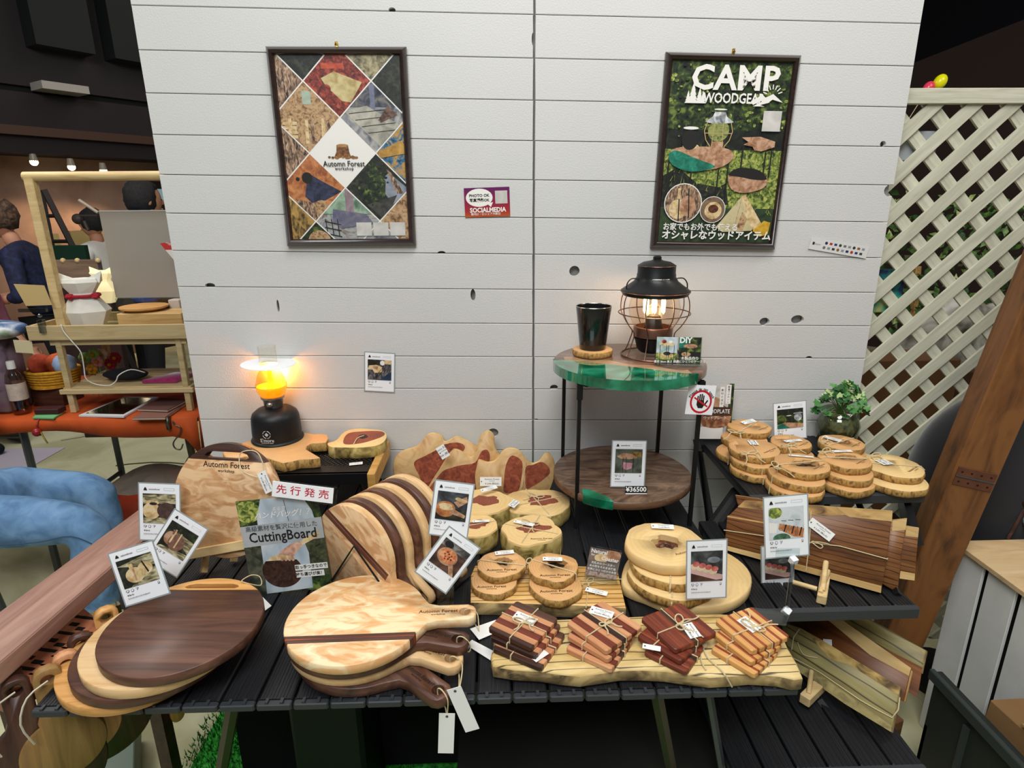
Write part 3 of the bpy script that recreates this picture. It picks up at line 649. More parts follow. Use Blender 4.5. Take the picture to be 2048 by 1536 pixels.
def price_tag(label, p, rz=0, w_=.040, h_=.013, lines=True, tilt=0, roll=0, price=True, group=None, th=.0006, parent=None):
    """printed paper tag lying at p; rz turns it on its surface"""
    mw = MX.Translation(p) @ MX.Rotation(rz, 4, 'Z') @ MX.Rotation(tilt, 4, 'X') @ MX.Rotation(roll, 4, 'Y')
    e = emp('price_tag', label, 'tag', mw=mw, group=group, parent=parent) if label else None
    if not label:
        e = bpy.data.objects.new('price_tag', None); COL.objects.link(e); e.parent = parent; e.matrix_local = mw
    key = ('tagmesh', w_, h_)
    if key not in _TX: _TX[key] = G().box((0, 0, th/2), (w_, h_, th)).mesh('card', tagp)
    ob('card', _TX[key], None, e)
    ky = ('eye',)
    if ky not in _TX: _TX[ky] = G().lathe([(.0014, 0), (.0016, .0004), (.0010, .0005)], 10).mesh('eyelet', grey_m)
    ob('eyelet', _TX[ky], None, e, loc=(-w_/2+.004, 0, th))
    if lines:
        text('Automn Forest', h_*.26, inkK, e, (w_*.05, h_*.26, th+.0002), name='lettering'); text('workshop', h_*.15, inkK, e, (w_*.05, h_*.06, th+.0002))
        if price: text('¥ 3,300 (税込み)', h_*.22, inkK, e, (w_*.06, -h_*.24, th+.0002), bold=.01)
    return e

def bow(g, c, r=.012, rz=0, t=.0011, up=V((0, 0, 1)), x=V((1, 0, 0)), tails=.025, hang=.0):
    """a bow: two loops and two tails round c"""
    c = V(c); up = V(up).normalized(); x = V(x); x = (x-up*x.dot(up)).normalized(); y = up.cross(x)
    x, y = x*math.cos(rz)+y*math.sin(rz), y*math.cos(rz)-x*math.sin(rz)
    for s_ in (-1, 1):
        pts = []
        for i in range(13):
            a = PI*2*i/12; pts.append(c+x*s_*r*(1-math.cos(a))*.8+y*r*.55*math.sin(a)+up*(r*.35*(1-math.cos(a))*.5+t))
        g.tube(pts, t, 5, cap=False)
        q = [c+up*t, c+x*s_*tails*.35-y*tails*.3+up*(t*2), c+x*s_*tails*.5-y*tails*.75+up*(t-hang*.5), c+x*s_*tails*.8-y*tails*1.05+up*(t-hang)]
        g.tube(cat_mull(q, 3, False), t, 5)
    g.ball(c+up*t, t*2.2, 8, 5); return g

# ------------------------------------------------------------------ photo cards (square picture under a little header)
def thing_scene(a, kind, m0=None):
    """what each picture shows, in a 1 x 1 field that starts at v=.16"""
    U0, V0_, U1, V1 = .09, .17, .91, .70
    u = lambda x: U0+(U1-U0)*x
    v = lambda y: (V0_+(V1-V0_)*y)*a.uh
    win = [(U0, V0_*a.uh), (U1, V0_*a.uh), (U1, V1*a.uh), (U0, V1*a.uh)]
    P = lambda pts, m: a.poly([(u(x), v(y)) for x, y in pts], m, win)
    D = lambda x, y, r, m, r2=None: a.poly(ell(u(x), v(y), r*(U1-U0), (r2 or r)*(V1-V0_)*a.uh, 22), m, win)
    R = lambda x0, y0, x1, y1, m: P([(x0, y0), (x1, y0), (x1, y1), (x0, y1)], m)
    log = P_('oldlog', ['#3f3a2a', '#77704f', '#a8a07a', '#c9c2a0'], 60, sx=.35)
    if kind == 'logs_two':
        R(0, 0, 1, 1, pdark); P([(0, .05), (1, 0), (1, .32), (0, .35)], log); P([(0, .82), (1, .78), (1, 1), (0, 1)], log); D(.26, .58, .27, plight, .28); D(.3, .3, .2, plight, .08); D(.32, .34, .12, pdark, .05); D(.72, .56, .29, P_('wal', ['#3c2a24', '#57413a'], 40), .27)
    elif kind == 'logs_dark':
        R(0, 0, 1, 1, pdark); P([(0, 0), (.5, 0), (1, .3), (1, .12), (.2, .0)], pgrn); P([(.2, .25), (1, .32), (1, .75), (.5, .5)], log); P([(.1, .9), (1, .78), (1, 1), (0, 1)], log); D(.27, .55, .22, pwood, .24); D(.5, .6, .27, P_('wal2', ['#6a463a', '#8a6354'], 40), .28); R(.28, .2, .34, .7, plight); R(.5, .24, .545, .78, plight); R(.24, .22, .3, .4, P_('wal2', [], 1)); 
    elif kind == 'logs_light':
        R(0, 0, 1, 1, pdark); P([(.0, .2), (1, 0), (1, .45), (.3, .3)], log); P([(.4, .85), (1, .5), (1, 1), (.2, 1)], log); D(.4, .62, .26, plight, .27); D(.72, .48, .21, plight, .22); R(.37, .22, .42, .82, pwood); P([(.66, .22), (.7, .2), (.8, .62), (.76, .66)], inkK); R(.3, .2, .4, .4, plight)
    elif kind == 'grill':
        R(0, 0, 1, 1, P_('grill', ['#17181d', '#4b4a50', '#8a8680'], 24, sx=3)); P([(0, .0), (.5, 0), (.5, .25), (0, .3)], pdark); P([(.05, .3), (.35, .25), (.6, .35), (.62, .6), (.3, .66), (.2, .5), (0, .5)], plight); P([(.2, .35), (.45, .32), (.4, .5), (.25, .45)], pwood); P([(.5, 1), (1, .55), (1, 1)], P_('navyblue', ['#16293f', '#244060'], 10)); D(.62, .15, .1, inkW, .12); R(.7, 0, 1, .2, plight)
        for q in range(5): P([(.3+.1*q, .9), (.32+.1*q, .9), (.62+.1*q, .4), (.6+.1*q, .4)], inkK)
    elif kind == 'dogs':
        R(0, 0, 1, 1, P_('smoky', ['#1a1b1e', '#3a3c42', '#6c747c'], 14)); P([(.0, .5), (1, .62), (1, 1), (0, 1)], pdark); D(.3, .62, .33, por, .28); P([(.5, .55), (.98, .78), (.95, .88), (.45, .75)], pwood); D(.3, .5, .22, plight, .09); D(.33, .58, .22, plight, .08); P([(.55, .35), (.95, .1), (1, .3), (.72, .52)], pwood)
        for q in range(3): D(.68+.1*q, .22+.03*q, .1, plight, .06)
    elif kind == 'pizza':
        R(0, 0, 1, 1, P_('tablebrown', ['#2b1d17', '#4e3429', '#6a4a3c'], 22)); R(0, 0, 1, .26, P_('kitchen', ['#17161a', '#5a5552', '#b9b3aa'], 18)); D(.24, .14, .16, inkK, .12); D(.42, .52, .36, pwood, .3); D(.42, .5, .3, P_('cheese', ['#b5532c', '#d88a58', '#e8b184'], 50), .24); P([(.6, .72), (.75, .66), (.98, 1), (.8, 1)], pwood)
        for q in range(9): t_ = q*2.4; D(.42+.18*math.cos(t_)*(.4+.07*q), .5+.15*math.sin(t_)*(.4+.07*q), .035, pred)
    elif kind == 'stool':
        R(0, 0, 1, 1, P_('lawnd', ['#32382f', '#4e5648', '#636a5c'], 18)); P([(.05, .3), (.3, .16), (.6, .2), (.85, .25), (.8, .38), (.5, .42), (.2, .4)], pwood); P([(.5, .1), (.95, .12), (.98, .35), (.75, .3)], pyel if False else P_('honey', ['#3a2a16', '#a5803c'], 30)); P([(.3, .55), (.65, .58), (.62, .8), (.42, .88), (.25, .75)], P_('pinkw', ['#a8707a', '#cf9aa0'], 30))
        for x in (.28, .4, .66): R(x, .35, x+.02, .98, inkK)
    elif kind == 'rolls':
        R(0, 0, 1, 1, P_('dim', ['#141517', '#3b3f3f', '#6d7370'], 16)); P([(0, .6), (1, .86), (1, 1), (0, 1)], P_('brownwood', ['#38241c', '#5d4034'], 22)); P([(0, .58), (.2, .6), (1, .8), (.98, .95), (.8, .97), (0, .72)], P_('pinkboard', ['#c39a92', '#dab8ae'], 10)); D(.72, .3, .2, P_('plategrey', ['#5c6468', '#a2aaac'], 10), .1)
        for q in range(4): D(.1+.2*q, .5+.06*q, .13, P_('bread', ['#c9b48a', '#e0d2ae'], 30), .1); D(.16+.2*q, .42+.06*q, .11, P_('ham', ['#a83c3c', '#d07a70'], 40), .09)
    elif kind == 'coasters':
        R(0, 0, 1, 1, P_('whiteroom', ['#b4bcc0', '#d5dadc', '#c3c8cb'], 10)); D(.18, .16, .2, pgrass, .18); D(.35, .98, .25, P_('leaves', ['#2c4a34', '#5d8a68'], 40), .16); P([(0, .45), (.25, .5), (.2, .8), (0, .78)], inkW)
        P([(.3, .5), (1, .72), (.96, 1), (.7, .95), (.26, .68)], por)
        for q in range(6): P([(.36+.11*q, .52+.03*q), (.40+.11*q, .53+.03*q), (.33+.11*q, .74+.04*q), (.29+.11*q, .73+.04*q)], walnut2 if q % 2 else pbark)
        for q in range(3): a.line((u(.35+.2*q), v(.42)), (u(.5+.2*q), v(.44)), .012, inkK, win)
    elif kind == 'lantern':
        R(0, 0, 1, 1, pgrn); R(0, 0, 1, .3, pdark); P([(0, .8), (.3, .68), (1, .8), (1, 1), (0, 1)], pwood); P([(0, .82), (.2, .72), (.5, 1), (0, 1)], pteal); R(.35, .35, .55, .7, pdark); D(.45, .35, .1, inkW, .02); D(.8, .45, .15, chrome, .2); D(.8, .25, .18, chrome, .05)

def photo_card(label, foot, yaw, lean, roll, w_, kind, asp=1.45, sleeve=.0025, group='printed photo cards', stand=None, off=0):
    """foot: middle of the bottom edge; yaw 0 faces the viewer's side (-Y)"""
    h_ = w_*asp
    mw = MX.Translation(foot) @ MX.Rotation(yaw, 4, 'Z') @ MX.Rotation(PI/2-lean, 4, 'X') @ MX.Rotation(roll, 4, 'Z') @ MX.Translation((0, h_/2, 0))
    e = emp('photo_card', label, 'card', mw=mw, group=group)
    ob('card', G().box((0, 0, 0), (w_, h_, .0008)), paper, e)
    if sleeve: ob('sleeve', G().box((0, 0, 0), (w_+sleeve*2, h_+sleeve*2, .0006)), mat('sleeve_edge', '#9aa3a3', .2), e)
    a = Art(e, w_, h_, 1, asp, .0013)
    grey = mat('ink_grey', '#55585c', .6); pale = mat('ink_pale', '#b5c4c8', .6)
    a.poly([(.11, .115*asp), (.13, .075*asp), (.155, .055*asp), (.18, .075*asp), (.20, .115*asp)], inkK)
    a.txt('automnforest', .38, .09*asp, .05, grey, bold=.02)
    for p, q in (((.62, .065), (.88, .065)), ((.62, .105), (.88, .105)), ((.62, .065), (.62, .105)), ((.88, .065), (.88, .105))): a.line((p[0], p[1]*asp), (q[0], q[1]*asp), .006, pale)
    thing_scene(a, kind)
    y = .755*asp
    a.poly([(.10, y-.018), (.125, y-.032), (.14, y-.02), (.155, y-.032), (.18, y-.018), (.17, y+.012), (.14, y+.035), (.11, y+.012)], grey); a.poly([(.115, y-.016), (.128, y-.022), (.14, y-.008), (.152, y-.022), (.166, y-.016), (.158, y+.006), (.14, y+.022), (.122, y+.006)], paper)
    a.disc(.25, y, .034, grey); a.disc(.25, y, .025, paper); a.poly([(.33, y-.03), (.40, y-.03), (.355, y+.03), (.355, y-.005)], grey); a.poly([(.345, y-.02), (.38, y-.02), (.36, y+.005)], paper)
    a.rect(.845, y-.03, .885, y+.025, grey); a.rect(.853, y-.022, .877, y+.008, paper)
    a.disc(.12, .83*asp, .014, inkK); a.txt('like by', .2, .83*asp, .042, inkK, bold=.03)
    a.txt('handmade #wood #cuttingboard', .1, .89*asp, .04, grey, align='LEFT', bold=.01, sx=.95); a.done('picture')
    return e
# ================================================================== TABLES
# black slatted roll-top table
e = emp('slatted_table', 'long black roll-top table of ribbed slats carrying the wooden boards', 'table', (0, 0, 0))
xl = Pz(80, 1397, T).x; xr = Pz(1606, 1385, T).x; yf = Pz(800, 1390, T).y; ybk = -.02; n = 21; wS = (xr-xl)/n
for i in range(n):
    x = xl+wS*(i+.5); g = G(); ww = wS-.0045
    pr = [(-ww/2, -.010), (-ww/2, -.002), (-ww/2+.003, 0), (ww/2-.003, 0), (ww/2, -.002), (ww/2, -.010), (ww/2-.012, -.016), (-ww/2+.012, -.016)]
    vs = [V((0, a_, z)) for a_, z in pr]; L_ = ybk-yf
    # local X runs along the slat
    g.add([V((-L_/2, v_.y, v_.z)) for v_ in vs]+[V((L_/2, v_.y, v_.z)) for v_ in vs], [tuple(range(8)), tuple(range(15, 7, -1))]+[(j, 8+j, 8+(j+1) % 8, (j+1) % 8) for j in range(8)])
    for q in range(9): g.box((0, -ww/2+.006+q*(ww-.012)/8, .0003), (L_, .0016, .0007))
    ob('slat', g, slatm, e, (x, (yf+ybk)/2, T-.0007), (0, 0, PI/2))
g = G()
for i in range(n+1):
    x = xl+wS*i
    if i < n: g.box((x+wS/2, yf-.005, T-.0085), (wS*.95, .012, .0125), bev=.0025)
    if i < n: g.box((x+wS/2-.012, yf-.004, T-.0005), (.005, .010, .003)).box((x+wS/2+.012, yf-.004, T-.0005), (.005, .010, .003))
ob('end_caps', g, mat('cap_grey', '#2c3034', .5), e, kind='stuff')
ob('side_rail', G().box(((xl+xr)/2, yf+.03, T-.027), (xr-xl-.04, .022, .02)), blackm, e); ob('side_rail', G().box(((xl+xr)/2, ybk-.04, T-.027), (xr-xl-.04, .022, .02)), blackm, e)
for (px, py, qx, qy) in ((468, 1402, 440, 1560), (1310, 1388, 1345, 1560)):
    a_ = Py(px, py, yf+.03); b_ = Py(qx, qy, yf+.10); d = (b_-a_); b_ = a_+d*((a_.z-.0)/(a_.z-b_.z)); a_.z = T-.03
    ob('leg', G().tube([a_, b_], .012, 6), legm, e)
for (px, py, qx, qy) in ((1394, 1388, 1432, 1560),):
    a_ = Py(px, py, yf+.12); b_ = Py(qx, qy, yf+.10); d = (b_-a_); b_ = a_+d*(a_.z/(a_.z-b_.z)); a_.z = T-.03
    ob('leg', G().tube([a_, b_], .008, 6), grey_m, e)
ob('leg', G().tube([(xl+.3, ybk-.06, T-.03), (xl+.26, ybk-.1, 0)], .012, 6), legm, e); ob('leg', G().tube([(xr-.3, ybk-.06, T-.03), (xr-.26, ybk-.1, 0)], .012, 6), legm, e)
# below the table
turf = emp('artificial_turf', 'bright green artificial turf mat on the floor under the table', 'mat')
tm = blot('turf_green', ['#0c5a12', '#1f8a22', '#3fb63c'], 90, .9, 6); zt = .0
ob('backing', G().box((-.24, -.52, .008), (1.42, 1.05, .016)), tm, turf)
g = G(); random.seed(2)
for i in range(9000):
    p = V((random.uniform(-.98, -.35), random.uniform(-.62, -.02), .016)) if i % 6 else V((random.uniform(-.3, .46), random.uniform(-1, -.1), .016))
    d = V((random.uniform(-.008, .008), random.uniform(-.008, .008), random.uniform(.012, .022))); s_ = V((random.uniform(-1, 1), random.uniform(-1, 1), 0)).normalized()*.0022
    g.add([p-s_, p+s_, p+d], [(0, 1, 2)])
ob('blades', g, tm, turf, kind='stuff')
e = emp('storage_box', 'black lidded storage box standing on the turf behind the left table leg', 'box', (-.50, -.42, .018))
ob('body', G().box((0, 0, .22), (.16, .3, .44), bev=.01), mat('box_black', '#070809', .6), e); ob('lid', G().box((0, 0, .45), (.17, .31, .02), bev=.006), blackp, e)
e = emp('gear_box', 'long dark container with grey corner latches below the middle of the table', 'box', (.12, -.60, .018))
ob('body', G().box((0, 0, .16), (.62, .34, .30), bev=.01), mat('box_charcoal', '#14150f', .6), e); ob('lid', G().box((0, 0, .325), (.64, .36, .03), bev=.008), mat('box_lid', '#20211b', .55), e)
for s_ in (-1, 1): ob('latch', G().box((s_*.22, -.182, .30), (.05, .012, .05), bev=.002), grey_m, e)
bx0, bx1 = Py(478, 1450, -.38).x, Py(1300, 1450, -.38).x
ob('black_cloth', G().box(((bx0+bx1)/2, -.38, .35), (bx1-bx0, .02, .62)).wob(.006, 5), mat('cloth_black', '#050506', .95), loc=(0, 0, 0), label='black cloth under the table behind the containers, widened to darken the space', cat='cloth')  # cloth widened so its black stands in for the shade under the table

# round side table with a green resin top
zt1 = T+.398; zt2 = T+.097
c1 = (Py(1107, 722, -.20)+Py(1407, 722, -.20))/2
yc = -.212
c1 = V((Py(1257, 722, yc).x, yc, zt1)); R1 = .187
e = emp('side_table', 'round two-tier side table with a walnut and green resin top on black legs', 'table', (c1.x, c1.y, T))
random.seed(11)
resin = blot('green_resin', ['#02402c', '#0a6b4a', '#2c9470', '#7fb996'], 9, .07, 7, 1.6, pos=(.3, .75), coat=1)
def disk_out(R, amp, seed, n=72, flat=0):
    return [(R*(1+amp*NZ.noise(V((math.cos(t)*1.3, math.sin(t)*1.3, seed))))*math.cos(t), R*(1+amp*NZ.noise(V((math.cos(t)*1.3, math.sin(t)*1.3, seed))))*math.sin(t)) for t in [2*PI*i/n for i in range(n)]]
o1 = disk_out(R1, .01, 1)
walnut_t = wood('walnut_slab', ['#4a3228', '#6d4e3e', '#93705a'], 4, 14, .32, coat=.4, dist=2)
lip = wood('walnut_sap', ['#8e6b50', '#b08c6c', '#c9a684'], 4, 14, .35, coat=.4)
# boundary between the wood and the resin, from the picture
bp = [Pz(x, y, zt1) for x, y in ((1095, 718), (1130, 721), (1160, 724), (1190, 727), (1225, 730), (1260, 734), (1300, 739), (1345, 745), (1385, 748), (1420, 752))]
bl = [(p.x-c1.x, p.y-c1.y) for p in bp]
g = G().prism(o1, -.022, 0, .003); ob('wooden_top', g, walnut_t, e, (0, 0, zt1-T), smooth=50)
pc = [p for p in clip(o1, [(bl[0][0], bl[0][1]), (bl[-1][0], bl[-1][1]), (.5, -.6), (-.5, -.6)])]
# resin outline: the boundary wave, then round the rim
rim = [(R1*1.003*math.cos(t), R1*1.003*math.sin(t)) for t in [math.atan2(bl[0][1]+.0, -R1) + 0]]
import bisect
def ang(p): return math.atan2(p[1], p[0]) % (2*PI)
inside = [p for p in bl if math.hypot(*p) < R1*1.0]
a0 = ang(inside[0]); a1 = ang(inside[-1]); a1 = a1 if a1 > a0 else a1+2*PI
arc = [(R1*1.004*math.cos(a0+(a1-a0)*i/40), R1*1.004*math.sin(a0+(a1-a0)*i/40)) for i in range(-1, 42)]
wav = [(p.x, p.y) for p in cat_mull([(*p, 0) for p in inside], 3, False)]
ob('resin', G().prism(arc+wav[::-1], -.0225, .0012, 0), resin, e, (0, 0, zt1-T), smooth=50)
lipw = [(p[0], p[1]+.035+.01*math.sin(i*.9)) for i, p in enumerate(wav)]
lp = [p for p in wav+lipw[::-1] if math.hypot(*p) < R1*.998]
ob('pale_sapwood', G().prism(lp, -.001, .0006, 0), lip, e, (0, 0, zt1-T))
c2 = V((Py(1242, 945, yc).x, yc, zt2)); R2 = .177
o2 = disk_out(R2, .02, 4); lo = V((c2.x-c1.x, 0, zt2-T))
ob('lower_shelf', G().prism(o2, -.020, 0, .002, 0, 1), [wood('walnut_shelf', ['#37261f', '#55402f', '#6f5644', '#8a6e58'], 6, 18, .4, dist=3), wood('walnut_edge', ['#4d3423', '#7a5a3e'], 4, 60, .6)], e, lo, smooth=50)
gp = [Pz(x, y, zt2) for x, y in ((1164, 978), (1180, 980), (1195, 986), (1212, 993), (1228, 1003), (1218, 1012), (1207, 1021), (1188, 1020), (1170, 1013))]
ob('resin_inlay', G().prism([(p.x, p.y) for p in clip([(p.x-c2.x, p.y-yc) for p in gp], [(x*1.003, y*1.003) for x, y in o2])], -.0208, .0008), resin, e, lo)
zl = zt1-T-.022
for (px, py, rr) in ((1127, 830, .88), (1156, 900, .9), (1318, 850, .88), (1397, 840, .9)):
    front = px in (1156, 1397); p = Py(px, py, yc+(-.115 if front else .12)); q = V((p.x-c1.x, p.y-c1.y, 0))
    ob('leg', G().box((q.x, q.y, zl/2), (.009, .009, zl)), blackm, e)
    g = G().box((q.x*.82, q.y*.82, zl-.006), (.05, .03, .006), MX.Rotation(math.atan2(q.y, q.x), 3, 'Z')).box((q.x, q.y, zl-.02), (.014, .014, .04)); ob('bracket', g, blackm, e)

# grill-top camp table at the left
zg = T+.117
A1, A2 = Pz(300, 948, zg), Pz(736, 947, zg); B2 = Pz(783, 882, zg)
gx0, gx1 = -.71, A2.x; gy0, gy1 = A2.y, -.03
e = emp('grill_table', 'low black mesh-topped camp table with a pale wooden end', 'table', (gx0, gy0, T)); W_, D_ = gx1-gx0, gy1-gy0
g = G().box((W_/2, .006, .117-.015), (W_, .012, .03)).box((W_/2, D_-.006, .117-.015), (W_, .012, .03)).box((W_/2, D_/2, .117-.002), (.001, .001, .001)).box((W_/2, .028, .117-.002), (W_, .05, .004))
ob('frame', g, blackm, e)
for s_ in (0, 1): ob('wooden_end', G().box(((W_+.009) if s_ else -.009, D_/2, .117-.018), (.020, D_+.02, .042), bev=.002), wood('oak_end', ['#a87a40', '#c2954f', '#d2a866'], 4, 40, .5), e)
g = G(); zz = .117-.003
i = 0
x = -.2
while x < W_+.2:
    for s_ in (1, -1):
        p0 = V((x, .05, zz)); p1 = V((x+s_*(D_-.055)*.8, D_-.005, zz))
        if 0 < p0.x < W_ or 0 < p1.x < W_:
            d = p1-p0; t0 = 0; t1 = 1
            if d.x: 
                ta, tb = (0-p0.x)/d.x, (W_-p0.x)/d.x; t0, t1 = max(0, min(ta, tb)), min(1, max(ta, tb))
            if t1 > t0: g.box(((p0+d*(t0+t1)/2)), ((d*(t1-t0)).length, .0016, .0016), MX.Rotation(math.atan2(d.y, d.x), 3, 'Z'))
    x += .0125
ob('wire_mesh', g, blackm, e, kind='stuff')
for sx in (.03, W_-.03):
    for sy in (.02, D_-.02): ob('leg', G().tube([(sx, sy, .10), (sx+(.015 if sx > .1 else -.015), sy, 0)], .004, 6), blackm, e)
# ================================================================== PADDLE BOARDS (round board with a handle)
TH = .0185
def paddle_out(R=.122, Lh=.089, wh=.042, n=52):
    a = .42; pts = [(R*math.cos(a+(2*PI-2*a)*i/n), R*math.sin(a+(2*PI-2*a)*i/n)) for i in range(n+1)]
    x1 = R+Lh; h = wh/2; c = .014
    tail = [(R+.004, -h-.006), (R+.022, -h), (x1-c, -h), (x1-c*.3, -h+c*.4), (x1, -h+c), (x1, h-c), (x1-c*.3, h-c*.4), (x1-c, h), (R+.022, h), (R+.004, h+.006)]
    return pts+tail
def paddle(m, stripe=None, mark=True, label='', group=None, R=.122, Lh=.089, wh=.042, markc=None, cat='cutting board', yo=-.062, sw=.020):
    e = emp('paddle_board', label, cat, group=group); out = paddle_out(R, Lh, wh)
    o = ob('board', G().prism(out, 0, TH, .0018), m, e, smooth=50)
    cut(o, [G().prism([(R+Lh-.020+.0105*math.cos(t*PI/8), .0105*math.sin(t*PI/8)) for t in range(16)], -.01, TH+.01)])
    if stripe:
        s_ = clip([(x*1.0012, y*1.0012) for x, y in out], [(-.3, yo-sw/2), (R*.9, yo-sw/2), (R*.9, yo+sw/2), (-.3, yo+sw/2)])
        ob('inlay', G().prism([(p.x, p.y) for p in s_], -.0002, TH+.0003, .0016), stripe, e)
        s2 = clip([(x*1.0018, y*1.0018) for x, y in out], [(-.3, yo-.0015), (R*.9, yo-.0015), (R*.9, yo+.003), (-.3, yo+.003)])
        ob('inlay', G().prism([(p.x, p.y) for p in s2], -.0003, TH+.0005, .0016), padauk, e)
    if mark: brandmark(e, (R+.022, .003, TH+.0003), .0112, 0, markc)
    return e
def hanging_tag(parent_name, p0, pts, tag_w, tag_h, label, face, upv):
    """blank swing tag on a loop of twine, hanging"""
# stack at the front centre, top one last
zb = [T, T+TH+.0005, T+2*(TH+.0005), T+3*(TH+.0005)]
spec = [  # material, label, centre pixel, handle-end pixel
    (walnut, 'walnut round paddle board, bottom of the front stack, its handle pointing lowest', (716, 1262), (893, 1392), None),
    (maple2, 'plain pale round paddle board, third from the top of the front stack', (712, 1252), (922, 1323), None),
    (walnut, 'walnut round paddle board, second from the top of the front stack', (707, 1240), (937, 1281), None),
    (maple, 'figured maple round paddle board with a red-brown inlay, top of the front stack', (708, 1231), (952, 1222), walnut)]
for i, (m, lab, c, h, st) in enumerate(spec):
    z = zb[i]; C_ = Pz(*c, z+TH); Hh = Pz(*h, z+TH); d = Hh-C_; rz = math.atan2(d.y, d.x)
    C_ = Hh-d.normalized()*(.122+.089)
    e = paddle(m, st, True, lab, 'round paddle boards stacked at the table front', markc=brand if m in (maple, maple2) else mat('burnt_dark', '#1c100b', .7), yo=-.058)
    e.location = (C_.x, C_.y, z); e.rotation_euler = (0, 0, rz)
    P4 = e
    hp_ = V((C_.x, C_.y, z))+V((math.cos(rz), math.sin(rz), 0))*(.122+.089-.020)
    g = G(); sd = V((math.cos(rz), math.sin(rz), 0))
    if i == 0: te = Py(893, 1430, yf-.020)
    elif i == 1: te = Py(916, 1384, yf-.020)
    elif i == 2: te = Pz(940, 1300, T+.035)
    else: te = Pz(958, 1262, T+.05)
    q = [hp_+V((0, 0, TH+.002)), hp_+sd*.010+V((0, 0, TH+.005)), hp_+sd*.022+V((0, 0, TH*.7)), te*.5+(hp_+sd*.024)*.5, te, te*.6+(hp_+sd*.018)*.4+V((0, 0, -.004)), hp_+sd*.014+V((0, 0, -.004)), hp_+V((0, 0, .006))]
    ml = (MX.Translation(e.location) @ MX.Rotation(rz, 4, 'Z')).inverted()
    ob('twine', G().tube([ml @ p for p in cat_mull(q, 4)], .0011, 5, True), twine, e)
    if i < 2:
        # blank swing tag hanging in front of the table
        cs = [(1756/4+440, 1152+1097/4), (1880/4+440, 1152+1100/4), (1868/4+440, 1152+1418/4), (1740/4+440, 1152+1416/4)] if i == 0 else [(904, 1378), (933, 1372), (948, 1457), (921, 1467)]
        P = [Pn(a, b, te+V((0, -.003, 0)), V((0, 1, 0))) for a, b in cs]; c = sum(P, V())/4; x = ((P[1]-P[0])+(P[2]-P[3])).normalized(); ww = ((P[1]-P[0]).length+(P[2]-P[3]).length)/2; hh = (P[3]-P[0]).length
        t_ = emp('swing_tag', ('long blank white tag hanging from the bottom walnut paddle handle', 'long blank white tag hanging from the plain pale paddle handle')[i], 'tag', mw=frame(c, (0, -1, 0), x), group='blank swing tags of the paddle boards')
        ob('card', G().box((0, 0, 0), (ww, hh, .0006)), mat('tag_white', '#f2f3f0', .5), t_); ob('eyelet', G().lathe([(.0022, 0), (.0024, .0005), (.0014, .0006)], 10), grey_m, t_, (0, hh/2-.006, .0003))
# blank tags lying right of the handles
for cs, lab in ((((940, 1258), (992, 1240), (1000, 1262), (958, 1280)), 'blank white tag lying behind the top coaster of the first bundle'), (((932, 1290), (944, 1280), (990, 1304), (986, 1324)), 'blank white tag lying left of the lowest coaster of the first bundle')):
    P = [Pz(a, b, T+.002) for a, b in cs]; c = sum(P, V())/4; o = ob('swing_tag', G().prism([(p.x-c.x, p.y-c.y) for p in P], 0, .0006), mat('tag_white', '#f2f3f0', .5), loc=c, label=lab, cat='tag', group='blank swing tags of the paddle boards')

# row of paddle boards standing in a wire rack
a31 = math.radians(34); nrm = V((-math.sin(a31), -math.cos(a31), 0)); nb = 7
RB = .102
top0 = Pz(698, 1006, T+2*RB); topn = Pz(812, 948, T+2*RB)
C0 = V((top0.x+.014, top0.y-.012, T+RB+.002)); Cn = V((topn.x+.008, topn.y-.012, T+RB+.002))
xdir0 = V((math.cos(a31), -math.sin(a31), 0))
row = [(curly, walnut, 'pale curly paddle board with dark inlay stripe, frontmost in the upright row'), (walnut, None, 'walnut paddle board, second in the upright row'), (maple2, None, 'plain maple paddle board, third in the upright row'),
       (wood('reddish_walnut', ['#3f241a', '#63402e', '#7d5540'], 3, 38, .42), None, 'reddish walnut paddle board, middle one of the upright row of seven'), (maple2, None, 'plain maple paddle board, fifth from the front in the upright row'), (walnut, None, 'walnut paddle board, second from the back in the upright row'), (maple2, None, 'plain maple paddle board, rearmost in the upright row')]
lean = math.radians(3)
for i, (m, st, lab) in enumerate(row):
    C_ = C0+(Cn-C0)*i/(nb-1)
    e = paddle(m, st, False, lab, 'paddle boards standing in the row', R=RB, Lh=.075, wh=.036, yo=.030, sw=.020)
    zz = (nrm*math.cos(lean)+V((0, 0, math.sin(lean)))).normalized()
    hd = xdir0*math.cos(math.radians(30))-V((0, 0, 1))*math.sin(math.radians(30))
    e.matrix_world = frame(C_, zz, hd)
    if i == 0:
        for c in e.children:
            if c.name.startswith('board'): c.data.materials.clear(); c.data.materials.append(curly)
        ob('rim', G().add(*[(lambda g: (g.v, g.f))(G().prism(paddle_out(RB*1.0006, .0751, .0362), .0022, TH-.0022))][0]), maple2, e)
# black wire rack under them
e = emp('wire_rack', 'black bent-wire rack with an inverted V holding the upright paddle boards', 'rack')
f0 = C0+nrm*.026; ap = Pn(708, 1092, f0, nrm); bl_ = Pn(664, 1160, f0, nrm); br_ = Pn(745, 1145, f0, nrm); dz_ = (T+.003); bl_ = ap+(bl_-ap)*((ap.z-dz_)/(ap.z-bl_.z)); br_ = ap+(br_-ap)*((ap.z-dz_)/(ap.z-br_.z))
e.location = (f0.x, f0.y, T); O = V((f0.x, f0.y, T)); bk_ = Cn-C0
ob('wire', G().tube([bl_-O, ap-O, br_-O], .0022, 6), blackm, e)
ob('wire', G().tube([bl_-O, bl_-O+bk_*1.2], .0022, 6), blackm, e); ob('wire', G().tube([br_-O, br_-O+bk_*1.2], .0022, 6), blackm, e)

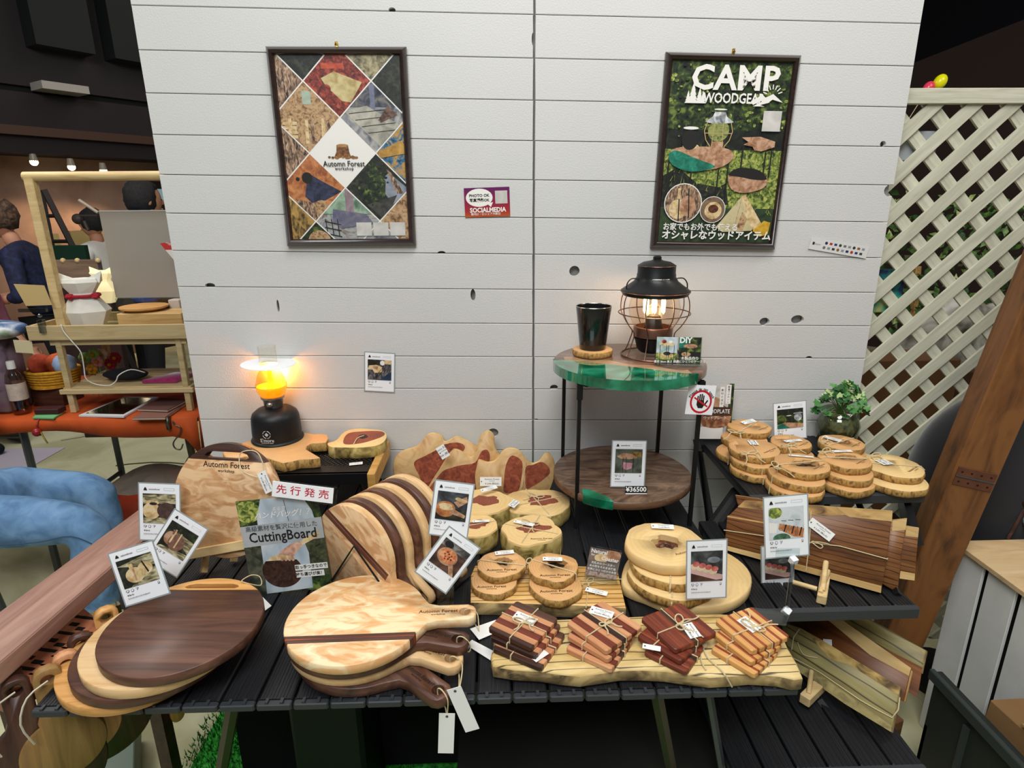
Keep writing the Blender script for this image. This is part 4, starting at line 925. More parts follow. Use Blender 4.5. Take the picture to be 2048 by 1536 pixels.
# ------------------------------------------------------------------ round boards with a grip slot (left stack, four)
def grip_board(body, grip, label, R=.130, group=None, slot=True, gh=.092, a_off=0):
    """round board, the segment beyond y > gh is the contrasting grip"""
    e = emp('round_board', label, 'cutting board', group=group); circ = ell(0, 0, R, R, 72)
    lo = clip(circ, [(-.3, -.3), (.3, -.3), (.3, gh), (-.3, gh)]); hi = clip(circ, [(-.3, gh), (.3, gh), (.3, .3), (-.3, .3)])
    ob('body', G().prism([(p.x, p.y) for p in lo], 0, TH, .0015), body, e, smooth=50)
    o = ob('grip', G().prism([(p.x, p.y) for p in hi], 0, TH, .0015), grip, e, smooth=50)
    sl = [(-.052, gh+.0085), (-.045, gh+.004), (.045, gh+.004), (.052, gh+.0085), (.047, gh+.015), (.035, gh+.0185), (-.035, gh+.0185), (-.047, gh+.015)]
    if slot: cut(o, [G().prism(sl, -.01, TH+.01)])
    return e
L4 = [  # body, grip, left px, bottom px (rim of the top face), label
    (ochre, walnut, (131, 1300), (250, 1412), 'orange-toned round board, bottom of the left stack'),
    (walnut, maple2, (152, 1290), (275, 1396), 'dark walnut round board, third from the top of the left stack'),
    (maple2, walnut, (172, 1270), (300, 1376), 'pale maple round board, second from the top of the left stack'),
    (walnut, ochre, (195, 1260), (340, 1352), 'walnut round board with a pale slotted grip, top of the left stack')]
cTop = (Pz(195, 1300, T+.075)+Pz(523, 1240, T+.075))/2
for i, (b_, g_, lp_, bp_, lab) in enumerate(L4):
    z = T+i*(TH+.0005); pr = 3-i
    cc = V((Pz(195, 1290, T+.075).x+.116, Pz(340, 1355, T+.075).y+.130, 0))
    dx = Pz(lp_[0], lp_[1], z+TH).x-Pz(195, 1260, T+.075).x
    dy = Pz(bp_[0], bp_[1], z+TH).y-Pz(340, 1352, T+.075).y
    e = grip_board(b_, g_, lab, group='round boards in the left stack'); e.location = (cc.x+dx, cc.y+dy, z); e.rotation_euler = (0, 0, math.radians(-2+3*pr))
    if i == 3:
        p = V((.05, .118, TH)); ob('twine', G().tube(cat_mull([p+V((0, 0, .002)), p+V((.012, .016, .003)), p+V((.026, .02, -.004)), p+V((.03, .01, -.016)), p+V((.01, -.006, .001))], 4), .001, 5, True), twine, e)
P = [Pz(a, b, T+.003) for a, b in ((519, 1188), (543, 1212), (524, 1226), (510, 1200))]; c = sum(P, V())/4
ob('swing_tag', G().prism([(p.x-c.x, p.y-c.y) for p in P], 0, .0006), mat('tag_white', '#f2f3f0', .5), loc=c, label='blank white tag sticking out beside the left stack of round boards', cat='tag')

# standing grip board on a small easel
cE = V((0, -.452, 0)); le = math.radians(17)
ctr = Pn(461, 998, cE, V((0, 1, 0)))
e = grip_board(curly, walnut2, 'large round curly-grained board with dark grip, upright on a wooden easel', R=.124, gh=.086)
zz = V((-.18, -math.cos(le), math.sin(le))).normalized(); mwE = frame(ctr, zz, (1, -.18, 0)); e.matrix_world = mwE
brandmark(e, (.0, .076, TH+.0004), .0175, 0, brand)
ts = V((.03, .100, TH)); g = G(); ml = mwE.inverted(); q = [ts, ts+V((.012, -.03, .01)), ts+V((.045, -.043, .012)), ts+V((.062, -.040, .012)), ts+V((.06, -.015, .01)), ts+V((.045, .008, .008)), ts+V((.02, .01, .003))]
ob('twine', G().tube(cat_mull(q, 4), .0012, 5, True), twine, e)
pt = mwE @ (ts+V((.070, -.052, .014))); t_ = price_tag('small printed price tag hanging from the upright curly board', pt, 0, .046, .020); t_.matrix_world = frame(pt, zz, V((-.45, -.1, .9))*-1)
e = emp('table_easel', 'small pale wooden easel under the upright curly board', 'easel'); lw_ = mwE @ V((0, -.122, .012))
fl_, fr_ = Pn(383, 1107, lw_, zz), Pn(488, 1088, lw_, zz); O = V(((fl_.x+fr_.x)/2, (fl_.y+fr_.y)/2, T)); e.location = O
dx_ = (fr_-fl_); L_ = dx_.length; R3 = frame((0, 0, 0), zz, dx_).to_3x3()
ob('ledge', G().box((fl_+fr_)/2-O, (L_+.03, .020, .030), R3, bev=.002), beech, e)
for px, py in ((408, 1150), (468, 1128)):
    f = Pz(px, py, T); up_ = V((f.x, f.y+.03, lw_.z)); ob('leg', G().tube([f-O+V((0, 0, .006)), up_-O], .0085, 4), beech, e)
    ob('upright', G().tube([up_-O+V((0, .012, 0)), mwE @ V(((-.05 if px < 430 else .05), .05, -.008))-O], .006, 4), beech, e)
ob('strut', G().tube([V((0, .10, .004)), mwE @ V((0, .02, -.012))-O], .006, 4), beech, e)
# ================================================================== SIGNS ON THE TABLE
def panel(cs, p0, zc=None, nrm_=None):
    """pose of a rectangle seen with corners cs lying in the plane (p0, nrm_)"""
    P = [Pn(a, b, p0, nrm_) for a, b in cs]; c = sum(P, V())/4; x = ((P[1]-P[0])+(P[2]-P[3])).normalized(); y = ((P[0]-P[3])+(P[1]-P[2])).normalized()
    return frame(c, -nrm_ if nrm_.dot(FW) > 0 else nrm_, x), ((P[1]-P[0]).length+(P[2]-P[3]).length)/2, ((P[3]-P[0]).length+(P[2]-P[1]).length)/2
p0 = Pz(575, 1184, T+.002); le = math.radians(7); nn = V((.03, math.cos(le), -math.sin(le))).normalized()
mw, W_, H_ = panel([(484, 988), (646, 1000), (655, 1168), (495, 1196)], p0, nrm_=nn)
mw = mw @ MX.Rotation(math.radians(2.5), 4, 'Z')
e = emp('cutting_board_sign', 'upright CuttingBoard sign with a hand holding a dark round board', 'sign', mw=mw)
ob('sheet', G().box((0, 0, 0), (W_, H_, .003)), acr, e); ob('foot', G().box((0, -H_/2+.008, -.015), (W_, .003, .03)), acr, e)
a = Art(e, W_, H_, 1, H_/W_, .0022); uh = H_/W_
a.rect(0, 0, 1, uh, pgrn); a.rect(.55, .45*uh, 1, .85*uh, P_('lawn_dark', ['#1c2016', '#3a3f28', '#54583a'], 30)); a.rect(0, .5*uh, .3, uh, P_('lawn_grey', ['#1d2219', '#3b4033', '#5c5d4b'], 20)); a.disc(.12, .12*uh, .16, pgrass, .14)
shirt = blot('shirt_blue', ['#8fa2ad', '#b3c0c8', '#c8d0d4'], 8, .7, 3, .5, sx=2.5)
a.poly([(.3, 0), (.8, 0), (.9, .16*uh), (.93, .33*uh), (.72, .4*uh), (.78, .6*uh), (.76, .98*uh), (.18, uh), (.2, .75*uh), (.22, .2*uh)], shirt); a.line((.58, .03*uh), (.6, .25*uh), .008, mat('ink_grey', '#55585c', .6)); a.line((.6, .25*uh), (.8, .35*uh), .01, pgrey)
a.poly([(.0, .27*uh), (1, .24*uh), (1, .46*uh), (0, .49*uh)], blot('band_grey', ['#9aa1a3', '#b2b7b7'], 12))
a.poly([(.72, .46*uh), (.95, .38*uh), (.93, .44*uh), (.68, .53*uh)], plight); skin = P_('hand', ['#a5735c', '#c99a82', '#dab39c'], 30)
a.poly([(.68, .47*uh), (.56, .5*uh), (.44, .56*uh), (.38, .62*uh), (.42, .64*uh), (.56, .65*uh), (.64, .58*uh), (.72, .52*uh)], skin)
a.disc(.42, .77*uh, .245, plight, .215); a.poly(clip(ell(.42, .77*uh, .248, .218, 40), [(0, .645*uh), (1, .67*uh), (1, uh), (0, uh)]), P_('dark_board', ['#251510', '#3d261c', '#4d3226'], 40))
for q in range(4): a.disc(.44+.045*q, .645*uh+.004*q, .018, skin, .026)
a.rect(.58, .72*uh, .985, .782*uh, inkW); a.rect(.58, .795*uh, .93, .857*uh, inkW)
a.txt('CuttingBoard', .5, .398*uh, .178, inkK, bold=.015, sx=.86); a.txt('高級素材を贅沢に使用した', .5, .305*uh, .074, mat('ink_grey', '#55585c', .6), bold=.01, sx=1)
a.txt('まるで', .5, .115*uh, .055, inkW, bold=.02, shear=.3); a.txt('ハンドバッグ！？', .55, .175*uh, .095, inkW, bold=.02, shear=.3, sx=.95)
a.txt('取っ手つきなので', .78, .75*uh, .052, inkK, bold=.02, sx=.95); a.txt('持ち運びが楽！', .755, .827*uh, .052, inkK, bold=.02, sx=.98)
a.done('picture')
mw2, W2, H2 = panel([(550, 959), (672, 975), (664, 1003), (544, 989)], p0+nn*-.01+V((0, 0, 0)), nrm_=nn)
e = emp('advance_sale_strip', 'white strip reading 先行発売 in red above the CuttingBoard sign', 'sign', mw=MX.Translation((0, -.006, 0)) @ mw2)
ob('sheet', G().box((.003, -.0005, 0), (W2+.008, H2+.006, .002)), acr, e); ob('card', G().box((0, 0, .0003), (W2, H2, .0022)), paper, e)
text('先 行 発 売', H2*.62, mat('ink_red', '#c3162a', .5), e, (0, 0, .0018), bold=.007, sx=1.12)

# round acrylic etc: photo cards  (foot point, yaw, lean, roll, width)
def card_at(cs, z_foot, label, kind, lean=12, group='printed photo cards', sleeve=.0025, zoff=0, depth=None):
    """card seen with corners cs, its lowest corner resting at height z_foot (or placed at a depth)"""
    low = max(cs, key=lambda p: p[1]); le = math.radians(lean); n_ = V((0, math.cos(le), -math.sin(le)))
    p0 = Pz(*low, z_foot) if depth is None else CAM+ray(*low)*depth
    P = [Pn(a_, b_, p0, n_) for a_, b_ in cs]; c = sum(P, V())/4; x = ((P[1]-P[0])+(P[2]-P[3])).normalized()
    y = ((P[0]-P[3])+(P[1]-P[2])).normalized(); zax = -n_; yy = zax.cross(x); x2 = yy.cross(zax); 
    w_ = ((P[1]-P[0]).length+(P[2]-P[3]).length)/2; h_ = ((P[3]-P[0]).length+(P[2]-P[1]).length)/2
    xm = (x+(y.cross(zax)).normalized()).normalized()
    F_ = frame(c, zax, xm); e = photo_card(label, V((0, 0, 0)), 0, 0, 0, w_, kind, h_/w_, sleeve, group); e.matrix_world = F_; return e, F_, w_, h_
card_at([(287, 972), (364, 966), (354, 1076), (273, 1082)], None, 'upright photo card of pale and dark round boards on logs, beside the easel', 'logs_two', 10, depth=1.28)
card_at([(348, 1021), (415, 1057), (352, 1156), (292, 1112)], None, 'tilted photo card of two brown striped round boards, right of its group of three', 'logs_dark', 12, depth=1.21)
card_at([(225, 1107), (303, 1083), (337, 1180), (248, 1218)], None, 'tilted photo card of two pale striped boards, lowest of the three at left', 'logs_light', 14, depth=1.085)
card_at([(873, 960), (948, 972), (932, 1074), (858, 1069)], None, 'photo card of a hot dog on a round board, behind the pizza card', 'dogs', 10, depth=1.10)
card_at([(896, 1052), (958, 1098), (890, 1186), (836, 1144)], None, 'steeply tilted photo card of a pizza on a round board', 'pizza', 12, depth=1.08)
low_ = CAM+ray(890, 1184)*1.08; e = emp('clear_block', 'small clear block holding the pizza card up, beside the paddle handles', 'stand', (low_.x, low_.y+.01, T)); ob('block', G().box((0, 0, (low_.z-T)/2), (.03, .02, low_.z-T)), acr, e); ob('groove', G().box((0, 0, low_.z-T+.002), (.028, .004, .004)), acr, e)
card_at([(1225, 881), (1291, 884), (1288, 973), (1223, 972)], zt2+.004, 'photo card of a live-edge stool, on the lower shelf of the side table', 'stool', 8)
card_at([(1373, 1083), (1450, 1081), (1453, 1195), (1376, 1195)], None, 'photo card of ham rolls on a pink board, before the big round slices', 'rolls', 8, depth=1.13)
e8, F8, w8, h8 = card_at([(1523, 994), (1609, 993), (1621, 1111), (1537, 1112)], None, 'large photo card of striped coasters held up on a clear pole', 'coasters', 10, depth=1.16)
card_at([(1522, 1093), (1584, 1090), (1588, 1182), (1526, 1187)], None, 'photo card of ham rolls half hidden behind the clear pole card', 'rolls', 8, depth=1.28)
mw, W_, H_ = quad_pose([(731, 706), (789, 707), (787, 784), (730, 780)], -.002)
e = photo_card('photo card of a live-edge board over a grill, stuck to the wall', V((0, 0, 0)), 0, 0, 0, W_, 'grill', H_/W_, .003, 'printed photo cards'); e.matrix_world = mw
# clear pole of the big card
pl = emp('card_stand', 'clear acrylic pole stand with white cube joints holding the big coaster card', 'stand')
pa = F8 @ V((.01, -h8/2-.008, .004)); pb = Pn(1573, 1227, pa, V((0, 1, 0))); pb = Pz(1573, 1222, T+.035); pl.location = pb
ob('pole', G().tube([pa-pb, V((0, 0, .008))], .0034, 8), clear('acrylic_rod', '#c9cfd2', .3, .1), pl)
for p, r in ((pa-pb, .3), (V((0, 0, 0)), .75)): ob('joint', G().box(p, (.013, .013, .013), MX.Rotation(r, 3, 'X') @ MX.Rotation(r, 3, 'Z'), bev=.001), mat('joint_white', '#e8ebee', .2), pl)
ob('clip', G().box(F8 @ V((0, -h8/2+.008, .003))-pb, (.045, .004, .018)), acr, pl)
fo = Pz(1530, 1230, T+.033); ob('base', G().prism([(p.x-pb.x, p.y-pb.y) for p in [Pz(x, y, T+.033) for x, y in ((1503, 1216), (1545, 1222), (1580, 1232), (1572, 1250), (1540, 1246), (1512, 1232))]], fo.z-pb.z-.002, fo.z-pb.z+.002), clear('acrylic_thick', '#b8c2c6', .25, .15), pl)
# price plate on the lower shelf
mwp, wp, hp2 = panel([(1250, 972), (1294, 972), (1294, 986), (1250, 986)], Pz(1272, 986, zt2+.001), nrm_=V((0, math.cos(.3), -math.sin(.3))))
e = emp('price_plate', 'small black ¥36500 price plate before the stool card', 'price plate', mw=mwp); ob('plate', G().box((0, 0, 0), (wp, hp2, .002)), blackp, e); ob('base_strip', G().box((0, -hp2/2-.003, .001), (wp*.96, .005, .004)), paper, e)
text('¥36500', hp2*.95, inkW, e, (0, 0, .0013), bold=.02, sx=1.02)
# natural coaster sign
mwp, wp, hp2 = panel([(1178, 1091), (1240, 1101), (1235, 1163), (1173, 1150)], Pz(1203, 1160, T+.032), nrm_=V((0, math.cos(.2), -math.sin(.2))))
e = emp('coaster_sign', 'small clear-stand sign reading Natural Coaster beside the coaster stacks', 'sign', mw=mwp); ob('sheet', G().box((0, 0, 0), (wp, hp2, .002)), acr, e)
a = Art(e, wp, hp2*.92, 1, hp2*.92/wp, .0014); uh = hp2*.92/wp
a.rect(0, 0, 1, uh, P_('sign_brown', ['#4d4641', '#6d6058', '#8c7a6c'], 20)); a.disc(.75, .16*uh, .25, pwood, .16); a.disc(.4, .33*uh, .22, plight, .14); a.rect(.02, .45*uh, .98, .84*uh, mat('sign_grey', '#6c6764', .5)); a.rect(0, .84*uh, 1, uh, P_('sign_strip', ['#6d4a42', '#b5a49b', '#8a6d63'], 40))
a.txt('Natural', .3, .12*uh, .17, inkW, bold=.03); a.txt('Coaster', .68, .33*uh, .17, inkW, bold=.03); a.txt('for', .12, .25*uh, .1, inkW, bold=.02)
for q, s_ in enumerate(('天然木のコースター', '木の形をそのまま使用', '世界にひとつだけの木目')): a.txt(s_, .5, (.53+.12*q)*uh, .085, inkW, bold=.02)
a.done('picture')
ob('foot', G().box((0, -hp2/2+.003, .012), (wp, .003, .026)), acr, e)
# DIY sign on the side table
mwp, wp, hp2 = panel([(1311, 672), (1403, 675), (1404, 728), (1310, 728)], Pz(1357, 730, zt1+.001), nrm_=V((0, math.cos(.15), -math.sin(.15))))
e = emp('diy_sign', 'clear DIY sign with two small table photos on the green-topped table', 'sign', mw=mwp); ob('sheet', G().box((0, 0, 0), (wp, hp2, .002)), acr, e)
a = Art(e, wp, hp2*.97, 1, hp2/wp, .0014); uh = hp2/wp
a.rect(.02, .0, .47, uh, P_('sign_sky', ['#9fb3bd', '#c3cdd0', '#7f9a8a'], 10)); a.rect(.02, .6*uh, .47, uh, pgrass); a.rect(.02, .85*uh, .47, uh, pgrn); a.disc(.25, .27*uh, .17, plight, .04); a.disc(.25, .7*uh, .17, plight, .05)
for x in (.1, .24, .28, .4): a.line((x, .3*uh), (x, .85*uh), .012, inkK)
a.disc(.18, .17*uh, .05, pred, .04); a.disc(.32, .18*uh, .04, inkW, .03); a.disc(.25, .62*uh, .08, pdark, .04)
a.rect(.5, .0, .98, uh, pgrn); a.rect(.5, .0, .7, .4*uh, pteal); a.disc(.75, .33*uh, .15, pwood, .05); a.rect(.5, .55*uh, .98, .75*uh, inkK); a.disc(.66, .64*uh, .1, ptan, .05)
for x in (.66, .84): a.line((x, .35*uh), (x+.02, .68*uh), .012, inkK)
a.txt('DIY', .64, .12*uh, .17, inkW, bold=.04); a.txt('木製品作り', .75, .8*uh, .08, inkW, bold=.02); a.txt('世界にひとつのテーブル', .74, .92*uh, .065, inkW, bold=.015); a.txt('直径 36cm 高さ 37cm', .25, .93*uh, .06, inkW, bold=.02); a.done('picture')
ob('foot', G().box((0, -hp2/2+.0, .018), (wp, .003, .036)), acr, e)
# do-not-touch notice on the side table's right leg and wood plate sign behind
mwp, wp, hp2 = panel([(1375, 770), (1430, 771), (1427, 829), (1372, 829)], Py(1400, 800, -.345), nrm_=V((0, 1, 0)))
e = emp('do_not_touch_notice', 'square Please do not touch notice with a barred hand, on the side table leg', 'notice', mw=mwp @ MX.Rotation(math.radians(-2), 4, 'Z')); ob('card', G().box((0, 0, 0), (wp, hp2, .001)), paper, e)
a = Art(e, wp, hp2, 1, 1, .0007); redm = mat('ink_red', '#c3162a', .5)
a.disc(.52, .56, .40, redm); a.disc(.52, .56, .33, paper); hb = mat('ink_hand', '#1d1310', .5)
a.poly([(.38, .5), (.62, .5), (.66, .66), (.60, .78), (.44, .78), (.37, .66)], hb)
for x, y0, y1, t in ((.395, .36, .55, .05), (.465, .3, .55, .052), (.535, .29, .55, .052), (.6, .34, .55, .05)): a.rect(x-t/2, y0, x+t/2, y1, hb)
a.line((.65, .68), (.76, .5), .055, hb); a.line((.26, .42), (.78, .72), .055, redm); a.done('picture')
for i, ch in enumerate('Please do not touch'):
    t_ = math.radians(158-136*i/18); r_ = .445
    if ch != ' ': text(ch, wp*.13, inkK, e, ((.52-.5+r_*math.cos(t_))*wp, (.5-.56+r_*math.sin(t_)*.98)*hp2, .0012), (0, 0, t_-PI/2), bold=.02)
mwp, wp, hp2 = panel([(1398, 766), (1467, 768), (1462, 877), (1396, 878)], Py(1430, 880, -.06), nrm_=V((0, math.cos(.12), -math.sin(.12))))
e = emp('wood_plate_sign', 'WOODPLATE sign with a round brown plate, standing behind the barred-hand notice', 'sign', mw=mwp); ob('sheet', G().box((0, 0, 0), (wp, hp2, .002)), acr, e)
a = Art(e, wp, hp2, 1, hp2/wp, .0014); uh = hp2/wp
a.rect(0, 0, 1, uh, P_('apron', ['#a8a6a6', '#c4c2c0', '#8f8c8c'], 8)); a.rect(.86, 0, 1, .75*uh, pgrn); a.disc(.5, .6*uh, .47, P_('plate_brown', ['#5a3322', '#8f5c40', '#b98a66'], 25), .40); a.disc(.45, .35*uh, .22, pwood, .18); a.rect(0, .42*uh, .98, .58*uh, P_('band_brown', ['#3a241b', '#4d3227'], 10)); a.rect(0, .78*uh, .75, uh, inkW)
a.disc(.5, .72*uh, .4, P_('plate_brown', [], 1), .14); a.rect(.6, .06*uh, .72, .42*uh, inkW); a.rect(.78, .02*uh, .92, .36*uh, inkW)
a.txt('WOODPLATE', .5, .5*uh, .17, inkW, bold=.01, sx=.8); a.txt('ウッドプレート', .5, .62*uh, .1, inkW, bold=.01)
for q, s_ in enumerate('素材の活き'): a.txt(s_, .66, (.12+.06*q)*uh, .08, inkK)
for q, s_ in enumerate('軽量でかわいい'): a.txt(s_, .85, (.06+.045*q)*uh, .07, inkK)
a.line((.1, .38*uh), (.35, .05*uh), .012, mat('ink_grey', '#55585c', .6)); a.done('picture')
# ================================================================== SLABS, SLICES AND COASTERS
def live(name, label, cat, pts, z, th, face, side, xdir=(1, 0, 0), smooth=3, bev=.0015, group=None, out=None, amp=0, nrm_=None, p0=None, wavy=0, seed=0):
    """flat piece whose upper outline is seen along pts; lies at height z (top face) or in a plane (p0, nrm_)"""
    up = V((0, 0, 1)) if nrm_ is None else nrm_
    P = [Pz(x, y, z) if nrm_ is None else Pn(x, y, p0, nrm_) for x, y in pts]
    c = sum(P, V())/len(P); M = frame(c-up*th, up, xdir); Mi = M.inverted(); Q = [Mi @ p for p in P]
    if smooth: Q = cat_mull([V((q.x, q.y, 0)) for q in Q], smooth)
    if wavy: Q = [q+V((1, 1, 0))*0+q.normalized()*wavy*NZ.noise(q*60+V((seed, 0, 0))) for q in Q]
    e = emp(name, label, cat, mw=M, group=group)
    ob('slab', G().prism([(q.x, q.y) for q in Q], 0, th, bev, 0, 1), [face, side], e, smooth=55)
    return e, M
def blob(pts): return cat_mull([V((x, y, 0)) for x, y in pts], 4)
def inlay(e, M, pts, m, z=None, up=None, p0=None, th=.001, name='knot', smooth=4, lift=.0006, nrm_=None):
    """a darker patch let into the face, outlined in the picture"""
    P = [Pz(x, y, z) if nrm_ is None else Pn(x, y, p0, nrm_) for x, y in pts]; Mi = M.inverted(); Q = [Mi @ p for p in P]
    q = cat_mull([V((a.x, a.y, 0)) for a in Q], smooth) if smooth else Q
    zt = Q[0].z
    return ob(name, G().prism([(a.x, a.y) for a in q], zt-th, zt+lift), m, e)
def slice_(label, cx, cy, wpx, z, th, face=ringy, side=bark, seed=0, amp=.05, elong=1.0, rz=0, hole=None, mark=True, group=None, name='wood_slice', cat='wood slice', n=44, mz=0, markr=.55, holem=knotm, ctilt=0, msize=None):
    """round slice whose top face is centred at the pixel and wpx wide; z = height of its top face"""
    c = Pz(cx, cy, z); R = wpx/2*mpp(c); random.seed(seed)
    e = emp(name, label, cat, (c.x, c.y, z-th), (0, 0, rz), group=group)
    def rad(t): return R*(1+amp*NZ.noise(V((math.cos(t)*1.6+seed*3.1, math.sin(t)*1.6, seed*.7)))*2+amp*.25*NZ.noise(V((math.cos(t)*5+seed, math.sin(t)*5, 3)))*2)
    o = [(rad(2*PI*i/n)*math.cos(2*PI*i/n)*elong, rad(2*PI*i/n)*math.sin(2*PI*i/n)/elong) for i in range(n)]
    o2 = [(x*1.02+R*.01*NZ.noise(V((x*90, y*90, seed))), y*1.02+R*.01*NZ.noise(V((x*80, y*80, seed+4)))) for x, y in o]
    g = G(); k = len(o); b = th*.08
    lv = [([(x*.97, y*.97) for x, y in o], 0), (o, b), (o2, th*.35), (o2, th*.65), (o, th-b), ([(x*.975, y*.975) for x, y in o], th)]
    vs = [V((x, y, zz)) for q, zz in lv for x, y in q]; fs = [(i+j*k, (i+1) % k+j*k, (i+1) % k+(j+1)*k, i+(j+1)*k) for j in range(5) for i in range(k)]
    g.add(vs, fs, 1); g.m[4*k:5*k] = [0]*k; g.f.append(tuple(5*k+i for i in range(k))); g.m.append(0); g.f.append(tuple(range(k-1, -1, -1))); g.m.append(0)
    body = ob('slice', g, [face, side], e, smooth=60)
    if hole:
        hx, hy, hr, hh = hole; hs = seed*1.3
        q = []
        for i in range(26):
            t = 2*PI*i/26; rr = hr*R*(1+.26*NZ.noise(V((math.cos(t)*2.2, math.sin(t)*2.2, hs)))*2); q.append((hx*R+rr*math.cos(t), hy*R+rr*hh*math.sin(t)))
        cut(body, [G().prism(q, th*.45, th+.01)])
        gi = G().prism([(x*1.0, y*1.0) for x, y in q], th*.3, th*.46)
        for j in range(7):
            t = j*2.4; gi.ball((hx*R+hr*R*.55*math.cos(t)*(j % 3)/2, hy*R+hr*R*hh*.55*math.sin(t)*(j % 3)/2, th*.5), (hr*R*.25, hr*R*.2, th*.28), 7, 5)
        ob('knot_hole', gi, holem, e, smooth='all')
    if mark: brandmark(e, (mz*R, -R*markr/elong, th+.0004), msize or R*.20, 0, brand)
    return e, c, R
def band(e, c, R, th, ang, m=twine, r=.0012, bowat=None, z0=0, reach=1.03, brz=0, br=.012, tails=.025, both=False):
    """twine once round a slice (local space) across its middle at angle ang, bow on top"""
    g = G(); d = V((math.cos(ang), math.sin(ang), 0)); Rr = R*reach
    ql = [d*-Rr+V((0, 0, z0)), d*-Rr*1.0+V((0, 0, th*.9)), d*-Rr*.9+V((0, 0, th+r)), V((0, 0, th+r)), d*Rr*.9+V((0, 0, th+r)), d*Rr+V((0, 0, th*.9)), d*Rr+V((0, 0, z0))]
    g.tube(ql, r, 5)
    if both: d2 = V((-d.y, d.x, 0)); g.tube([d2*-Rr+V((0, 0, z0)), d2*-Rr+V((0, 0, th*.9)), d2*-Rr*.9+V((0, 0, th+r)), d2*Rr*.9+V((0, 0, th+r)), d2*Rr+V((0, 0, th*.9)), d2*Rr+V((0, 0, z0))], r, 5)
    if bowat is not None: bow(g, V(bowat), br, brz, r, tails=tails)
    return ob('twine', g, m, e)

# spalted boards under the coasters
live('cutting_slab', 'striped golden slab board under the two natural coaster stacks', 'board', [(942, 1150), (950, 1131), (1080, 1129), (1234, 1135), (1243, 1176), (1252, 1215), (1150, 1210), (1040, 1206), (941, 1204)], T+.030, .030, zebra, spaltb, smooth=0)
zs2 = T+.028
live('cutting_slab', 'long spalted live-edge slab at the table front under the square coasters', 'board',
     [(986, 1330), (988, 1290), (994, 1252), (1060, 1240), (1235, 1233), (1440, 1226), (1543, 1243), (1575, 1292), (1606, 1354), (1560, 1350), (1500, 1346), (1420, 1352), (1330, 1340), (1240, 1338), (1160, 1350), (1080, 1340)], zs2, .028, spalt, spaltb, smooth=2, bev=.004)

# natural coaster stacks
def tag_at(lab, px, py, z, rz, w_=.040, h_=.0135, tilt=0, roll=0, **k):
    p = Pz(px, py, z); return price_tag(lab, p+V((0, 0, .001)), math.radians(rz), w_, h_, tilt=tilt, roll=roll, **k)
zc = T+.030
slice_('lower pale coaster of the left natural stack on the striped slab', 988, 1160, 92, zc+.017, .017, seed=3, mark=True, group='natural coasters', mz=-.1, markr=.48, elong=1.0)
e, c, R = slice_('upper coaster of the left natural stack, dark hole under its tag', 1003, 1126, 95, zc+.0345, .017, seed=5, hole=(.08, .12, .34, .8), mark=True, group='natural coasters', markr=.5)
band(e, c, R, .017, 2.9, bowat=None); bt = tag_at('printed tag on the left natural coaster stack', 1009, 1106, zc+.0365, 8)
slice_('lower coaster of the right natural stack on the striped slab', 1110, 1168, 104, zc+.018, .018, seed=8, mark=True, group='natural coasters', markr=.45, face=ringo)
e, c, R = slice_('upper coaster of the right natural stack with a jagged dark knot', 1107, 1133, 96, zc+.0365, .018, seed=9, amp=.07, hole=(.1, .22, .46, .7), mark=True, group='natural coasters', markr=.62, face=ringo)
band(e, c, R, .018, 2.6); tag_at('printed tag on the right natural coaster stack', 1105, 1119, zc+.0385, -5)
g = G(); p = Pz(1056, 1128, zc+.02); bow(g, p-p, .010, 1.2, .0012, tails=.03); ob('twine_bow', g, twine, loc=p, label='twine bow hanging between the two natural coaster stacks', cat='twine')
tag_at('printed tag hanging off the striped slab, above the second striped bundle', 1193, 1184, zc+.004, -24, .044, .014)
g = G(); p = Pz(1176, 1168, zc+.001); g.tube([Pz(x, y, zc+.0016)-p for x, y in ((960, 1160), (1060, 1160), (1176, 1161), (1244, 1158))], .0009, 5)
g.tube([V((0, 0, .001)), Pz(1174, 1200, zc+.0016)-p, Pz(1172, 1216, zc+.001)-p], .0009, 5); bow(g, V((0, 0, .001)), .011, .9, .0010, tails=.03); ob('twine', g, twine, loc=p, label='twine tied round the striped slab with a loose bow', cat='twine')

# log slices behind (thick, with bark)
logs = [  # label, cx, cy, w, top z, th, seed, elong, heart
    ('thick log slice with a red-streaked face, half behind the hot dog card', 962, 1002, 118, T+.050, .050, 21, 1.1, True),
    ('thick irregular log slice with crossed twine, rearmost right of the log slices', 1074, 1003, 122, T+.042, .042, 22, 1.12, True),
    ('smaller thick log slice partly behind the two leaning photo cards', 948, 1050, 92, T+.046, .046, 23, 1.0, True),
    ('largest thick log slice with bark, red heart and twine', 1062, 1058, 120, T+.052, .052, 24, 1.0, True)]
for lab, cx, cy, w_, z, th, sd, el, h in logs:
    e, c, R = slice_(lab, cx, cy, w_, z, th, face=ringp, side=barkg, seed=sd, amp=.09, elong=el, mark=(sd == 24), group='thick log slices', markr=.62, mz=.3, msize=.008)
    q = []
    for i in range(20):
        t = 2*PI*i/20; rr = R*.5*(1+.28*NZ.noise(V((math.cos(t)*1.7, math.sin(t)*1.7, sd)))*2); q.append((rr*math.cos(t)+R*.1, rr*.62*math.sin(t)+R*.05))
    ob('heartwood', G().prism(q, th-.001, th+.0007), heart, e)
    if sd in (22, 24):
        band(e, c, R, th, .35 if sd == 22 else 2.75, both=True, bowat=(0, .3*R, th+.001), br=.014, brz=-.5, tails=.03)
    if sd == 23: band(e, c, R, th, .3)
tag_at('printed tag on the rear left log slice', 978, 978, T+.066, 30, .046, .013, tilt=.3)
tag_at('printed tag beside the crossed twine of the rear right log slice', 1028, 1008, T+.058, 62, .034, .018, tilt=.2)
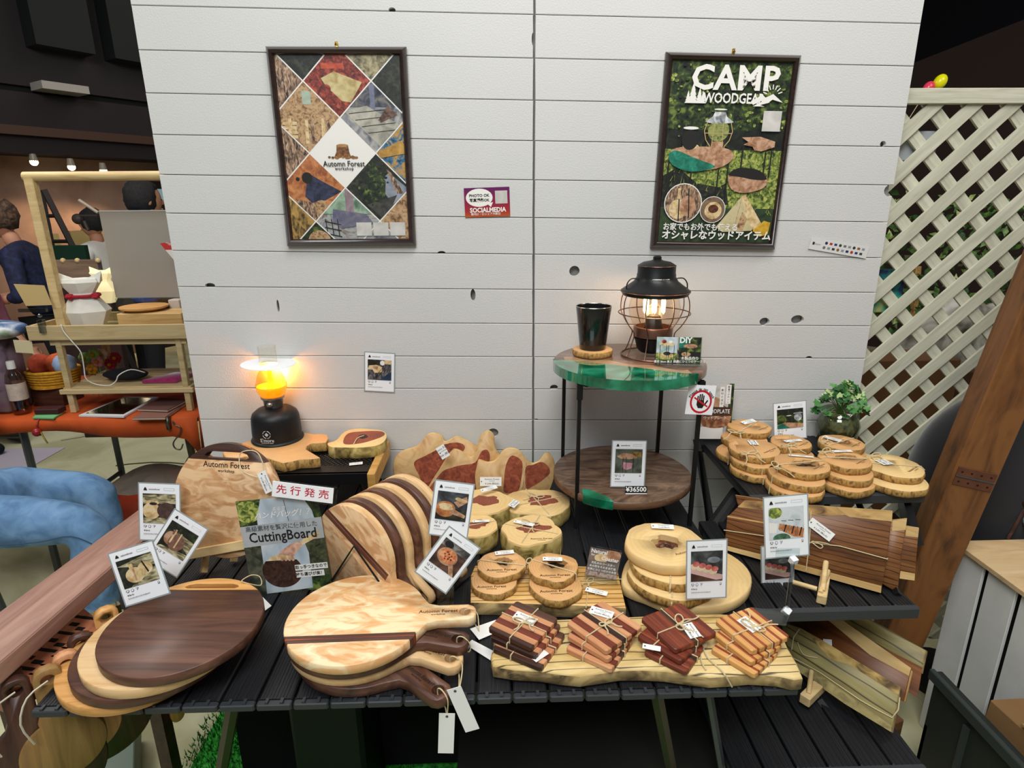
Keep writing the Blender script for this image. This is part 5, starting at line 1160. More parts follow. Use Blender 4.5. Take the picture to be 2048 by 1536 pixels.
tag_at('printed tag lying across the smaller log slice behind the cards', 962, 1043, T+.050, 2, .040, .010)
tag_at('printed tag lying on the largest log slice', 1048, 1047, T+.056, -26, .050, .013)

# big round slices right of the middle
live('wood_slice', 'large oval pale serving slice under the stack of three round slices', 'wood slice', [(1243, 1166), (1247, 1135), (1262, 1112), (1300, 1095), (1360, 1086), (1420, 1092), (1465, 1110), (1495, 1135), (1504, 1162), (1490, 1188), (1458, 1206), (1415, 1214), (1370, 1213), (1330, 1206), (1290, 1190), (1262, 1180)], T+.024, .024, ringp, ringp, smooth=3, bev=.003)
for i, (lab, cx, cy, w_, z, sd) in enumerate((('lowest of the three round slices on the large oval slice', 1345, 1146, 166, T+.046, 31), ('middle one of the three round slices on the large oval slice', 1342, 1118, 163, T+.067, 32), ('top round slice with a cluster of brown knots on the middle stack', 1330, 1085, 160, T+.093, 33))):
    e, c, R = slice_(lab, cx, cy, w_, z, .021 if sd < 33 else .024, face=ringp, side=bark if sd < 33 else ringp, seed=sd, amp=.045, hole=(.05, .02, .36, .8) if sd == 33 else None, holem=knotb, mark=False, group='three stacked round slices')
    if sd < 33: g = G(); d = V((-.3, -1.0, 0)).normalized()*R*1.0; g.tube([d*.7+V((0, 0, .022)), d*.98+V((0, 0, .0215)), d*1.06+V((0, 0, .012)), d*1.04], .0016, 6); ob('twine', g, twine, e)
    else: brandmark(e, (R*.45, -R*.42, .0244), .010, .35, brandl)
tag_at('printed tag on the top round slice with brown knots', 1325, 1054, T+.098, -8, .048, .015, tilt=.15)

# squares of striped strips tied in threes
def strip_coaster(label, cor, z, cols, th=.010, group=None, lab2=None):
    P = [Pz(x, y, z) for x, y in cor]; c = sum(P, V())/4; x = ((P[1]-P[0])+(P[2]-P[3])); y = ((P[3]-P[0])+(P[2]-P[1]))
    ang = math.atan2(x.y, x.x); a2 = math.atan2(y.y, y.x)+PI/2; s_ = (x.length+y.length)/4
    a2 = math.atan2(math.sin(a2), math.cos(a2)); 
    yy = V((-math.sin(ang), math.cos(ang))); 
    e = emp('square_coaster', label, 'coaster', (c.x, c.y, z-th), (0, 0, ang), group=group); n = len(cols); tot = sum(w for w, _ in cols); y0 = -s_/2
    for k, (w_, m) in enumerate(cols):
        ww = s_*w_/tot; last = k in (0, n-1)
        pr = [(-s_/2+.004, -ww/2), (s_/2-.004, -ww/2), (s_/2, -ww/2), (s_/2, ww/2), (s_/2-.004, ww/2), (-s_/2+.004, ww/2), (-s_/2, ww/2), (-s_/2, -ww/2)]
        if k == 0: pr[2] = (s_/2-.0008, -ww/2+.003); pr[7] = (-s_/2+.0008, -ww/2+.003)
        if k == n-1: pr[3] = (s_/2-.0008, ww/2-.003); pr[6] = (-s_/2+.0008, ww/2-.003)
        ob('strip', G().prism(pr, 0, th, .0014), m, e, (0, y0+ww/2, 0)); y0 += ww
    return e, c, s_
W_k, C_k, R_k, O_k, P_k = walnut2, cherry, redw, ochre, padauk
pat1 = [(.8, W_k), (1, C_k), (1.2, R_k), (1, C_k), (1.3, R_k), (1, C_k), (1.3, walnut)]
pat2 = [(.9, C_k), (1.1, R_k), (.9, C_k), (1.1, W_k), (.9, C_k), (1.1, R_k), (1.2, C_k)]
pat3 = [(1, R_k), (.55, P_k), (1, R_k), (.55, P_k), (1, W_k), (.55, P_k), (1, R_k), (.55, P_k), (1, R_k)]
pat4 = [(1, O_k), (.5, P_k), (1, O_k), (.5, P_k), (1, O_k), (.5, P_k), (1, O_k), (.5, P_k), (1, O_k), (.6, P_k)]
bund = [  # corners: left, bottom(front), right, top  of each, lowest first
    ('cherry and walnut', pat1, [[(988, 1303), (1087, 1338), (1120, 1262), (1040, 1228)], [(984, 1278), (1070, 1316), (1116, 1243), (1036, 1212)], [(975, 1262), (1050, 1297), (1115, 1229), (1045, 1200)]], 'first bundle on the long slab', (1050, 1238), -35),
    ('pale cherry and rosewood', pat2, [[(1133, 1298), (1232, 1344), (1256, 1272), (1180, 1240)], [(1136, 1272), (1225, 1326), (1262, 1258), (1190, 1222)], [(1134, 1252), (1208, 1306), (1280, 1242), (1212, 1200)]], 'second bundle on the long slab', (1203, 1226), -28),
    ('dark rosewood', pat3, [[(1281, 1300), (1386, 1347), (1400, 1290), (1330, 1256)], [(1268, 1262), (1362, 1324), (1418, 1272), (1330, 1232)], [(1285, 1236), (1357, 1303), (1432, 1264), (1355, 1201)]], 'third, darkest bundle on the long slab', (1382, 1262), -80),
    ('orange and red-brown', pat4, [[(1417, 1290), (1522, 1356), (1552, 1300), (1470, 1258)], [(1430, 1262), (1507, 1332), (1566, 1286), (1480, 1238)], [(1428, 1235), (1505, 1304), (1582, 1272), (1503, 1215)]], 'rightmost bundle on the long slab', (1498, 1250), -65)]
for bi, (col, pat, quads, where, tg, tr) in enumerate(bund):
    for k, cor in enumerate(quads):
        z = zs2+.0105*(k+1)+.0004*k
        L_, B_, R_, T_ = cor
        e, c, s_ = strip_coaster('%s striped coaster, %s of the %s' % (col, ('lowest', 'middle', 'topmost')[k], where), [L_, B_, R_, T_], z, pat, .0102, 'striped square coasters')
        g = G(); h = s_/2+.0012; t = .0011
        if k == 2:
            loop = [(-h, .0), (-h, .0102+t), (h, .0102+t), (h, 0)]
            g.tube([V((a, .001, b)) for a, b in loop], t, 5); g.tube([V((.002, a, b)) for a, b in loop], t, 5)
            bow(g, V((.002, .001, .0102+t)), .013 if bi != 1 else .009, .5+bi, .0013, tails=.035 if bi in (2, 3) else .022)
        else:
            g.tube([V((-h*.2, -h, 0)), V((-h*.2, -h, .0102))], t*1.2, 5); g.tube([V((-h*.2, -h, .0102+t)), V((-h*.2, -h*.6, .0102+t))], t, 5); g.tube([V((h, h*.1, 0)), V((h, h*.1, .0102+t)), V((h*.7, h*.1, .0102+t))], t*1.2, 5)
        ob('twine', g, twine, e)
    tag_at('printed price tag tied on the %s' % where, tg[0], tg[1], zs2+.0335, tr, .043 if bi < 2 else .036, .019 if bi < 2 else .021, tilt=.1)
tg_ = Pz(1460, 1345, zs2+.0015)
g = G().tube(cat_mull([Pz(x, y, zs2+.002)-tg_ for x, y in ((1405, 1292), (1415, 1315), (1440, 1338), (1450, 1350))]+[Pz(1464, 1374, T+.004)-tg_], 3, False), .0014, 5); g.tube(cat_mull([Pz(x, y, zs2+.002)-tg_ for x, y in ((1405, 1292), (1402, 1320), (1412, 1340))], 3, False), .0014, 5)
g.ball(Pz(1408, 1290, zs2+.004)-tg_, .006, 8, 6); ob('twine', g, twine, loc=tg_, label='loose twine end trailing over the front edge of the long slab', cat='twine')
tag_at('blank tag peeking out under the middle coaster of the dark bundle', 1303, 1296, zs2+.0205, -18, .03, .012, lines=False)
tag_at('small tag tucked beside the lowest coaster of the first bundle', 1080, 1313, zs2+.0118, 40, .03, .013, lines=False)

# slabs with red heart standing at the back
def standing(label, pts, yb, lean, th, face, side, hearts, extra=None, group='live-edge slabs leaning at the back'):
    le = math.radians(lean); n_ = V((0, -math.cos(le), math.sin(le))); low = max(pts, key=lambda p: p[1]); p0 = V((0, yb, T+.002))
    e, M = live('live_edge_slab', label, 'board', pts, 0, th, face, side, nrm_=n_, p0=p0, smooth=4, group=group, bev=.003, wavy=.0)
    for h in hearts: inlay(e, M, h, heartr, p0=p0, nrm_=n_, name='heartwood', th=.001, lift=.0007)
    return e, M, p0, n_
sapf = blot('sap_face', ['#b48a56', '#c49c67', '#cda973', '#bd9460'], 18, .55, 7, 1.5)
sapp = blot('sap_rim', ['#c9a05c', '#e3c07c', '#f0d596'], 30, .55, 5)
tall = lambda pts, yb: pts
standing('wavy live-edge slab with a red heart, leftmost behind the upright paddle boards', [(790, 960), (786, 925), (800, 905), (835, 892), (852, 872), (866, 867), (882, 872), (888, 884), (900, 880), (914, 874), (936, 884), (962, 900), (985, 925), (990, 990), (960, 1010), (880, 1010), (810, 1000)], -.075, 14, .03, sapf, sapp, [[(828, 925), (850, 912), (872, 900), (885, 890), (915, 885), (930, 895), (912, 920), (900, 950), (880, 985), (850, 975), (838, 950)]])
e, M, p0, n_ = standing('live-edge slab with a pointed tip and red heart, in the middle of the back row', [(852, 985), (878, 940), (900, 905), (912, 900), (930, 908), (944, 915), (953, 895), (961, 873), (975, 862), (988, 872), (990, 895), (1005, 918), (1040, 950), (1050, 1010), (960, 1030), (860, 1020)], -.115, 14, .028, sapf, sapp, [[(855, 1000), (880, 948), (905, 935), (925, 930), (950, 925), (963, 903), (975, 900), (980, 915), (975, 950), (985, 990), (950, 1005)]])
standing('live-edge slab with two red hearts and twine, rightmost of the back row', [(950, 960), (953, 935), (958, 921), (975, 926), (992, 921), (1006, 903), (1022, 897), (1040, 903), (1052, 918), (1065, 928), (1080, 922), (1092, 908), (1104, 912), (1110, 932), (1106, 965), (1080, 1005), (1000, 1020), (960, 1000)], -.150, 14, .028, sapf, sapp, [[(1009, 985), (1008, 960), (1012, 930), (1022, 912), (1036, 915), (1045, 928), (1042, 960), (1035, 982)], [(1052, 975), (1052, 935), (1066, 930), (1082, 924), (1094, 930), (1100, 945), (1085, 960), (1066, 972)]])
pq = V((0, -.19, T)); nq = V((0, math.cos(.25), -math.sin(.25)))
mwq, wq, hq = panel([(960, 954), (1003, 954), (1003, 972), (960, 972)], Pn(980, 960, V((0, -.185, T+.1)), nq), nrm_=nq); t_ = price_tag('printed tag hanging before the right live-edge slab, above the log slices', V(), 0, wq, hq); t_.matrix_world = mwq
mwq, wq, hq = panel([(872, 896), (888, 888), (899, 910), (884, 921)], Pn(885, 905, V((0, -.13, T+.15)), nq), nrm_=nq); t_ = price_tag('printed tag hung on the leftmost live-edge slab', V(), 0, wq*1.0, hq); t_.matrix_world = mwq
g = G(); O = Pn(1045, 940, V((0, -.152, T+.05)), V((0, -math.cos(.245), math.sin(.245))));
pw = lambda x, y: Pn(x, y, V((0, -.155, T+.002)), V((0, -math.cos(.245), math.sin(.245))))-O
g.tube([pw(1050, 912), pw(1052, 925), pw(1044, 975)], .0011, 5); ob('twine', g, twine, loc=O, label='twine round the right live-edge slab of the back row', cat='twine')

# pieces on the grill table
zt = zg+.0005
live('live_edge_slab', 'thick jagged live-edge slab under the glowing lamp on the grill table', 'board', [(445, 905), (470, 893), (500, 880), (560, 868), (606, 865), (628, 868), (654, 869), (652, 884), (622, 886), (612, 898), (640, 915), (600, 918), (565, 925), (530, 914), (490, 912), (462, 918)], zt+.028, .028, ringo, bark, smooth=2, bev=.002)
e, M = live('wood_slice', 'thick slice with a red heart beside the lamp slab on the grill table', 'wood slice', [(655, 886), (672, 880), (688, 864), (712, 857), (745, 858), (768, 862), (773, 874), (760, 888), (725, 894), (685, 894), (662, 893)], zt+.034, .034, ringp, barkg, smooth=3, bev=.0015)
inlay(e, M, [(687, 887), (695, 868), (725, 863), (762, 863), (768, 871), (740, 882), (712, 888)], heart, z=zt+.034, name='heartwood')
inlay(e, M, [(716, 873), (728, 869), (736, 874), (724, 878)], knotm, z=zt+.034, name='knot', lift=.0012)
p = Pz(728, 872, zt+.034); Mi = M.inverted(); ob('twine', G().tube([Mi @ q for q in cat_mull([p+V((0, 0, .001)), Pz(715, 876, zt+.036), Pz(708, 887, zt+.036), Pz(704, 896, zt+.028)], 3, False)], .0014, 5).ball(Mi @ Pz(704, 897, zt+.028), .003, 8, 5), twine, e)
tag_at('small price tag lying on the wire mesh before the red-hearted slice', 712, 928, zg+.001, 12, .034, .016)
# ================================================================== LAMPS, CUP, PLANT
def at_h(p, py): return Py(1024, py, p.y)   # helper for heights at a given depth
def hz(p, px, py): return Py(px, py, p.y).z
# small electric lamp with white reflector
b0 = Pz(556, 877, zt+.028); b0 = V((b0.x, b0.y, zt+.0285)); m1 = mpp(b0)
def prof(b, px, rows): return [(hw*m1, hz(b, px, y)-b.z) for y, hw in rows]
e = emp('oil_style_lamp', 'glowing orange glass lamp with a black canister base on the left slab', 'lamp', b0)
bp_ = [(0, 0), (49*m1, 0), (50*m1, .003), (49*m1, .006), (46.5*m1, .008), (46.5*m1, .030), (46*m1, .048)]+prof(b0, 556, [(832, 45), (824, 42), (817, 33), (813, 22)])
zb_ = bp_[-1][1]
ob('canister', G().lathe(bp_+[(0, zb_)], 40), mat('canister_black', '#1b1c1e', .45, .3), e, smooth=50)
zn = hz(b0, 551, 812)-b0.z; z1 = hz(b0, 550, 795)-b0.z; z2 = hz(b0, 550, 791)-b0.z; satin = mat('satin_metal', '#a8a19a', .35, .9)
ob('collar', G().lathe([(14*m1, zn-.004), (17*m1, zn), (19*m1, z1-.003), (22*m1, z1), (22.5*m1, z2), (0, z2)], 32), satin, e, smooth=50)
ob('knob', G().ball((0, -20*m1, (zn+z1)/2), .008, 12, 8).lathe([(.002, 0), (.008, .002), (.008, .005), (.0, .006)], 16, (0, -.022, (zn+z1)/2)), satin, e, smooth='all')
zA, zB_, zC_, zD_, zE_ = [hz(b0, 548, y)-b0.z for y in (791, 779, 768, 748, 737)]
ob('glass_bulb', G().lathe([(22*m1, zA), (28*m1, zB_), (29*m1, zC_), (23*m1, zD_), (17*m1, zE_), (16.8*m1, hz(b0, 545, 735)-b0.z)], 32, cap=False), clear('lamp_glass', '#ffe7b0', .12, .03), e, smooth='all')
amber = mat('amber_glow', '#ff9d0a', .3, emit=1.1); ob('amber_cup', G().lathe([(0, zA+.001), (21*m1, zA+.001), (27*m1, zB_), (27.4*m1, zC_-.004), (26.8*m1, zC_-.004), (20*m1, zA+.004), (0, zA+.004)], 32), amber, e, smooth='all')
ob('flame', G().lathe([(0, zC_-.012), (9*m1, zC_-.012), (7*m1, zC_), (4.5*m1, zD_), (3.5*m1, zE_), (0, zE_+.001)], 20), mat('flame_yellow', '#ffb61e', .3, emit=2.2), e, smooth='all')
zR = hz(b0, 545, 727)-b0.z
ob('reflector', G().lathe([(17*m1, -.001), (50*m1, -.0012), (50*m1, 0), (17*m1, .0005)], 48, cap=False), mat('reflector_white', '#eceef0', .35), e, (0, 0, zR), (.0, .04, 0), smooth=40)
zT_ = hz(b0, 545, 692)-b0.z; gc = clear('chimney_glass', '#fefdfa', .05, .03)
ob('chimney', G().lathe([(16.5*m1, zR), (16.5*m1, zT_), (17*m1, zT_), (15.9*m1, zT_), (15.9*m1, zR)], 32, cap=False), gc, e, smooth=50)
for k_, rr in ((0, .012), (1, .0098)):
    pass
ring = G()
for i in range(4):
    t0 = i*PI/2+.15; q = [V((.0105*math.cos(t0+t), 0, .0105*math.sin(t0+t))) for t in [x*(PI/2-.35)/5 for x in range(6)]]; ring.tube(q, .0009, 4)
s_ = -46.8*m1; ring.box((0, 0, 0), (.008, .0006, .008), MX.Rotation(PI/4, 3, 'Y'))
ob('emblem', ring, mat('emblem_grey', '#b9bcbd', .5), e, (-.004, s_, .036), (0, 0, -.12), kind='stuff')
text("S'more", .0135, mat('emblem_grey', '#b9bcbd', .5), e, (-.004, s_-.0004, .0195), (PI/2, 0, -.1), bold=.02); text('OUTDOOR GEAR', .0042, mat('emblem_grey', '#b9bcbd', .5), e, (-.004, s_-.0004, .012), (PI/2, 0, -.1), bold=.02)
l = bpy.data.lights.new('lamp_glow', 'POINT'); l.energy = 1.15; l.color = (1, .45, .12); l.shadow_soft_size = .012; o = bpy.data.objects.new('lamp_glow', l); COL.objects.link(o); o.location = b0+V((0, .045, zD_)); 

# railroad style lantern
b1 = Pz(1305, 712, zt1); b1 = V((b1.x, b1.y+.01, zt1+.0005)); m1 = mpp(b1)
e = emp('railroad_lantern', 'black-capped lantern in a copper wire cage on the green-topped table', 'lamp', b1)
H = lambda y: hz(b1, 1308, y)-b1.z
copper = mat('copper', '#7d5c4c', .4, .8); lb = mat('lantern_black', '#1d1e1f', .38, .4); coppb = mat('copper_band', '#8d6552', .35, .85)
ob('cap', G().lathe([(62*m1, H(588)-.002), (66*m1, H(583)), (66*m1, H(580)), (55*m1, H(572)), (42*m1, H(562)), (37*m1, H(553)), (37*m1, H(548)), (36*m1, H(546)), (36*m1, H(532)), (35.5*m1, H(530)), (26*m1, H(524)), (12*m1, H(521)), (8*m1, H(519)), (8*m1, H(514)), (6*m1, H(512)), (0, H(511))], 48), lb, e, smooth=35)
ob('rim', G().tube([V((math.cos(t)*66*m1, math.sin(t)*66*m1, H(582))) for t in [2*PI*i/48 for i in range(48)]], .0013, 6, True), coppb, e)
ob('rim', G().tube([V((math.cos(t)*36.2*m1, math.sin(t)*36.2*m1, H(531))) for t in [2*PI*i/48 for i in range(48)]], .0008, 6, True), coppb, e)
pz_ = H(559); pr = 38.5*m1; g = G().tube([V((math.sin(a_)*pr, -math.cos(a_)*pr, pz_+b_)) for a_, b_ in ([(-.42+.84*i/8, .005) for i in range(9)]+[(.5, 0)]+[(.42-.84*i/8, -.005) for i in range(9)]+[(-.5, 0)])], .0006, 5, True)
ob('name_plate', g, mat('plate_silver', '#c6c2b8', .3, .8), e); text('BAREBONES', .0085, mat('plate_silver', '#c6c2b8', .3, .8), e, (0, -pr-.0008, pz_), (PI/2, 0, 0), bold=.02, sx=.85)
for i in range(5):
    pass
# cage: eight ribs, middle ring, base ring
for k in range(8):
    t = 2*PI*k/8+.3; rows = [(584, 60), (600, 66), (625, 66), (648, 54), (664, 42), (680, 45), (700, 52), (712, 58)]
    q = [V((math.cos(t)*hw*m1, math.sin(t)*hw*m1, max(.002, H(y)))) for y, hw in rows]; ob('cage_rib', G().tube(cat_mull(q, 3, False), .0014, 6), copper, e)
for y, hw, th_ in ((625, 69, .0015), ):
    ob('cage_ring', G().tube([V((math.cos(t)*hw*m1, math.sin(t)*hw*m1, H(y))) for t in [2*PI*i/48 for i in range(48)]], th_, 6, True), copper, e)
ob('base_ring', G().tube([V((math.cos(t)*60*m1, math.sin(t)*60*m1, .0022)) for t in [2*PI*i/48 for i in range(48)]], .0022, 6, True), copper, e)
q = [V((x*m1, -.012, H(y))) for x, y in ((-38, 556), (-50, 556), (-58, 566), (-59, 582))]; ob('handle', G().tube(cat_mull(q, 3, False), .0016, 6), lb, e); q = [V((-p.x, p.y, p.z)) for p in q]; ob('handle', G().tube(cat_mull(q, 3, False), .0016, 6), lb, e)
zs_ = [(H(y), hw*m1) for y, hw in ((586, 40), (600, 47), (616, 50), (632, 47), (648, 40), (655, 37))]
ob('globe', G().lathe([(r, z) for z, r in zs_], 40, cap=False), clear('globe_glass', '#fff6ec', .07, .02), e, smooth='all')
ob('burner_band', G().lathe([(36*m1, H(672)), (38*m1, H(671)), (38.5*m1, H(655)), (37*m1, H(652)), (34*m1, H(652)), (34*m1, H(660)), (0, H(660))], 40), coppb, e, smooth=40)
ob('font', G().lathe([(0, .010), (24*m1, .010), (30*m1, .018), (34*m1, H(680)), (38*m1, H(673)), (0, H(673))], 40), lb, e, smooth=40)
ob('lamp_holder', G().lathe([(20*m1, H(660)), (17*m1, H(650)), (14*m1, H(634)), (10*m1, H(630)), (0, H(630))], 24), mat('holder_dark', '#241c18', .5), e, smooth=40)
for i, t in enumerate((-.9, 0, .9, 2.1, 3.1, 4.1)):
    r = 14*m1 if i != 1 else 6*m1; c = V((math.sin(t)*r*1.5, -math.cos(t)*r*.8, 0)); ob('filament', G().lathe([(0, H(628)), (3.2*m1, H(622)), (3.6*m1, H(605)), (2.6*m1, H(594)), (0, H(591))], 10, c), mat('filament_glow', '#ffdf9c', .3, emit=9), e, smooth='all')
l = bpy.data.lights.new('lantern_glow', 'POINT'); l.energy = .55; l.color = (1, .62, .36); l.shadow_soft_size = .02; o = bpy.data.objects.new('lantern_glow', l); COL.objects.link(o); o.location = b1+V((0, 0, H(610)))

# cup on its slice
e, c, R = slice_('small round coaster slice under the black cup', 1185, 697, 77, zt1+.017, .0165, face=ringo, side=bark, seed=41, amp=.03, mark=False, group=None, name='wood_slice')
b2 = V((c.x, c.y, zt1+.0173)); m1 = mpp(b2); hc = hz(b2, 1183, 612)-b2.z
e = emp('cup', 'tall tapered black cup standing on a small wood slice', 'cup', b2)
ob('body', G().lathe([(0, .0), (25*m1, 0), (26*m1, .002), (33*m1, hc*.8), (35*m1, hc-.001), (35*m1, hc), (33.4*m1, hc), (31*m1, hc*.7), (24*m1, .004), (0, .004)], 48), mat('cup_black', '#17181a', .22, .2, coat=.5), e, smooth=45)
ob('rim', G().tube([V((math.cos(t)*34.3*m1, math.sin(t)*34.3*m1, hc)) for t in [2*PI*i/48 for i in range(48)]], .0012, 6, True), steel, e)

# ivy in a glass
e8_ = Pz(1672, 885, T+.110); vz = T+.1125
pv = V((Py(1672, 870, -.055).x, -.058, vz)); m1 = mpp(pv)
e = emp('potted_ivy', 'green ivy in a round glass vase at the right end of the upper shelf', 'plant', pv)
hv = hz(pv, 1670, 818)-vz
ob('vase', G().lathe([(0, 0), (30*m1, 0), (36*m1, .01), (39*m1, hv*.5), (31*m1, hv), (29*m1, hv), (37*m1, hv*.5), (33*m1, .012), (0, .005)], 32), clear('vase_glass', '#dfe5dc', .14, .05), e, smooth='all')
ob('soil', G().lathe([(0, .008), (31*m1, .012), (36*m1, hv*.48), (30*m1, hv*.8), (0, hv*.85)], 24).wob(.003, 60), blot('vase_filling', ['#4a4a30', '#8a855f', '#b3ac84'], 60), e, smooth='all')
random.seed(12)
def ivy_mesh(name, m):
    out = [(0, 0), (.35, -.28), (.75, -.18), (.62, .2), (1.0, .5), (.5, .62), (.32, .95), (0, 1.35), (-.32, .95), (-.5, .62), (-1.0, .5), (-.62, .2), (-.75, -.18), (-.35, -.28)]
    g = G(); vs = [V((x*.5, y*.5, 0.10*abs(x)-.12*y*y*.4)) for x, y in out]; ce = V((0, .22, -.03)); g.add(vs+[ce], [(i, (i+1) % 14, 14) for i in range(14)]); return g.mesh(name, m, 'all')
lm = [ivy_mesh('leaf', blot('ivy_green_%s' % n, c, 60, .4)) for n, c in (('deep', ['#1f4a22', '#356b35']), ('mid', ['#3d7a3c', '#69a35a']), ('pale', ['#8fb86a', '#c7d99a', '#4f8a48']))]
g = G(); stems = []
for i in range(96):
    t = random.uniform(0, 2*PI); rr = random.random()**.6; r = rr*.078; h = hv+.012+.062*(1-rr*rr)*random.uniform(.5, 1.1)-max(0, rr-.6)*.10*random.random()
    p = V((r*math.cos(t), r*.5*math.sin(t)-.008, h)); s_ = random.uniform(.022, .034)
    o = bpy.data.objects.new('leaf', lm[i % 3 if rr < .8 else i % 2]); COL.objects.link(o); o.parent = e; o.location = p; o.scale = (s_, s_, s_)
    o.rotation_euler = (random.uniform(.3, 1.3), random.uniform(-.5, .5), random.uniform(-1.6, 1.6) if i % 3 else t+PI/2)
    if i % 3 == 0: g.tube(cat_mull([V((0, 0, hv*.8)), p*.5+V((0, 0, hv*.5+.01)), p], 3, False), .0009, 4)
ob('stem', g, mat('ivy_stem', '#5c7a3c', .6), e, kind='stuff')
# ================================================================== RIGHT SIDE RACK
zu = T+.110
def shelf(name, label, poly_px, z, gap=.058, th=.02, mat_=None, fas=.02):
    P = [Pz(x, y, z) for x, y in poly_px]; x0, x1 = min(p.x for p in P), max(p.x for p in P); y0, y1 = min(p.y for p in P), max(p.y for p in P)
    return P, x0, x1, y0, y1
rk = emp('tiered_rack', 'black three-tier slatted rack standing right of the main table', 'rack', (.62, -.4, 0))
def tier(x0, x1, y0, y1, z, n, name='slat'):
    w_ = (x1-x0)/n
    for i in range(n):
        g = G(); L_ = y1-y0; g.box((0, 0, 0), (L_, w_-.005, .012), bev=.002)
        for q in range(5): g.box((0, -w_/2+.010+q*(w_-.02)/4, .0062), (L_, .0016, .0008))
        ob(name, g, slatm, rk, (x0+w_*(i+.5)-.62, (y0+y1)/2+.4, z-.0065), (0, 0, PI/2))
    ob('front_rail', G().box(((x0+x1)/2-.62, y0+.4-.006, z-.012), (x1-x0, .014, .024), bev=.003), mat('rail_grey', '#34373a', .45), rk)
    ob('back_rail', G().box(((x0+x1)/2-.62, y1+.4-.03, z-.022), (x1-x0, .014, .018)), blackm, rk)
    for s_ in (x0+.01, x1-.01): ob('side_rail', G().box((s_-.62, (y0+y1)/2+.4, z-.016), (.014, y1-y0, .02), bev=.002), mat('rail_grey', '#34373a', .45), rk)
ux0 = Pz(1518, 985, zu).x; uy0 = Pz(1680, 986, zu).y; ux1 = Pz(1850, 985, zu).x
tier(ux0-.03, ux1, uy0, -.02, zu, 6)
lz = T-.004; ly0 = Pz(1640, 1214, lz).y; lx1 = Pz(1830, 1205, lz).x
tier(xr+.012, lx1, ly0, -.30, lz, 7)
z3 = .44; tier(xr-.06, .70, -.78, -.30, z3, 6)
legs = [((1392, 880, -.04), (1436, 1130, -.20)), ((1500, 985, uy0+.05), (1405, 1160, -.38))]
def seg(a, b, r, m, nm='leg', n=4): ob(nm, G().tube([a-V((.62, -.4, 0)), b-V((.62, -.4, 0))], r, n), m, rk)
a_ = Py(1393, 878, -.05); b_ = Py(1440, 1150, -.16); seg(a_, b_, .011, mat('rail_grey', '#34373a', .45)); seg(b_, V((b_.x+.02, b_.y-.05, .02)), .011, mat('rail_grey', '#34373a', .45))
a_ = Py(1400, 900, -.20); b_ = Py(1428, 1150, -.10); seg(a_, b_, .006, blackm)
seg(V((ux1-.02, uy0+.03, zu-.02)), V((ux1-.02, uy0-.05, lz)), .010, blackm); seg(V((ux1-.02, -.05, zu-.02)), V((ux1-.02, -.05, 0)), .010, blackm)
seg(V((lx1-.03, -.32, lz-.02)), V((lx1-.03, -.34, 0)), .012, blackm); seg(V((xr+.03, -.32, lz-.02)), V((xr+.03, -.34, 0)), .012, blackm)
seg(V((lx1-.02, ly0+.03, lz)), V((lx1+.07, -.25, zu-.02)), .008, blackm, 'brace')
a_ = Py(1425, 1060, -.30); b_ = Py(1478, 985, -.25); seg(a_, b_, .021, mat('grip_rubber', '#141414', .7), 'grip', 12); c_ = b_+(b_-a_).normalized()*.02; seg(b_, c_, .0205, steel, 'ring', 12); seg(c_, Py(1518, 992, uy0+.02), .010, grey_m, 'clamp')

# ---- wood slice bundles on the upper shelf
def bundle(tag_lab, discs, band_at, tagp_=None, seed=50, hole=None, bow_px=None, brz=0, face=ringo, trz=0, ts=(.036, .0135), tt=0):
    z = zu+.0005
    for i, (lab, cx, cy, w_) in enumerate(discs):
        th = .0185; z += th+.0006; last = i == len(discs)-1
        e, c, R = slice_(lab, cx, cy, w_, z, th, face=face, side=bark, seed=seed+i, amp=.045, hole=hole if last else None, mark=False, group='tied slices on the upper shelf', rz=0)
        if not last: g = G(); t = band_at; d = V((math.cos(t), math.sin(t), 0)); g.tube([d*R*1.03+V((0, 0, 0)), d*R*1.04+V((0, 0, th))], .0014, 5)
        else:
            g = G(); d = V((math.cos(band_at), math.sin(band_at), 0)); g.tube([d*R*1.04, d*R*1.03+V((0, 0, th)), d*R*.8+V((0, 0, th+.0015)), d*-R*.9+V((0, 0, th+.0015)), d*-R*1.03+V((0, 0, th*.6))], .0014, 5)
            if bow_px: 
                q = Pz(*bow_px, z+.001)-V((c.x, c.y, z-th)); bow(g, q, .014, brz, .0013, tails=.034, hang=.012)
            brandmark(e, (R*.5, -R*.35, th+.0004), R*.13, .6, brandl)
        ob('twine', g, twine, e)
    if tagp_: tag_at(tag_lab, tagp_[0], tagp_[1], z+.002, trz, ts[0], ts[1], tilt=tt)
B_ = bundle
B_('long tag on the rearmost left slice bundle of the upper shelf', [('lower slice of the rearmost left bundle on the upper shelf', 1478, 903, 88), ('second slice of the rearmost left bundle on the upper shelf', 1490, 875, 84), ('top slice with a dark knot, rearmost left bundle on the upper shelf', 1500, 852, 82)], 3.9, (1497, 844), 51, (.25, -.1, .2, .7), (1472, 866), -.5, trz=28, ts=(.050, .017), tt=.15)
B_('tag on the slice bundle right of the lantern card, upper shelf', [('lower slice of the bundle before the lantern card', 1584, 905, 80), ('top slice of the bundle before the lantern card', 1581, 883, 78)], 4.3, (1586, 882), 54, (-.2, .2, .3, .6), (1577, 892), .3, trz=8, ts=(.05, .014))
B_('tag on the bundle just below the ivy', [('lower slice of the bundle just below the ivy', 1690, 905, 84), ('top slice with a dark knot, just below the ivy', 1683, 884, 84)], 3.6, (1664, 878), 57, (.1, .05, .36, .7), (1647, 884), .9, trz=-52, ts=(.046, .020))
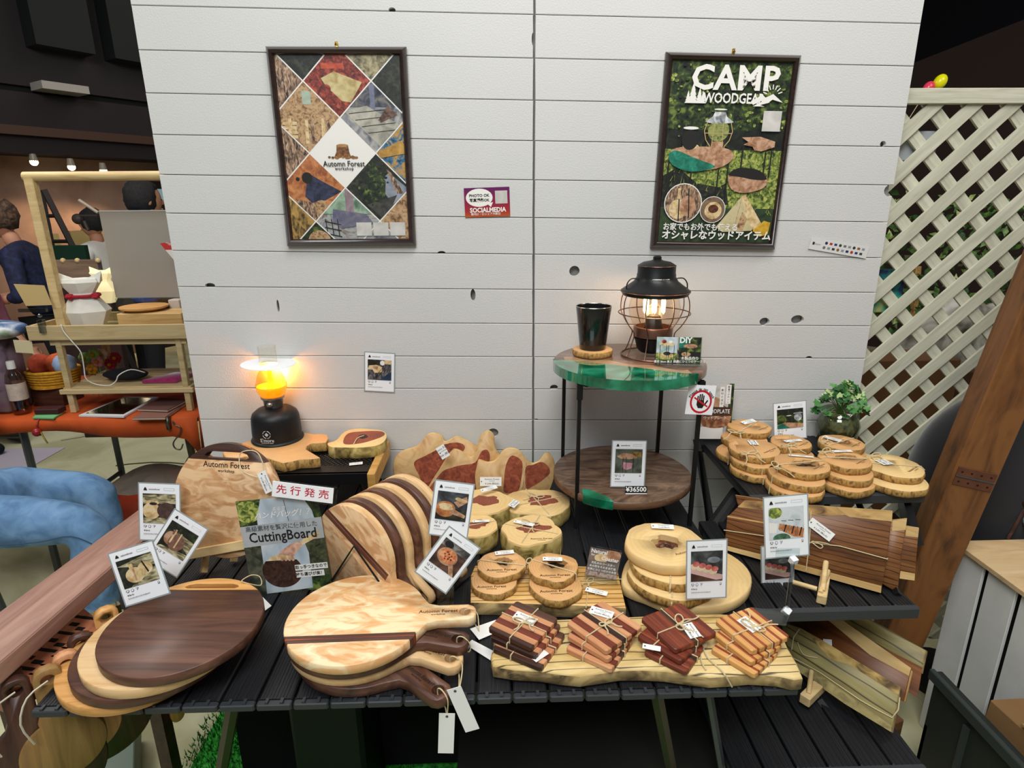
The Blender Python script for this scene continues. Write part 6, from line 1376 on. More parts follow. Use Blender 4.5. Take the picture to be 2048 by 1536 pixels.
B_('small upright tag on the left front bundle of three', [('lowest slice of the left bundle of three, shelf corner', 1512, 934, 96), ('middle slice of the left bundle of three, shelf corner', 1510, 916, 94), ('top pale slice of the left bundle of three, shelf corner', 1508, 895, 97)], 4.6, (1506, 886), 60, (-.6, .3, .10, .5), (1497, 908), .1, trz=84, ts=(.030, .022))
B_('tag on the pale pair at the right end of the shelf', [('lower pale slice at the right end of the upper shelf', 1791, 957, 112), ('upper pale slice at the right end of the upper shelf', 1786, 930, 112)], 2.9, (1768, 925), 64, (.1, .4, .18, .35), (1745, 913), .3, face=ringp, trz=-80, ts=(.030, .028))
B_('tag over the dark knot of the right front bundle of three', [('lowest slice of the right front bundle of three', 1694, 962, 96), ('middle slice of the right front bundle of three', 1697, 941, 92), ('top slice with a wide dark knot, right front bundle of three', 1690, 917, 92)], 3.0, (1684, 903), 67, (.15, .15, .5, .55), (1648, 905), .6, trz=0, ts=(.050, .012))
B_('tag lying across the front bundle of three at the shelf edge', [('lowest slice of the front bundle at the shelf edge', 1590, 968, 108), ('middle slice of the front bundle at the shelf edge', 1594, 948, 106), ('top slice with a jagged dark knot at the shelf edge', 1604, 926, 102)], 3.3, (1602, 913), 71, (.15, -.05, .52, .62), (1552, 935), 1.4, trz=-16, ts=(.056, .008))
card_at([(1545, 803), (1607, 808), (1616, 874), (1552, 880)], zu+.02, 'photo card of a lantern on a green table, standing on the upper shelf', 'lantern', 8)

# ---- long teak boards on the lower shelf
def rail_plane(pl_, pr_, z, lean):
    a_, b_ = Pz(*pl_, z), Pz(*pr_, z); d = (b_-a_).normalized(); nh = V((d.y, -d.x, 0)); nh = -nh if nh.y > 0 else nh; le = math.radians(lean)
    return a_, d, (nh*math.cos(le)+V((0, 0, math.sin(le)))).normalized(), nh
a_, dA, nA, nhA = rail_plane((1448, 1100), (1762, 1187), lz+.006, 22)
def tboard(label, pts, off, m, side, strips=(), th=.018, dd=None, nn_=None, aa=None, grp='long teak boards on the rack'):
    dd, nn_, aa = dd or dA, nn_ or nA, aa or a_
    p0 = aa-nn_*off; e, M = live('long_board', label, 'board', pts, 0, th, m, side, nrm_=nn_, p0=p0, xdir=dd, smooth=0, bev=.002, group=grp)
    for s_ in strips: inlay(e, M, s_[0], s_[1], p0=p0, nrm_=nn_, name='sapwood_edge', smooth=0, th=.0005, lift=.0005)
    return e, M, p0
tboard('rearmost shorter teak board with pale ends, at the right of the rack', [(1500, 1040), (1813, 1052), (1838, 1056), (1829, 1160), (1799, 1157), (1500, 1100)], .052, teak, sap, [([(1812, 1052), (1838, 1056), (1836, 1075), (1811, 1072)], sap), ([(1801, 1142), (1830, 1147), (1829, 1161), (1799, 1157)], sap)])
tboard('middle teak board peeking out between its two neighbours on the rack', [(1470, 990), (1787, 1040), (1814, 1037), (1803, 1110), (1795, 1186), (1764, 1168), (1500, 1100)], .028, teak, sap, [([(1785, 1041), (1814, 1037), (1811, 1060), (1784, 1062)], sap)])
e, M, p0 = tboard('long front teak board with live pale edges and a twine bow', [(1448, 1099), (1454, 1034), (1489, 1001), (1785, 1022), (1776, 1100), (1762, 1186)], 0, teak, sap, [([(1489, 1001), (1530, 1004), (1620, 1010), (1785, 1022), (1784, 1043), (1700, 1034), (1690, 1030), (1650, 1032), (1520, 1020), (1475, 1014)], P_('sapmix', ['#5a3a1e', '#b48d50', '#c9a566'], 18, sx=.4)), ([(1448, 1090), (1520, 1108), (1763, 1172), (1762, 1186), (1448, 1099)], sap), ([(1454, 1034), (1456, 1031), (1540, 1046), (1540, 1049)], P_('pale_line', ['#b58a50', '#c79c60'], 30))])
Mi = M.inverted(); L2 = lambda x, y, h=.0025: Mi @ (Pn(x, y, p0, nA)+nA*h)
g = G().tube([L2(1448, 1060), L2(1620, 1085), L2(1680, 1092), L2(1775, 1118), Mi @ (Pn(1776, 1119, p0, nA)-nA*.02)], .0012, 5); g.tube([L2(1622, 1022), L2(1619, 1085), L2(1612, 1142)], .0011, 5)
g.tube(cat_mull([L2(1622, 1083), L2(1640, 1096, .006), L2(1645, 1090, .008), L2(1625, 1082)], 4, False), .0012, 5); g.tube(cat_mull([L2(1622, 1083), L2(1642, 1084, .006), L2(1658, 1088, .004)], 4, False), .0012, 5); ob('twine', g, twine, e)
mwq, wq, hq = panel([(1624, 1034), (1671, 1069), (1658, 1083), (1614, 1050)], p0+nA*.006, nrm_=-nA); t_ = price_tag('tilted printed tag hanging on the long front teak board', V(), 0, wq, hq); t_.matrix_world = mwq
# pegged stand holding them
st = emp('board_stand', 'pale pegged wooden stand holding the teak boards on the middle tier', 'stand', Pz(1640, 1205, lz)); O = st.location.copy()
f1, f2 = Pz(1642, 1206, lz), Pz(1648, 1168, lz); ob('foot', G().box((f1+f2)/2-O+V((0, 0, .010)), ((f2-f1).length+.01, .018, .020), MX.Rotation(math.atan2((f2-f1).y, (f2-f1).x), 3, 'Z'), bev=.002), beech, st)
ob('peg', G().tube([Pz(1645, 1182, lz+.02)-O, Pn(1652, 1124, p0+nA*.022, nA)-O], .0055, 10), beech, st, smooth=True); ob('peg', G().tube([Pz(1640, 1186, lz+.02)-O, Pn(1656, 1142, p0+nA*.014, nA)-O], .005, 10), beech, st, smooth=True)
ob('rail', G().tube([Pz(1586, 1164, lz+.012)-O, Pz(1634, 1178, lz+.012)-O], .005, 10), beech, st, smooth=True)

# ---- lower boards leaning over the bottom tier
aD, dD, nD, nhD = rail_plane((1588, 1336), (1780, 1462), z3+.03, 40)
kw = dict(dd=dD, nn_=nD, aa=aD, grp='long boards on the bottom tier')
tboard('rearmost spalted board of the bottom tier, at the right', [(1640, 1206), (1700, 1216), (1852, 1300), (1842, 1345), (1800, 1330), (1640, 1240)], .070, olive, spaltb, [([(1690, 1258), (1845, 1335), (1835, 1395), (1680, 1300)], rust)], **kw)
tboard('rust-brown teak board in the middle of the bottom tier', [(1588, 1210), (1640, 1214), (1822, 1340), (1808, 1402), (1700, 1370), (1580, 1262)], .035, rust, sap, [([(1622, 1212), (1650, 1216), (1822, 1336), (1818, 1352), (1740, 1310)], sap)], **kw)
e, M, p0 = tboard('frontmost greenish spalted board of the bottom tier, tied with twine', [(1561, 1244), (1602, 1256), (1801, 1374), (1797, 1392), (1782, 1464), (1690, 1408), (1587, 1336), (1575, 1300)], 0, olive, spaltb, [([(1600, 1256), (1640, 1278), (1801, 1374), (1797, 1390), (1700, 1330), (1660, 1318), (1630, 1284)], P_('pale_crust', ['#5a4524', '#b59552', '#cfae68'], 20, sx=.6)), ([(1587, 1322), (1640, 1350), (1784, 1452), (1782, 1464), (1690, 1408), (1587, 1336)], P_('rind', ['#5f5430', '#938452', '#a99a62'], 20, sx=.6))], **kw)
Mi = M.inverted(); L2 = lambda x, y, h=.0025: Mi @ (Pn(x, y, p0, nD)+nD*h)
g = G().tube(cat_mull([L2(1584, 1315), L2(1640, 1345), L2(1720, 1400), L2(1785, 1436)], 2, False)+[L2(1797, 1420), L2(1800, 1395)], .0013, 5); g.tube([L2(1600, 1258), L2(1588, 1275), L2(1584, 1300)], .0013, 5); g.tube(cat_mull([L2(1596, 1285), L2(1608, 1310, .005), L2(1636, 1316, .003)], 3, False), .0012, 5); ob('twine', g, twine, e)
st = emp('board_stand', 'pale pegged wooden stand under the frontmost spalted board', 'stand', Pz(1612, 1400, z3+.02)); O = st.location.copy()
f1, f2 = Pz(1612, 1398, z3+.02), Pz(1640, 1370, z3+.02); ob('foot', G().box((f1+f2)/2-O, ((f2-f1).length+.015, .022, .022), MX.Rotation(math.atan2((f2-f1).y, (f2-f1).x), 3, 'Z'), bev=.002), beech, st)
ob('peg', G().tube([Pz(1617, 1388, z3+.03)-O, Pn(1623, 1342, p0+nD*.008, nD)-O], .005, 10), beech, st, smooth=True)
mwq, wq, hq = panel([(1644, 1281), (1660, 1277), (1667, 1297), (1650, 1290)], p0-nD*.03, nrm_=-nD); t_ = price_tag('tiny tag on a string between the bottom tier boards', V(), 0, wq, hq, lines=False); t_.matrix_world = mwq
bx = Py(1755, 1470, -.52); ob('brown_block', G().box((0, 0, 0), (.09, .05, .11), bev=.003), wood('block_brown', ['#3a2414', '#5d3d22', '#6f4a2b'], 4, 30), loc=bx, rot=(0, 0, .3), label='small brown wooden block under the spalted board end at the rack foot', cat='block')
# dark slotted metal bracket below the rack
g = G().tube([Pz(1640, 1400, z3+.0)-V((0, 0, 0)), Py(1705, 1490, -.70)], .009, 4); ob('metal_bracket', g, blackm, label='dark angled metal bracket under the rack beside the spalted boards', cat='bracket')

# ================================================================== LATTICE, POST AND CRATES AT THE RIGHT
YL = .075
lt = emp('lattice_fence', 'cream wooden lattice fence right of the white wall', 'fence', (1.5, YL, 0)); latm = wood('lattice_paint', ['#a9a894', '#bdbca7', '#cccbb8'], 4, 60, .7)
zr1 = Py(1940, 178, YL).z; zr0 = Py(1940, 209, YL).z; xL0, xL1 = .975, 2.35
ob('top_rail', G().box(((xL0+xL1)/2-1.5, -.006, (zr0+zr1)/2), (xL1-xL0, .022, zr1-zr0), bev=.002), latm, lt)
u = Py(1822, 230, YL); per = .108; wS_ = .033
def strip(x_at_top, s_, yoff):
    """45-degree strip meeting the rail at x; s_=+1 runs down to the left"""
    z1_ = zr0+.01; a_ = V((x_at_top, 0, z1_)); ln = z1_; b_ = V((x_at_top-s_*ln, 0, 0))
    for lim, sg in ((xL0, 1), (xL1, -1)):
        d = b_-a_
        if (a_.x-lim)*sg < 0:
            t = (lim-a_.x)/d.x
            if not 0 < t < 1: return
            a_ = a_+d*t
        if (b_.x-lim)*sg < 0: d = b_-a_; b_ = a_+d*((lim-a_.x)/d.x)
    L_ = (b_-a_).length
    if L_ < .05: return
    c = (a_+b_)/2; R3 = MX.Rotation(math.atan2((b_-a_).z, (b_-a_).x)*-1, 3, 'Y')
    o = ob('slat', G().box((0, 0, 0), (L_, .008, wS_), bev=0), latm, lt, (c.x-1.5, yoff, c.z), R3.to_euler())
x = Py(1876, 212, YL).x
i0 = -3
for i in range(-4, 26): strip(x+i*per, 1, -.004)
for i in range(-22, 10): strip(x+i*per-.03, -1, .005)
# shrubbery and odds and ends behind the lattice
random.seed(21)
sh = emp('potted_shrub', 'dark leafy shrub seen through the lattice fence', 'plant', (1.75, .92, 0))
for nm, cols, n, sd in (('foliage', ['#1d3a17', '#3d6329', '#6f8f42'], 1100, 1), ('foliage', ['#5c7a34', '#94a85a', '#c8cf9a'], 140, 2)):
    g = G(); random.seed(sd)
    for i in range(n):
        p = V((random.uniform(-.75, .75), random.uniform(-.15, .25), random.uniform(.92, 1.5))); d = V((random.uniform(-1, 1), random.uniform(-1, 1), random.uniform(-1, .4))).normalized(); s_ = d.cross(V((random.random(), 1, .3))).normalized(); l_ = random.uniform(.03, .06)
        g.add([p, p+d*l_*.5+s_*l_*.22, p+d*l_, p+d*l_*.5-s_*l_*.22], [(0, 1, 2, 3)])
    ob(nm, g, blot('shrub_%d' % sd, cols, 30, .6), sh, kind='stuff')
ob('pot', G().lathe([(0, 0), (.16, 0), (.22, .5), (.2, .5), (.15, .02), (0, .02)], 24), mat('pot_brown', '#3a2a20', .8), sh, smooth=40); ob('trunk', G().tube([V((0, 0, .1)), V((.03, 0, .6)), V((-.02, .02, 1.2))], .015, 6), bark, sh)
def thing_box(name, label, cat, px, py, qx, qy, y, dpt, m, **k):
    a_, b_ = Py(px, py, y), Py(qx, qy, y); c = (a_+b_)/2; o = ob(name, G().box((0, 0, 0), (abs(b_.x-a_.x), dpt, abs(a_.z-b_.z)), bev=k.get('bev', .004)), m, loc=(c.x, y+dpt/2, c.z), label=label, cat=cat); return o
cb = mat('cardboard', '#7a5535', .85, var=.1, vscale=10)
o = thing_box('cardboard_box', 'brown cardboard box behind the lower left of the lattice', 'box', 1722, 722, 1860, 1020, .35, .16, cb)
thing_box('cardboard_box', 'darker cardboard box behind the lattice, left of the black bundle', 'box', 1862, 745, 1950, 1020, .42, .10, mat('cardboard_dark', '#55381f', .85))
o = ob('crumpled_wrap', G().ball((0, 0, 0), (.24, .08, .20), 26, 18).wob(.05, 9, 3), blot('wrap_grey', ['#3c3a33', '#8f8c80', '#c9c7bd'], 14, .4), loc=Py(1930, 660, .62), smooth='all', label='crumpled grey wrapping seen through the right part of the lattice', cat='wrapping')
o.location.z = Py(1930, 700, .62).z
thing_box('white_sheet', 'small pale sheet seen through the upper left lattice openings', 'paper', 1800, 262, 1868, 322, .094, .004, mat('sheet_grey', '#a9adb0', .5))
thing_box('picture_book', 'dark blue and green picture book set behind the lattice at the wall edge', 'bag', 1745, 540, 1800, 625, .096, .03, blot('book_cover', ['#16203e', '#1c2a52', '#2aa38a', '#d8c14a'], 8))  # a picture book, set flat against the back of the lattice
# balloons
for nm, px, py, rr, m, lab in (('balloon', 1880, 164, 14, mat('balloon_yellow', '#e6e010', .25), 'yellow balloon just above the lattice top rail'), ('balloon', 1857, 176, 12, mat('balloon_pink', '#e0405a', .25), 'pink balloon half hidden by the lattice top rail')):
    p = Py(px, py, 1.2); r = rr*mpp(p); e = emp('balloon', lab, 'balloon', p, (0, .5, 0), group='balloons over the lattice'); ob('skin', G().ball((0, 0, 0), (r*.85, r*.85, r*1.1), 20, 14), m, e, smooth='all'); ob('knot', G().lathe([(.001, -.012), (.006, -.008), (.001, 0)], 8, (0, 0, -r*1.1)), m, e); ob('ribbon', G().tube([(0, 0, -r*1.1), (.01, 0, -r*1.1-.35)], .0015, 4), twine, e)
# leaning wooden post
pst_ = wood('post_orange', ['#3d2511', '#6b4220', '#8a5a2f'], 1.6, 11, .45, dist=3.0, figure=('#7d5028', 9))
YP = -.34; P1, P2 = Py(1972, 900, YP), Py(1840, 1231, YP); d = (P2-P1).normalized(); tpt = P1-d*.75; bpt = P2+d*((P2.z-.02)/-d.z); wd = (Py(2021, 900, YP)-Py(1942, 900, YP)).length*.98
M = frame((tpt+bpt)/2, V((-.30, -1, 0)), d); ln = (bpt-tpt).length
e = emp('leaning_post', 'thick orange-brown wooden post leaning at the right, with a rusty hinge', 'post', mw=M)
ob('beam', G().box((0, 0, -.045), (ln, wd, .09), bev=.004), pst_, e)
Mi = M.inverted(); hc_ = Mi @ Py(1962, 960, YP); hc_.y = 0
for s_ in (-1, 1):
    ob('hinge_leaf', G().box((hc_.x+s_*.013, hc_.y, .0015), (.022, wd*.88, .003), bev=.0008), mat('rust_metal', '#6d4430', .6, .5, var=.2), e)
    for q in range(4): ob('screw', G().ball((hc_.x+s_*.013, hc_.y-wd*.33+q*wd*.22, .003), (.0028, .0028, .0012), 8, 5), mat('screw_dark', '#2a1d16', .5, .6), e)
ob('hinge_pin', G().tube([(hc_.x, hc_.y-wd*.44, .003), (hc_.x, hc_.y+wd*.44, .003)], .0022, 8), grey_m, e)
# black rounded bundle behind the post
o = ob('black_bundle', G().ball((0, 0, 0), (.23, .15, .30), 32, 22).wob(.018, 4, 5), mat('black_cloth_bundle', '#17171c', .9, sheen=.3), loc=(Py(1975, 960, -.10).x, -.11, Py(1975, 975, -.1).z), smooth='all', label='large rounded black cloth bundle between the lattice and the post', cat='bundle')
o = ob('bundle_stand', G().lathe([(.12, 0), (.12, .02), (.02, .03), (.02, .40), (.12, .62), (.13, .66)], 20), blackm, loc=(Py(1975, 960, -.10).x, -.11, 0), label='black pedestal under the rounded black bundle', cat='stand')
# white slatted crate with a plywood top
zc_ = .60; ca = Pz(1937, 1098, zc_)
cr = emp('slatted_crate', 'white vertical-slat crate with a plywood top at the right edge', 'crate', (ca.x, ca.y, 0)); wp_ = mat('crate_white', '#dcddd8', .7, var=.06, vscale=12)
ob('plywood_top', G().box((.30, -.26, zc_-.006), (.62, .60, .012), bev=.001), wood('plywood', ['#b39468', '#c9ac80', '#d6bd94'], 3, 18, .6), cr)
for i in range(6): ob('slat', G().box((.004, .03-.098*i-.045, (zc_-.012)/2), (.008, .083, zc_-.014), bev=.001), wp_, cr)
for i in range(6): ob('slat', G().box((.055+.098*i, .035, (zc_-.012)/2), (.088, .012, zc_-.014), bev=.002), wp_, cr)
ob('inner_shade_box', G().box((.31, -.27, .29), (.58, .58, .56)), mat('crate_gap_shade', '#1a1815', .9), cr)  # solid black box added as the shade seen between the slats
e = emp('tripod', 'small dark tripod foot with a glass float on the plywood top', 'stand', Pz(2030, 1078, zc_)); ob('leg', G().tube([(-.02, 0, 0), (.03, .02, .10)], .004, 6), walnut2, e); ob('ball', G().ball((.045, .0, .05), .028, 16, 12), blot('foil', ['#777777', '#cccccc', '#444444'], 60, .2), e, smooth='all'); ob('plate', G().box((.04, .01, .10), (.06, .05, .008)), walnut2, e)
# dark crate with a cardboard box in the corner
zd = .34; cd_ = Pz(1872, 1342, zd)
e = emp('dark_crate', 'dark green-black plastic crate in the lower right corner', 'crate', (cd_.x, cd_.y, 0)); dm = mat('crate_dark', '#1f2522', .55, var=.1, vscale=8)
W2_, D2_ = .235, .6
for c, d in (((.008, -D2_/2, zd/2), (.016, D2_, zd)), ((W2_-.008, -D2_/2, zd/2), (.016, D2_, zd)), ((W2_/2, -.008, .09), (W2_, .016, .18)), ((W2_/2, -D2_+.008, zd/2), (W2_, .016, zd))): ob('side', G().box(c, d, bev=.003), dm, e)
ob('rim', G().box((-.004, -D2_/2, zd-.014), (.014, D2_+.02, .028), bev=.003), mat('crate_rim', '#333a38', .5), e); ob('base', G().box((W2_/2, -D2_/2, .01), (W2_-.03, D2_-.03, .02)), dm, e)
for q in range(3): ob('rib', G().box((-.002, -.12-.18*q, zd/2-.02), (.010, .014, zd-.06)), mat('crate_rim', '#333a38', .5), e)
cbp = Pz(1950, 1400, zd); e = emp('cardboard_box', 'brown cardboard box lying in the dark crate', 'box', (cd_.x+.125, cd_.y-.24, .27), (0, .06, .08)); ob('body', G().box((0, 0, 0), (.19, .24, .20), bev=.003), mat('cardboard_tan', '#8a6840', .85, var=.08, vscale=8), e); ob('flap', G().box((-.02, -.03, .106), (.16, .14, .004), MX.Rotation(.08, 3, 'X')), mat('cardboard_tan2', '#9a7850', .85), e); ob('label', G().box((.05, -.08, .109), (.07, .07, .001), MX.Rotation(.08, 3, 'X')), paper, e)
# ================================================================== LEFT: RAIL WITH HANGING BOARDS
rb = wood('rail_brown', ['#7c5648', '#9b7566', '#b08b7b'], 2, 20, .5, dist=1.5)
zb_ = .775
q = [Pz(x, y, zb_) for x, y in ((290, 1010), (0, 1222))]; q2 = [Pz(x, y, zb_) for x, y in ((247, 1112), (0, 1324))]
A0, A1 = q[0], q[1]+(q[1]-q[0])*.15; B0, B1 = q2[0], q2[1]+(q2[1]-q2[0])*.2
B0 = B0+(B0-B1).normalized()*.10
e, M = None, None
c = (A0+A1+B0+B1)/4; dd = (A1-A0).normalized(); M = frame(c-V((0, 0, .036)), V((0, 0, 1)), dd); Mi = M.inverted()
e = emp('wooden_rail', 'thick brown wooden rail running from the lower left towards the easel', 'rail', mw=M)
ob('beam', G().prism([((Mi @ p).x, (Mi @ p).y) for p in (A0, A1, B1, B0)], 0, .036, .003), rb, e, smooth=30)
O = c.copy(); O.z = 0
for t in (.12, .8): p = B0+(B1-B0)*t; ob('support', G().box(Mi @ V((p.x-.03, p.y, zb_*.5-.025)), (.03, .03, zb_-.05)), walnut2, e)
# comb rail that the boards hang from
zc2 = .700; C_ = [Pz(x, y, zc2) for x, y in ((168, 1216), (198, 1240), (0, 1398), (-60, 1372))]
c = sum(C_, V())/4; M = frame(c-V((0, 0, .03)), V((0, 0, 1)), (C_[2]-C_[1]).normalized()); Mi = M.inverted()
e = emp('comb_rail', 'terracotta slotted rail under the brown beam, the hanging boards stand in it', 'rail', mw=M); terr = wood('terracotta_wood', ['#8a4f34', '#a9684a', '#bd7c5c'], 3, 30, .5)
ob('rail', G().prism([((Mi @ p).x, (Mi @ p).y) for p in C_], 0, .03, .002), terr, e)
for k in range(9):
    t = .06+.11*k; p = C_[1]+(C_[2]-C_[1])*t; p2 = C_[0]+(C_[3]-C_[0])*t; m_ = (p+p2)/2; d = (p2-p)
    if k % 2: ob('slot', G().box(Mi @ (p*.8+p2*.2), (.008, d.length*.28, .0016), bev=0), dark, e).location.z = .0006; ob('slot', G().box(Mi @ (p*.42+p2*.58), (.008, d.length*.26, .0016)), dark, e).location.z = .0006
    else: ob('slot', G().box(Mi @ m_, (.006, d.length*.9, .0016)), dark, e).location.z = .0006
    if k < 8: pb_ = p+(C_[2]-C_[1])*.05; ob('tooth', G().box(Mi @ (pb_-(p2-p)*.18+V((0, 0, -.012))), (.028, .03, .03), bev=.002), terr, e)
hang = [  # handle-top px, material, label, y plane, tilt
    ((208, 1212), ochre, 'pale brown paddle board hanging farthest along the comb rail', -.56, .25, .085),
    ((157, 1264), walnut2, 'near-black walnut paddle board hanging second from the far end of the rail', -.62, .2, .09),
    ((90, 1330), wood('tan_board', ['#7a5a34', '#96733f', '#ab8850'], 3, 40), 'tan paddle board with a looped string, middle of the hanging boards', -.70, .15, .062),
    ((24, 1352), walnut2, 'dark walnut paddle board with white string hanging near the lower left corner', -.77, .1, .10),
    ((128, 1300), cherry, 'pinkish narrow paddle board hanging behind the tan one', -.84, .05, .06)]
for i, ((px, py), m, lab, yp, tz, R) in enumerate(hang):
    p = Pz(px, py, .735); L_ = R*2+.09
    e = paddle(m, None, False, lab, 'boards hanging from the comb rail', R=R, Lh=.10, wh=.040); zz = V((.62, -.78, 0)).normalized()
    e.matrix_world = frame(p-V((0, 0, 1))*(R+.10)+V((-.004, 0, 0)), zz, V((.02, 0, 1)))
    if i in (1, 2, 3): ob('twine', G().tube(cat_mull([V((R+.08, 0, TH+.001)), V((R+.07, .03, .03)), V((R+.03, .045, .035)), V((R-.02, .035, .03))], 3, False), .0016, 5), string_w, e)
for i, (px, py, w_, m, lab, yp) in enumerate(((240, 1440, 62, olive, 'rounded two-tone board end hanging below the left stack of round boards', -.50), (350, 1422, 20, ochre, 'tip of a brown board poking out under the table edge by the turf', -.46))):
    p = Py(px, py, yp); r = w_/2*mpp(p)*1.3; zz = V((.75, -.66, 0)); e = emp('hanging_board', lab, 'cutting board', mw=frame(p, zz, (0, 0, 1)), group='boards hanging from the comb rail')
    out = [(-r*1.9, 0)]+ell(0, 0, r*1.15, r, 20, -PI*.5-.5, -PI*.5-.5)[:0]
    ob('board', G().prism([(.30, -r), (.30, r)]+ell(0, 0, r*1.3, r, 18, PI/2, PI*1.5), 0, TH, .002), m, e, smooth=50)
    e.location.z = p.z
ob('grey_panel', G().box((0, 0, 0), (.16, .24, .10), bev=.004), mat('panel_greygreen', '#6d7a6c', .6), loc=Pz(205, 1530, .07)+V((0, 0, 0)), rot=(0, 0, .5), label='grey-green box corner on the floor at the bottom left, by the turf', cat='box')
# ================================================================== PEOPLE
def skin(pts, edges, name, m, parent=None, sub=2, root=0, mw=None):
    me = bpy.data.meshes.new('s'); me.from_pydata([tuple(p) for p, _ in pts], edges, []); o = bpy.data.objects.new('s', me); COL.objects.link(o)
    md = o.modifiers.new('skin', 'SKIN'); md.use_smooth_shade = True
    for i, (p, r) in enumerate(pts):
        rr = r if isinstance(r, tuple) else (r, r); me.skin_vertices[0].data[i].radius = rr; me.skin_vertices[0].data[i].use_root = (i == root)
    s2 = o.modifiers.new('s', 'SUBSURF'); s2.levels = sub
    bpy.context.view_layer.update(); me2 = bpy.data.meshes.new_from_object(o.evaluated_get(bpy.context.evaluated_depsgraph_get())); bpy.data.objects.remove(o)
    me2.materials.clear(); me2.materials.append(m)
    for p_ in me2.polygons: p_.use_smooth = True
    r = bpy.data.objects.new(name, me2); COL.objects.link(r); r.parent = parent; return r
flesh = mat('skin_tone', '#c08a6c', .55); hairb = blot('hair_brown', ['#1d1410', '#4a3626', '#6d523a'], 40, .85); hairk = blot('hair_black', ['#0c0b0c', '#1d1a1b'], 60, .85)
def head(parent, c, r, m_hair, face_dir, long_=False, bun=False):
    """head with nose, eyes, ears and hair; face_dir = yaw the face looks along (0 = -Y)"""
    e_mw = MX.Translation(c) @ MX.Rotation(face_dir, 4, 'Z')
    g = G().ball((0, 0, 0), (r*.78, r*.92, r*1.12), 20, 14)
    for p in g.v:
        if p.z < 0: p.x *= 1-.25*(-p.z/r); p.y = p.y*(1-.12*(-p.z/r))-(.06*r*(-p.z/r))
    g.ball((0, -r*.93, -r*.12), (r*.10, r*.16, r*.16), 8, 6).ball((0, -r*.83, -r*.52), (r*.26, r*.08, r*.07), 8, 5)
    for s_ in (-1, 1): g.ball((s_*r*.78, 0, -r*.08), (r*.08, r*.16, r*.22), 8, 6)
    o = ob('head', g, flesh, parent, mw=e_mw, smooth='all')
    ge = G()
    for s_ in (-1, 1): ge.ball((s_*r*.30, -r*.80, r*.02), (r*.11, r*.07, r*.06), 8, 6)
    ob('eyes', ge, mat('eye_dark', '#140f0d', .3), o, smooth='all')
    gh = G().ball((0, r*.10, r*.18), (r*.88, r*.98, r*1.08), 22, 14)
    for p in gh.v:
        if p.y < -r*.45 and p.z < r*.45: p.y = -r*.45; p.z = max(p.z, r*.2)
        if p.z < -r*.6: p.z = -r*.6
    if bun: gh.ball((0, r*1.0, r*.2), r*.4, 10, 8)
    ob('hair', gh.wob(r*.10, 5/r, 2).wob(r*.05, 14/r, 5), m_hair, o, smooth='all')
def hand(parent, p, d, m, s=1.0):
    """palm and five fingers, slightly curled; d = direction the fingers point"""
    d = V(d).normalized(); up = V((0, 0, 1)) if abs(d.z) < .9 else V((0, 1, 0)); x = d.cross(up).normalized(); n = x.cross(d)
    pts = [(V(p), (.022*s, .014*s)), (V(p)+d*.045*s, (.036*s, .013*s)), (V(p)+d*.085*s, (.037*s, .012*s))]; ed = [(0, 1), (1, 2)]
    for k, (off, ln) in enumerate(((-.030, .060), (-.010, .074), (.010, .070), (.029, .056))):
        b = V(p)+d*.085*s+x*off*s; i = len(pts); pts += [(b+d*ln*.5*s-n*.006*s, .0085*s), (b+d*ln*.85*s-n*.024*s, .008*s), (b+d*ln*.95*s-n*.042*s, .007*s)]; ed += [(2, i), (i, i+1), (i+1, i+2)]
    i = len(pts); b = V(p)+d*.03*s-x*.03*s; pts += [(b-x*.018*s, .011*s), (b-x*.032*s+d*.03*s-n*.01*s, .010*s), (b-x*.030*s+d*.052*s-n*.02*s, .008*s)]; ed += [(1, i), (i, i+1), (i+1, i+2)]
    return skin(pts, ed, 'hand', m, parent, 1)
